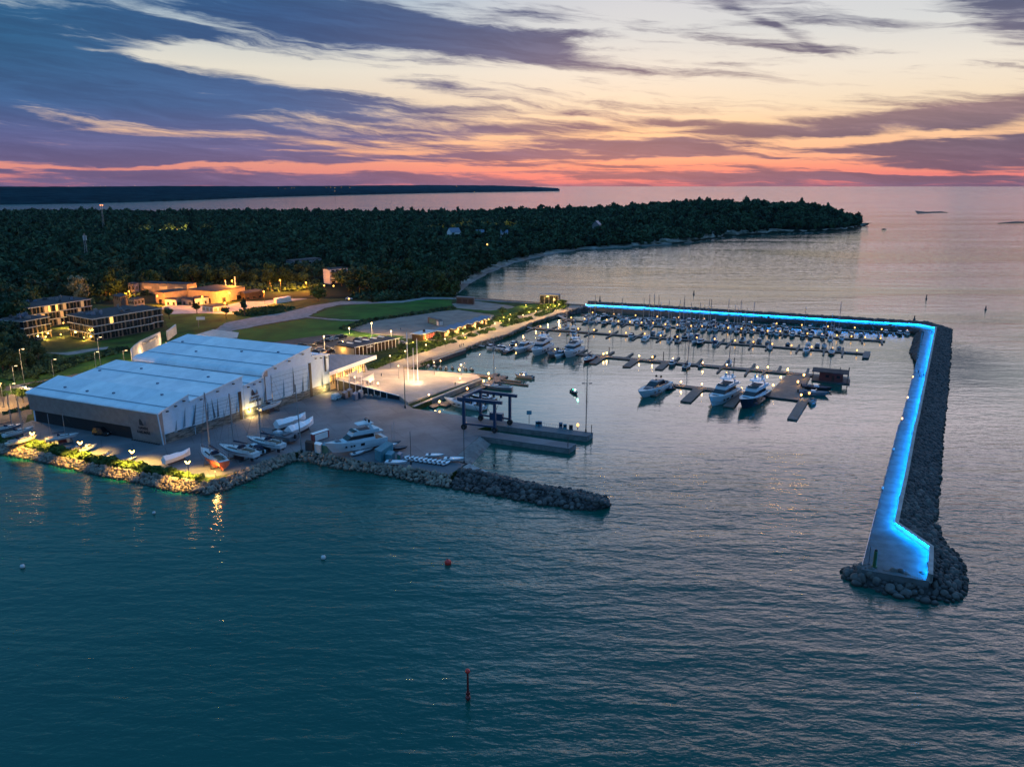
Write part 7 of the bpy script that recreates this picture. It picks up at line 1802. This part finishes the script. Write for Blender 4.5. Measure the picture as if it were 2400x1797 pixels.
# ------------------------------------------------------------------ trees
tr_ = np.random.RandomState(5)
def crown_np(n, clumps, leaf, seed, cone=False):
    """leaf faces gathered in uneven clumps through a crown of unit radius and unit height"""
    q = np.random.RandomState(seed)
    c = q.normal(size=(clumps, 3)); c /= np.linalg.norm(c, axis=1)[:, None]; c *= (q.uniform(.2, .78, size=(clumps, 1)))
    c[:, 2] *= .95; cr = q.uniform(.22, .42, size=clumps)
    if cone: c[:, :2] *= (1 - (c[:, 2:3] + 1) / 2.05); cr *= .75
    w = cr ** 2; k = q.choice(clumps, size=n, p=w / w.sum())
    d = q.normal(size=(n, 3)); d /= np.linalg.norm(d, axis=1)[:, None]
    pos = c[k] + d * (cr[k] * q.uniform(.65, 1.05, size=n))[:, None]
    u = q.normal(size=(n, 3)); nrm = d + q.normal(scale=.55, size=(n, 3)); nrm /= np.linalg.norm(nrm, axis=1)[:, None]
    u -= nrm * (u * nrm).sum(1)[:, None]; u /= np.linalg.norm(u, axis=1)[:, None]; v = np.cross(nrm, u)
    s = (leaf * q.uniform(.6, 1.4, size=n))[:, None]
    V = np.stack([pos - u * s - v * s * .7, pos + u * s - v * s * .7, pos + u * s + v * s * .7, pos - u * s + v * s * .7], 1).reshape(-1, 3)
    return V, np.arange(4 * n).reshape(n, 4)
CR = [crown_np(950, 26, .088, 40 + i) for i in range(5)]
CROWN = {m: [mesh_np('crown', V * np.array([1, 1, 1.0]), F, m) for V, F in CR] for m in ('leaf_dark', 'leaf_mid')}
CROWN['leaf_pale'] = [mesh_np('crown', *CR[0], 'leaf_pale')]; CROWN['leaf_hedge'] = [mesh_np('crown', *CR[i], 'leaf_hedge') for i in range(3)]
def trunk_mesh():
    mb = MB(); mb.tube((0, 0, 0), (0, 0, .55), .035, .022, 6)
    for k in range(5):
        a = k * 1.26; mb.tube((0, 0, .28 + .05 * k), (.28 * math.cos(a), .28 * math.sin(a), .52 + .06 * k), .016, .006, 4)
    o = mb.build('trunk', 'bark'); me = o.data; bpy.data.objects.remove(o); return me
TRUNK = trunk_mesh()
def tree(p, h, w, m, lab, grp, name='tree', var=None, low=.0):
    r = thing(name, lab, 'tree', p, rng.uniform(0, 6.28), grp)
    t = link('trunk', TRUNK, r); t.scale = (h, h, h)
    ms = CROWN[m]; c = link('crown', ms[rng.randrange(len(ms)) if var is None else var], r)
    ch = h * (.62 if w < 8 else .86); c.location = (0, 0, h - ch * .5); c.scale = (w / 2, w / 2, ch / 2 * 1.08)
    return r
# single trees one can tell apart
for (px, py, h, w, m, lab) in ((397, 748, 7, 7, 'leaf_mid', 'round lawn tree nearest the front apartments'), (462, 736, 7, 6.5, 'leaf_mid', 'round lawn tree glowing orange behind the billboard'), (530, 746, 7.5, 7, 'leaf_dark', 'bushy dark tree beside the gravel road'), (574, 741, 11, 5, 'leaf_dark', 'slim dark spruce between garages and gravel road'), (746, 706, 13, 14, 'leaf_hedge', 'wide yellow lit willow bush by the white tower'), (192, 716, 20, 17, 'leaf_pale', 'pale silvery willow standing before the dark wood'), (38, 938, 5, 4, 'leaf_mid', 'young tree in the west car park'), (55, 944, 5.5, 4.5, 'leaf_hedge', 'young lit tree at the hangar end in the west car park'), (3, 930, 6, 6, 'leaf_mid', 'young tree at the left edge of the car park'), (85, 900, 4.5, 3.5, 'leaf_mid', 'small tree by the road behind the front hangar'), (940, 832, 6, 4.5, 'leaf_mid', 'young tree in front of the pavilion end'), (1026, 806, 6, 6.0, 'leaf_mid', 'young tree in front of the red kiosk'), (1060, 798, 5, 5, 'leaf_mid', 'young promenade tree at the first shed'), (1084, 790, 5, 5, 'leaf_mid', 'young promenade tree at the second shed'), (1105, 786, 5.5, 5, 'leaf_mid', 'young promenade tree between the two shed groups'), (1127, 777, 5, 5, 'leaf_mid', 'young promenade tree at the fourth shed'), (1148, 771, 5.5, 5, 'leaf_mid', 'young promenade tree past the last shed'), (1178, 742, 6, 7, 'leaf_dark', 'dark round tree at the sand edge by the beds'), (1224, 748, 5, 4.5, 'leaf_mid', 'small tree in the long promenade bed'), (1317, 716, 4.5, 8, 'leaf_hedge', 'low bushy tree right of the box pavilion')):
    tree(P(px, py, YZ), h, w, m, lab, None)
for (px, py, h) in ((4, 842, 16), (18, 858, 15), (30, 846, 15), (44, 858, 14), (55, 846, 13), (62, 862, 11), (74, 850, 10), (8, 872, 14), (26, 876, 12), (46, 874, 10), (-14, 860, 16), (84, 838, 9), (92, 850, 8), (12, 826, 17), (34, 824, 15), (58, 828, 12)):
    tree(P(px, py, YZ), h, h * .85, 'leaf_dark', 'dark broadleaf tree in the clump before the left apartments', 'dark clump of trees at the left edge')
# planted beds and hedges
def bed(pts, h, lab, m='leaf_hedge', n=900, z=YZ, leaf=.35, name='hedge', cat='hedge', grp=None):
    ps = PL(pts, z); X = np.array([p.x for p in ps]); Y = np.array([p.y for p in ps]); q = np.random.RandomState(len(lab) + n)
    pos = []
    while len(pos) < n:
        x = q.uniform(X.min(), X.max(), 4000); y = q.uniform(Y.min(), Y.max(), 4000); k = inside(x, y, X, Y)
        pos += list(zip(x[k], y[k]))
        if not k.any(): break
    pos = np.array(pos[:n]); hh = h * (.55 + .45 * np.sin(pos[:, 0] * .9) * np.sin(pos[:, 1] * .7 + 1)) * q.uniform(.5, 1.0, n)
    c = np.stack([pos[:, 0], pos[:, 1], z + np.maximum(.12, hh)], 1)
    nrm = q.normal(size=(n, 3)) + np.array([0, 0, .8]); nrm /= np.linalg.norm(nrm, axis=1)[:, None]; u = q.normal(size=(n, 3)); u -= nrm * (u * nrm).sum(1)[:, None]; u /= np.linalg.norm(u, axis=1)[:, None]; v = np.cross(nrm, u); s = leaf * q.uniform(.6, 1.4, size=(n, 1))
    V = np.stack([c - u * s - v * s, c + u * s - v * s, c + u * s + v * s, c - u * s + v * s], 1).reshape(-1, 3); o = Vector((X.mean(), Y.mean(), z))
    ob = link(name, mesh_np(name, V - np.array(o[:]), np.arange(4 * n).reshape(n, 4), m)); ob.location = o
    return tag(ob, lab, cat, grp)
bed([(0, 1022), (68, 1032), (152, 1054), (230, 1072), (339, 1092), (440, 1112), (478, 1122), (470, 1131), (434, 1121), (339, 1107), (230, 1088), (152, 1071), (68, 1050), (0, 1036), (-60, 1030), (-60, 1015)], 1.5, 'long low hedge glowing yellow under the bank lamps', n=5200, leaf=.36)
bed([(866, 860), (935, 827), (1000, 812), (1008, 818), (925, 846), (880, 866)], 1.4, 'wide lit bed of shrubs between pavilion and promenade', n=2200)
bed([(972, 818), (1000, 805), (1040, 800), (1052, 806), (1025, 814), (1000, 825)], 1.1, 'lit shrub bed with pointed end before the kiosk', n=1300)
bed([(944, 815), (968, 806), (1002, 803), (995, 808), (960, 819)], .8, 'bright yellow grass bed right of the pavilion', n=800)
for i, (px, py) in enumerate(((1058, 802), (1083, 794), (1107, 787), (1132, 780), (1150, 773))):
    bed([(px - 13, py), (px - 6, py - 3.5), (px + 8, py - 3), (px + 13, py), (px + 6, py + 3), (px - 8, py + 3.2)], 1.0, f'small oval shrub bed on the promenade, {nth(i + 1)} from the kiosk', 'leaf_mid', 420, grp='oval shrub beds on the promenade')
bed([(1152, 753), (1165, 745), (1210, 741), (1215, 747), (1180, 757)], 1.2, 'dark shrub bed at the sand edge', 'leaf_mid', 1100)
bed([(1172, 763), (1200, 752), (1245, 744), (1250, 749), (1200, 763), (1180, 768)], 1.2, 'long green bed nearest the basin on the promenade', 'leaf_mid', 1300)
bed([(1205, 738), (1235, 726), (1270, 722), (1262, 730), (1225, 741)], 1.2, 'lit bed below the box pavilion', 'leaf_hedge', 1100)
bed([(1250, 740), (1275, 729), (1300, 726), (1296, 733), (1265, 743)], 1.2, 'green bed near the end of the promenade', 'leaf_mid', 900)
bed([(1255, 718), (1300, 714), (1335, 717), (1322, 726), (1285, 725)], 1.6, 'lit shrubs around the box pavilion', 'leaf_hedge', 1200)
bed([(100, 866), (180, 838), (300, 815), (304, 822), (190, 852), (120, 880)], 1.6, 'dark hedge along the bank behind the hangars', 'leaf_dark', 2200, leaf=.5)
bed([(0, 885), (20, 860), (120, 835), (170, 850), (100, 880), (30, 895)], 2.2, 'brown scrub on the bank left of the hangars', 'leaf_dark', 2600, leaf=.5, name='shrub_bank', cat='shrubs')
bed([(0, 925), (60, 905), (110, 895), (115, 899), (62, 912), (5, 932)], 1.0, 'row of low shrubs along the west road', 'leaf_mid', 700)
bed([(8, 968), (75, 953), (76, 957), (10, 973)], .8, 'thin hedge strip in the west car park', 'leaf_mid', 420)
bed([(545, 733), (600, 723), (660, 718), (690, 722), (650, 735), (590, 742), (555, 740)], 1.2, 'rough brown scrub beside the factory yard', 'leaf_mid', 2000, leaf=.5, name='shrub_bank', cat='shrubs')
bed([(860, 703), (930, 698), (985, 694), (985, 699), (930, 704), (870, 709)], 3.0, 'dark shrubs beyond the gravel road', 'leaf_dark', 1700, leaf=.8, name='shrub_bank', cat='shrubs')
bed([(795, 770), (850, 752), (905, 745), (1000, 729), (1060, 719), (1070, 723), (1000, 735), (880, 752), (810, 775)], 1.2, 'dark rough grass edge around the sand field', 'leaf_dark', 2400, leaf=.5, name='shrub_bank', cat='shrubs')

bed([(70, 752), (120, 722), (200, 719), (300, 700), (420, 682), (560, 680), (640, 686), (700, 684), (750, 676), (750, 660), (690, 660), (560, 656), (420, 660), (300, 680), (190, 702), (110, 702), (60, 740)], 4.5, 'dark undergrowth along the front of the wood', 'leaf_dark', 5200, leaf=.8, name='undergrowth', cat='undergrowth')
bed([(820, 700), (870, 705), (930, 697), (1000, 697), (1066, 695), (1074, 686), (1040, 682), (930, 682), (830, 690)], 4.5, 'dark undergrowth above the curving beach', 'leaf_dark', 2600, leaf=.8, name='undergrowth', cat='undergrowth')
# the wood: individual trees along its near edge, the rest as one mass
CLEAR = [(x, y, r) for x, y, r in ((P(900, 668, YZ).x, P(900, 668, YZ).y, 24), (P(788, 664, YZ).x, P(788, 664, YZ).y, 20), (P(1064, 563, 10).x, P(1064, 563, 10).y, 26), (P(1398, 553, 10).x, P(1398, 553, 10).y, 18), (P(425, 546, 10).x, P(425, 546, 10).y, 30), (P(318, 694, YZ).x, P(318, 694, YZ).y, 12), (P(715, 640, YZ).x, P(715, 640, YZ).y, 22))]
def front_edge(px):                                               # nearest row (photo y) where the wood stands at this column
    xs = [-900, -60, 0, 40, 75, 120, 200, 300, 420, 560, 640, 700, 760, 830, 870, 930, 990, 1040, 1072]
    ys = [830, 830, 800, 790, 745, 715, 712, 690, 672, 668, 672, 668, 660, 690, 700, 690, 694, 694, 690]
    return np.interp(px, xs, ys)
def scatter():
    q = np.random.RandomState(21); pts = []
    def proj(x, y, z):
        dx, dy, dz = x, y, z - CAMH; zc = dy * _F.y + dz * _F.z
        return 1200 + FPX * dx / zc, 898.5 - FPX * (dy * _U.y + dz * _U.z) / zc
    x = q.uniform(-1500, 720, 60000); y = q.uniform(330, 2150, 60000)
    px, py = proj(x, y, 2.0)
    ins = inside(x, y) | ((y < 700) & (px < 1070))
    near_ok = py < front_edge(px)
    d = shore_dist(x, y)
    ok = ins & near_ok & (px > -140) & (px < 2080) & ((d > 7) | (y < 560))
    meadow = (x - P(880, 645, YZ).x) ** 2 / 60 ** 2 + (y - P(880, 645, YZ).y) ** 2 / 28 ** 2 < 1
    ok &= ~meadow
    for cx, cy, cr in CLEAR: ok &= (x - cx) ** 2 + (y - cy) ** 2 > cr * cr
    x, y = x[ok], y[ok]
    cell = {}; out = []
    for a, b in zip(x, y):                                        # keep them a crown apart
        sp = 6.5 if b < 900 else (8.0 if b < 1400 else 9.5)
        k = (int(a // sp), int(b // sp))
        if k in cell: continue
        cell[k] = 1; out.append((a, b))
    for a, b in zip(q.uniform(60, 720, 9000), q.uniform(900, 1700, 9000)):   # low growth on the seaward slope
        dd_ = float(shore_dist(np.array([a]), np.array([b]))[0])
        if 6 < dd_ < 60 and inside(np.array([a]), np.array([b]))[0]:
            k = ('s', int(a // 5.0), int(b // 5.0))
            if k not in cell: cell[k] = 1; out.append((a, b))
    return np.array(out)
TP = scatter()
TD = np.hypot(TP[:, 0], TP[:, 1]); TP = TP[np.argsort(TD)]
TH = np.where(TP[:, 1] < 560, YZ, np.maximum(land_h(TP[:, 0], TP[:, 1]), .8))
print('trees', len(TP))
fv, ff, fo = [], [], 0
LOD1 = [crown_np(340, 18, .135, 80 + i) for i in range(6)]; LOD2 = [crown_np(140, 12, .19, 90 + i) for i in range(6)]; LOD2C = [crown_np(120, 12, .18, 100 + i, True) for i in range(3)]
QX = []
for i, ((x, y), gz) in enumerate(zip(TP, TH)):
    big = .8 + .45 * math.sin(x * .013 + 1) * math.sin(y * .011)
    h = tr_.uniform(8, 18.5) * (.85 + .25 * big); w = h * tr_.uniform(.55, .95) + 1.5
    if i >= 280:
        if math.sin(x * .031 + 2) * math.sin(y * .027) > .88 and shore_dist(np.array([x]), np.array([y]))[0] > 40: continue   # small clearings
        if tr_.rand() < .07: h *= 1.4; w *= 1.1
    if i < 280:
        px = 1200 + FPX * x / (y * _F.y + (gz - CAMH) * _F.z)
        if px < 140: lab, grp = 'dark broadleaf tree in the thicket at the left edge', 'trees of the thicket at the left edge'
        elif px < 560: lab, grp = 'dark tree in the front of the wood behind the factory quarter', 'front trees behind the factory quarter'
        elif px < 840: lab, grp = 'dark tree in the wood around the white tower', 'trees around the white tower'
        else: lab, grp = 'round dark tree in the wood above the curving beach', 'trees above the curving beach'
        tree((x, y, gz), h * 1.02, w * 1.15, 'leaf_dark' if tr_.rand() < .62 else 'leaf_mid', lab, grp)
        continue
    L = LOD1 if y < 1000 else LOD2
    con = y >= 1000 and tr_.rand() < .3
    V, F = (LOD2C[i % 3] if con else L[i % 6])
    a = tr_.uniform(0, 6.28); ca, sa = math.cos(a), math.sin(a)
    S_ = np.array([w / 2 * 1.2, w / 2 * 1.2, h * .46]) * (np.array([.8, .8, 1.2]) if con else 1)
    Vs = V * S_; Vs = np.stack([Vs[:, 0] * ca - Vs[:, 1] * sa + x, Vs[:, 0] * sa + Vs[:, 1] * ca + y, Vs[:, 2] + gz + h * .54], 1)
    fv.append(Vs); ff.append(F + fo); fo += len(Vs)
o = link('forest', mesh_np('forest', np.concatenate(fv), np.concatenate(ff), 'far_trees'))
tag(o, 'dense dark wood covering the peninsula', 'forest', kind='stuff')

# ------------------------------------------------------------------ evening air over the bay
hz = bpy.data.materials.new('haze_air'); hz.use_nodes = True
ht = hz.node_tree; ht.nodes.remove(ht.nodes['Principled BSDF'])
pvn = ht.nodes.new('ShaderNodeVolumePrincipled'); pvn.inputs['Color'].default_value = (0.42, 0.66, 0.90, 1); pvn.inputs['Density'].default_value = 0.7e-5; pvn.inputs['Anisotropy'].default_value = 0.0
ht.links.new(pvn.outputs[0], ht.nodes['Material Output'].inputs['Volume'])
MATS['haze_air'] = hz
hb_ = MB().box((0, 9000, 64), (24000, 20000, 130)).build('haze', 'haze_air')
tag(hb_, 'thin blue evening haze over the bay', 'haze', kind='stuff')
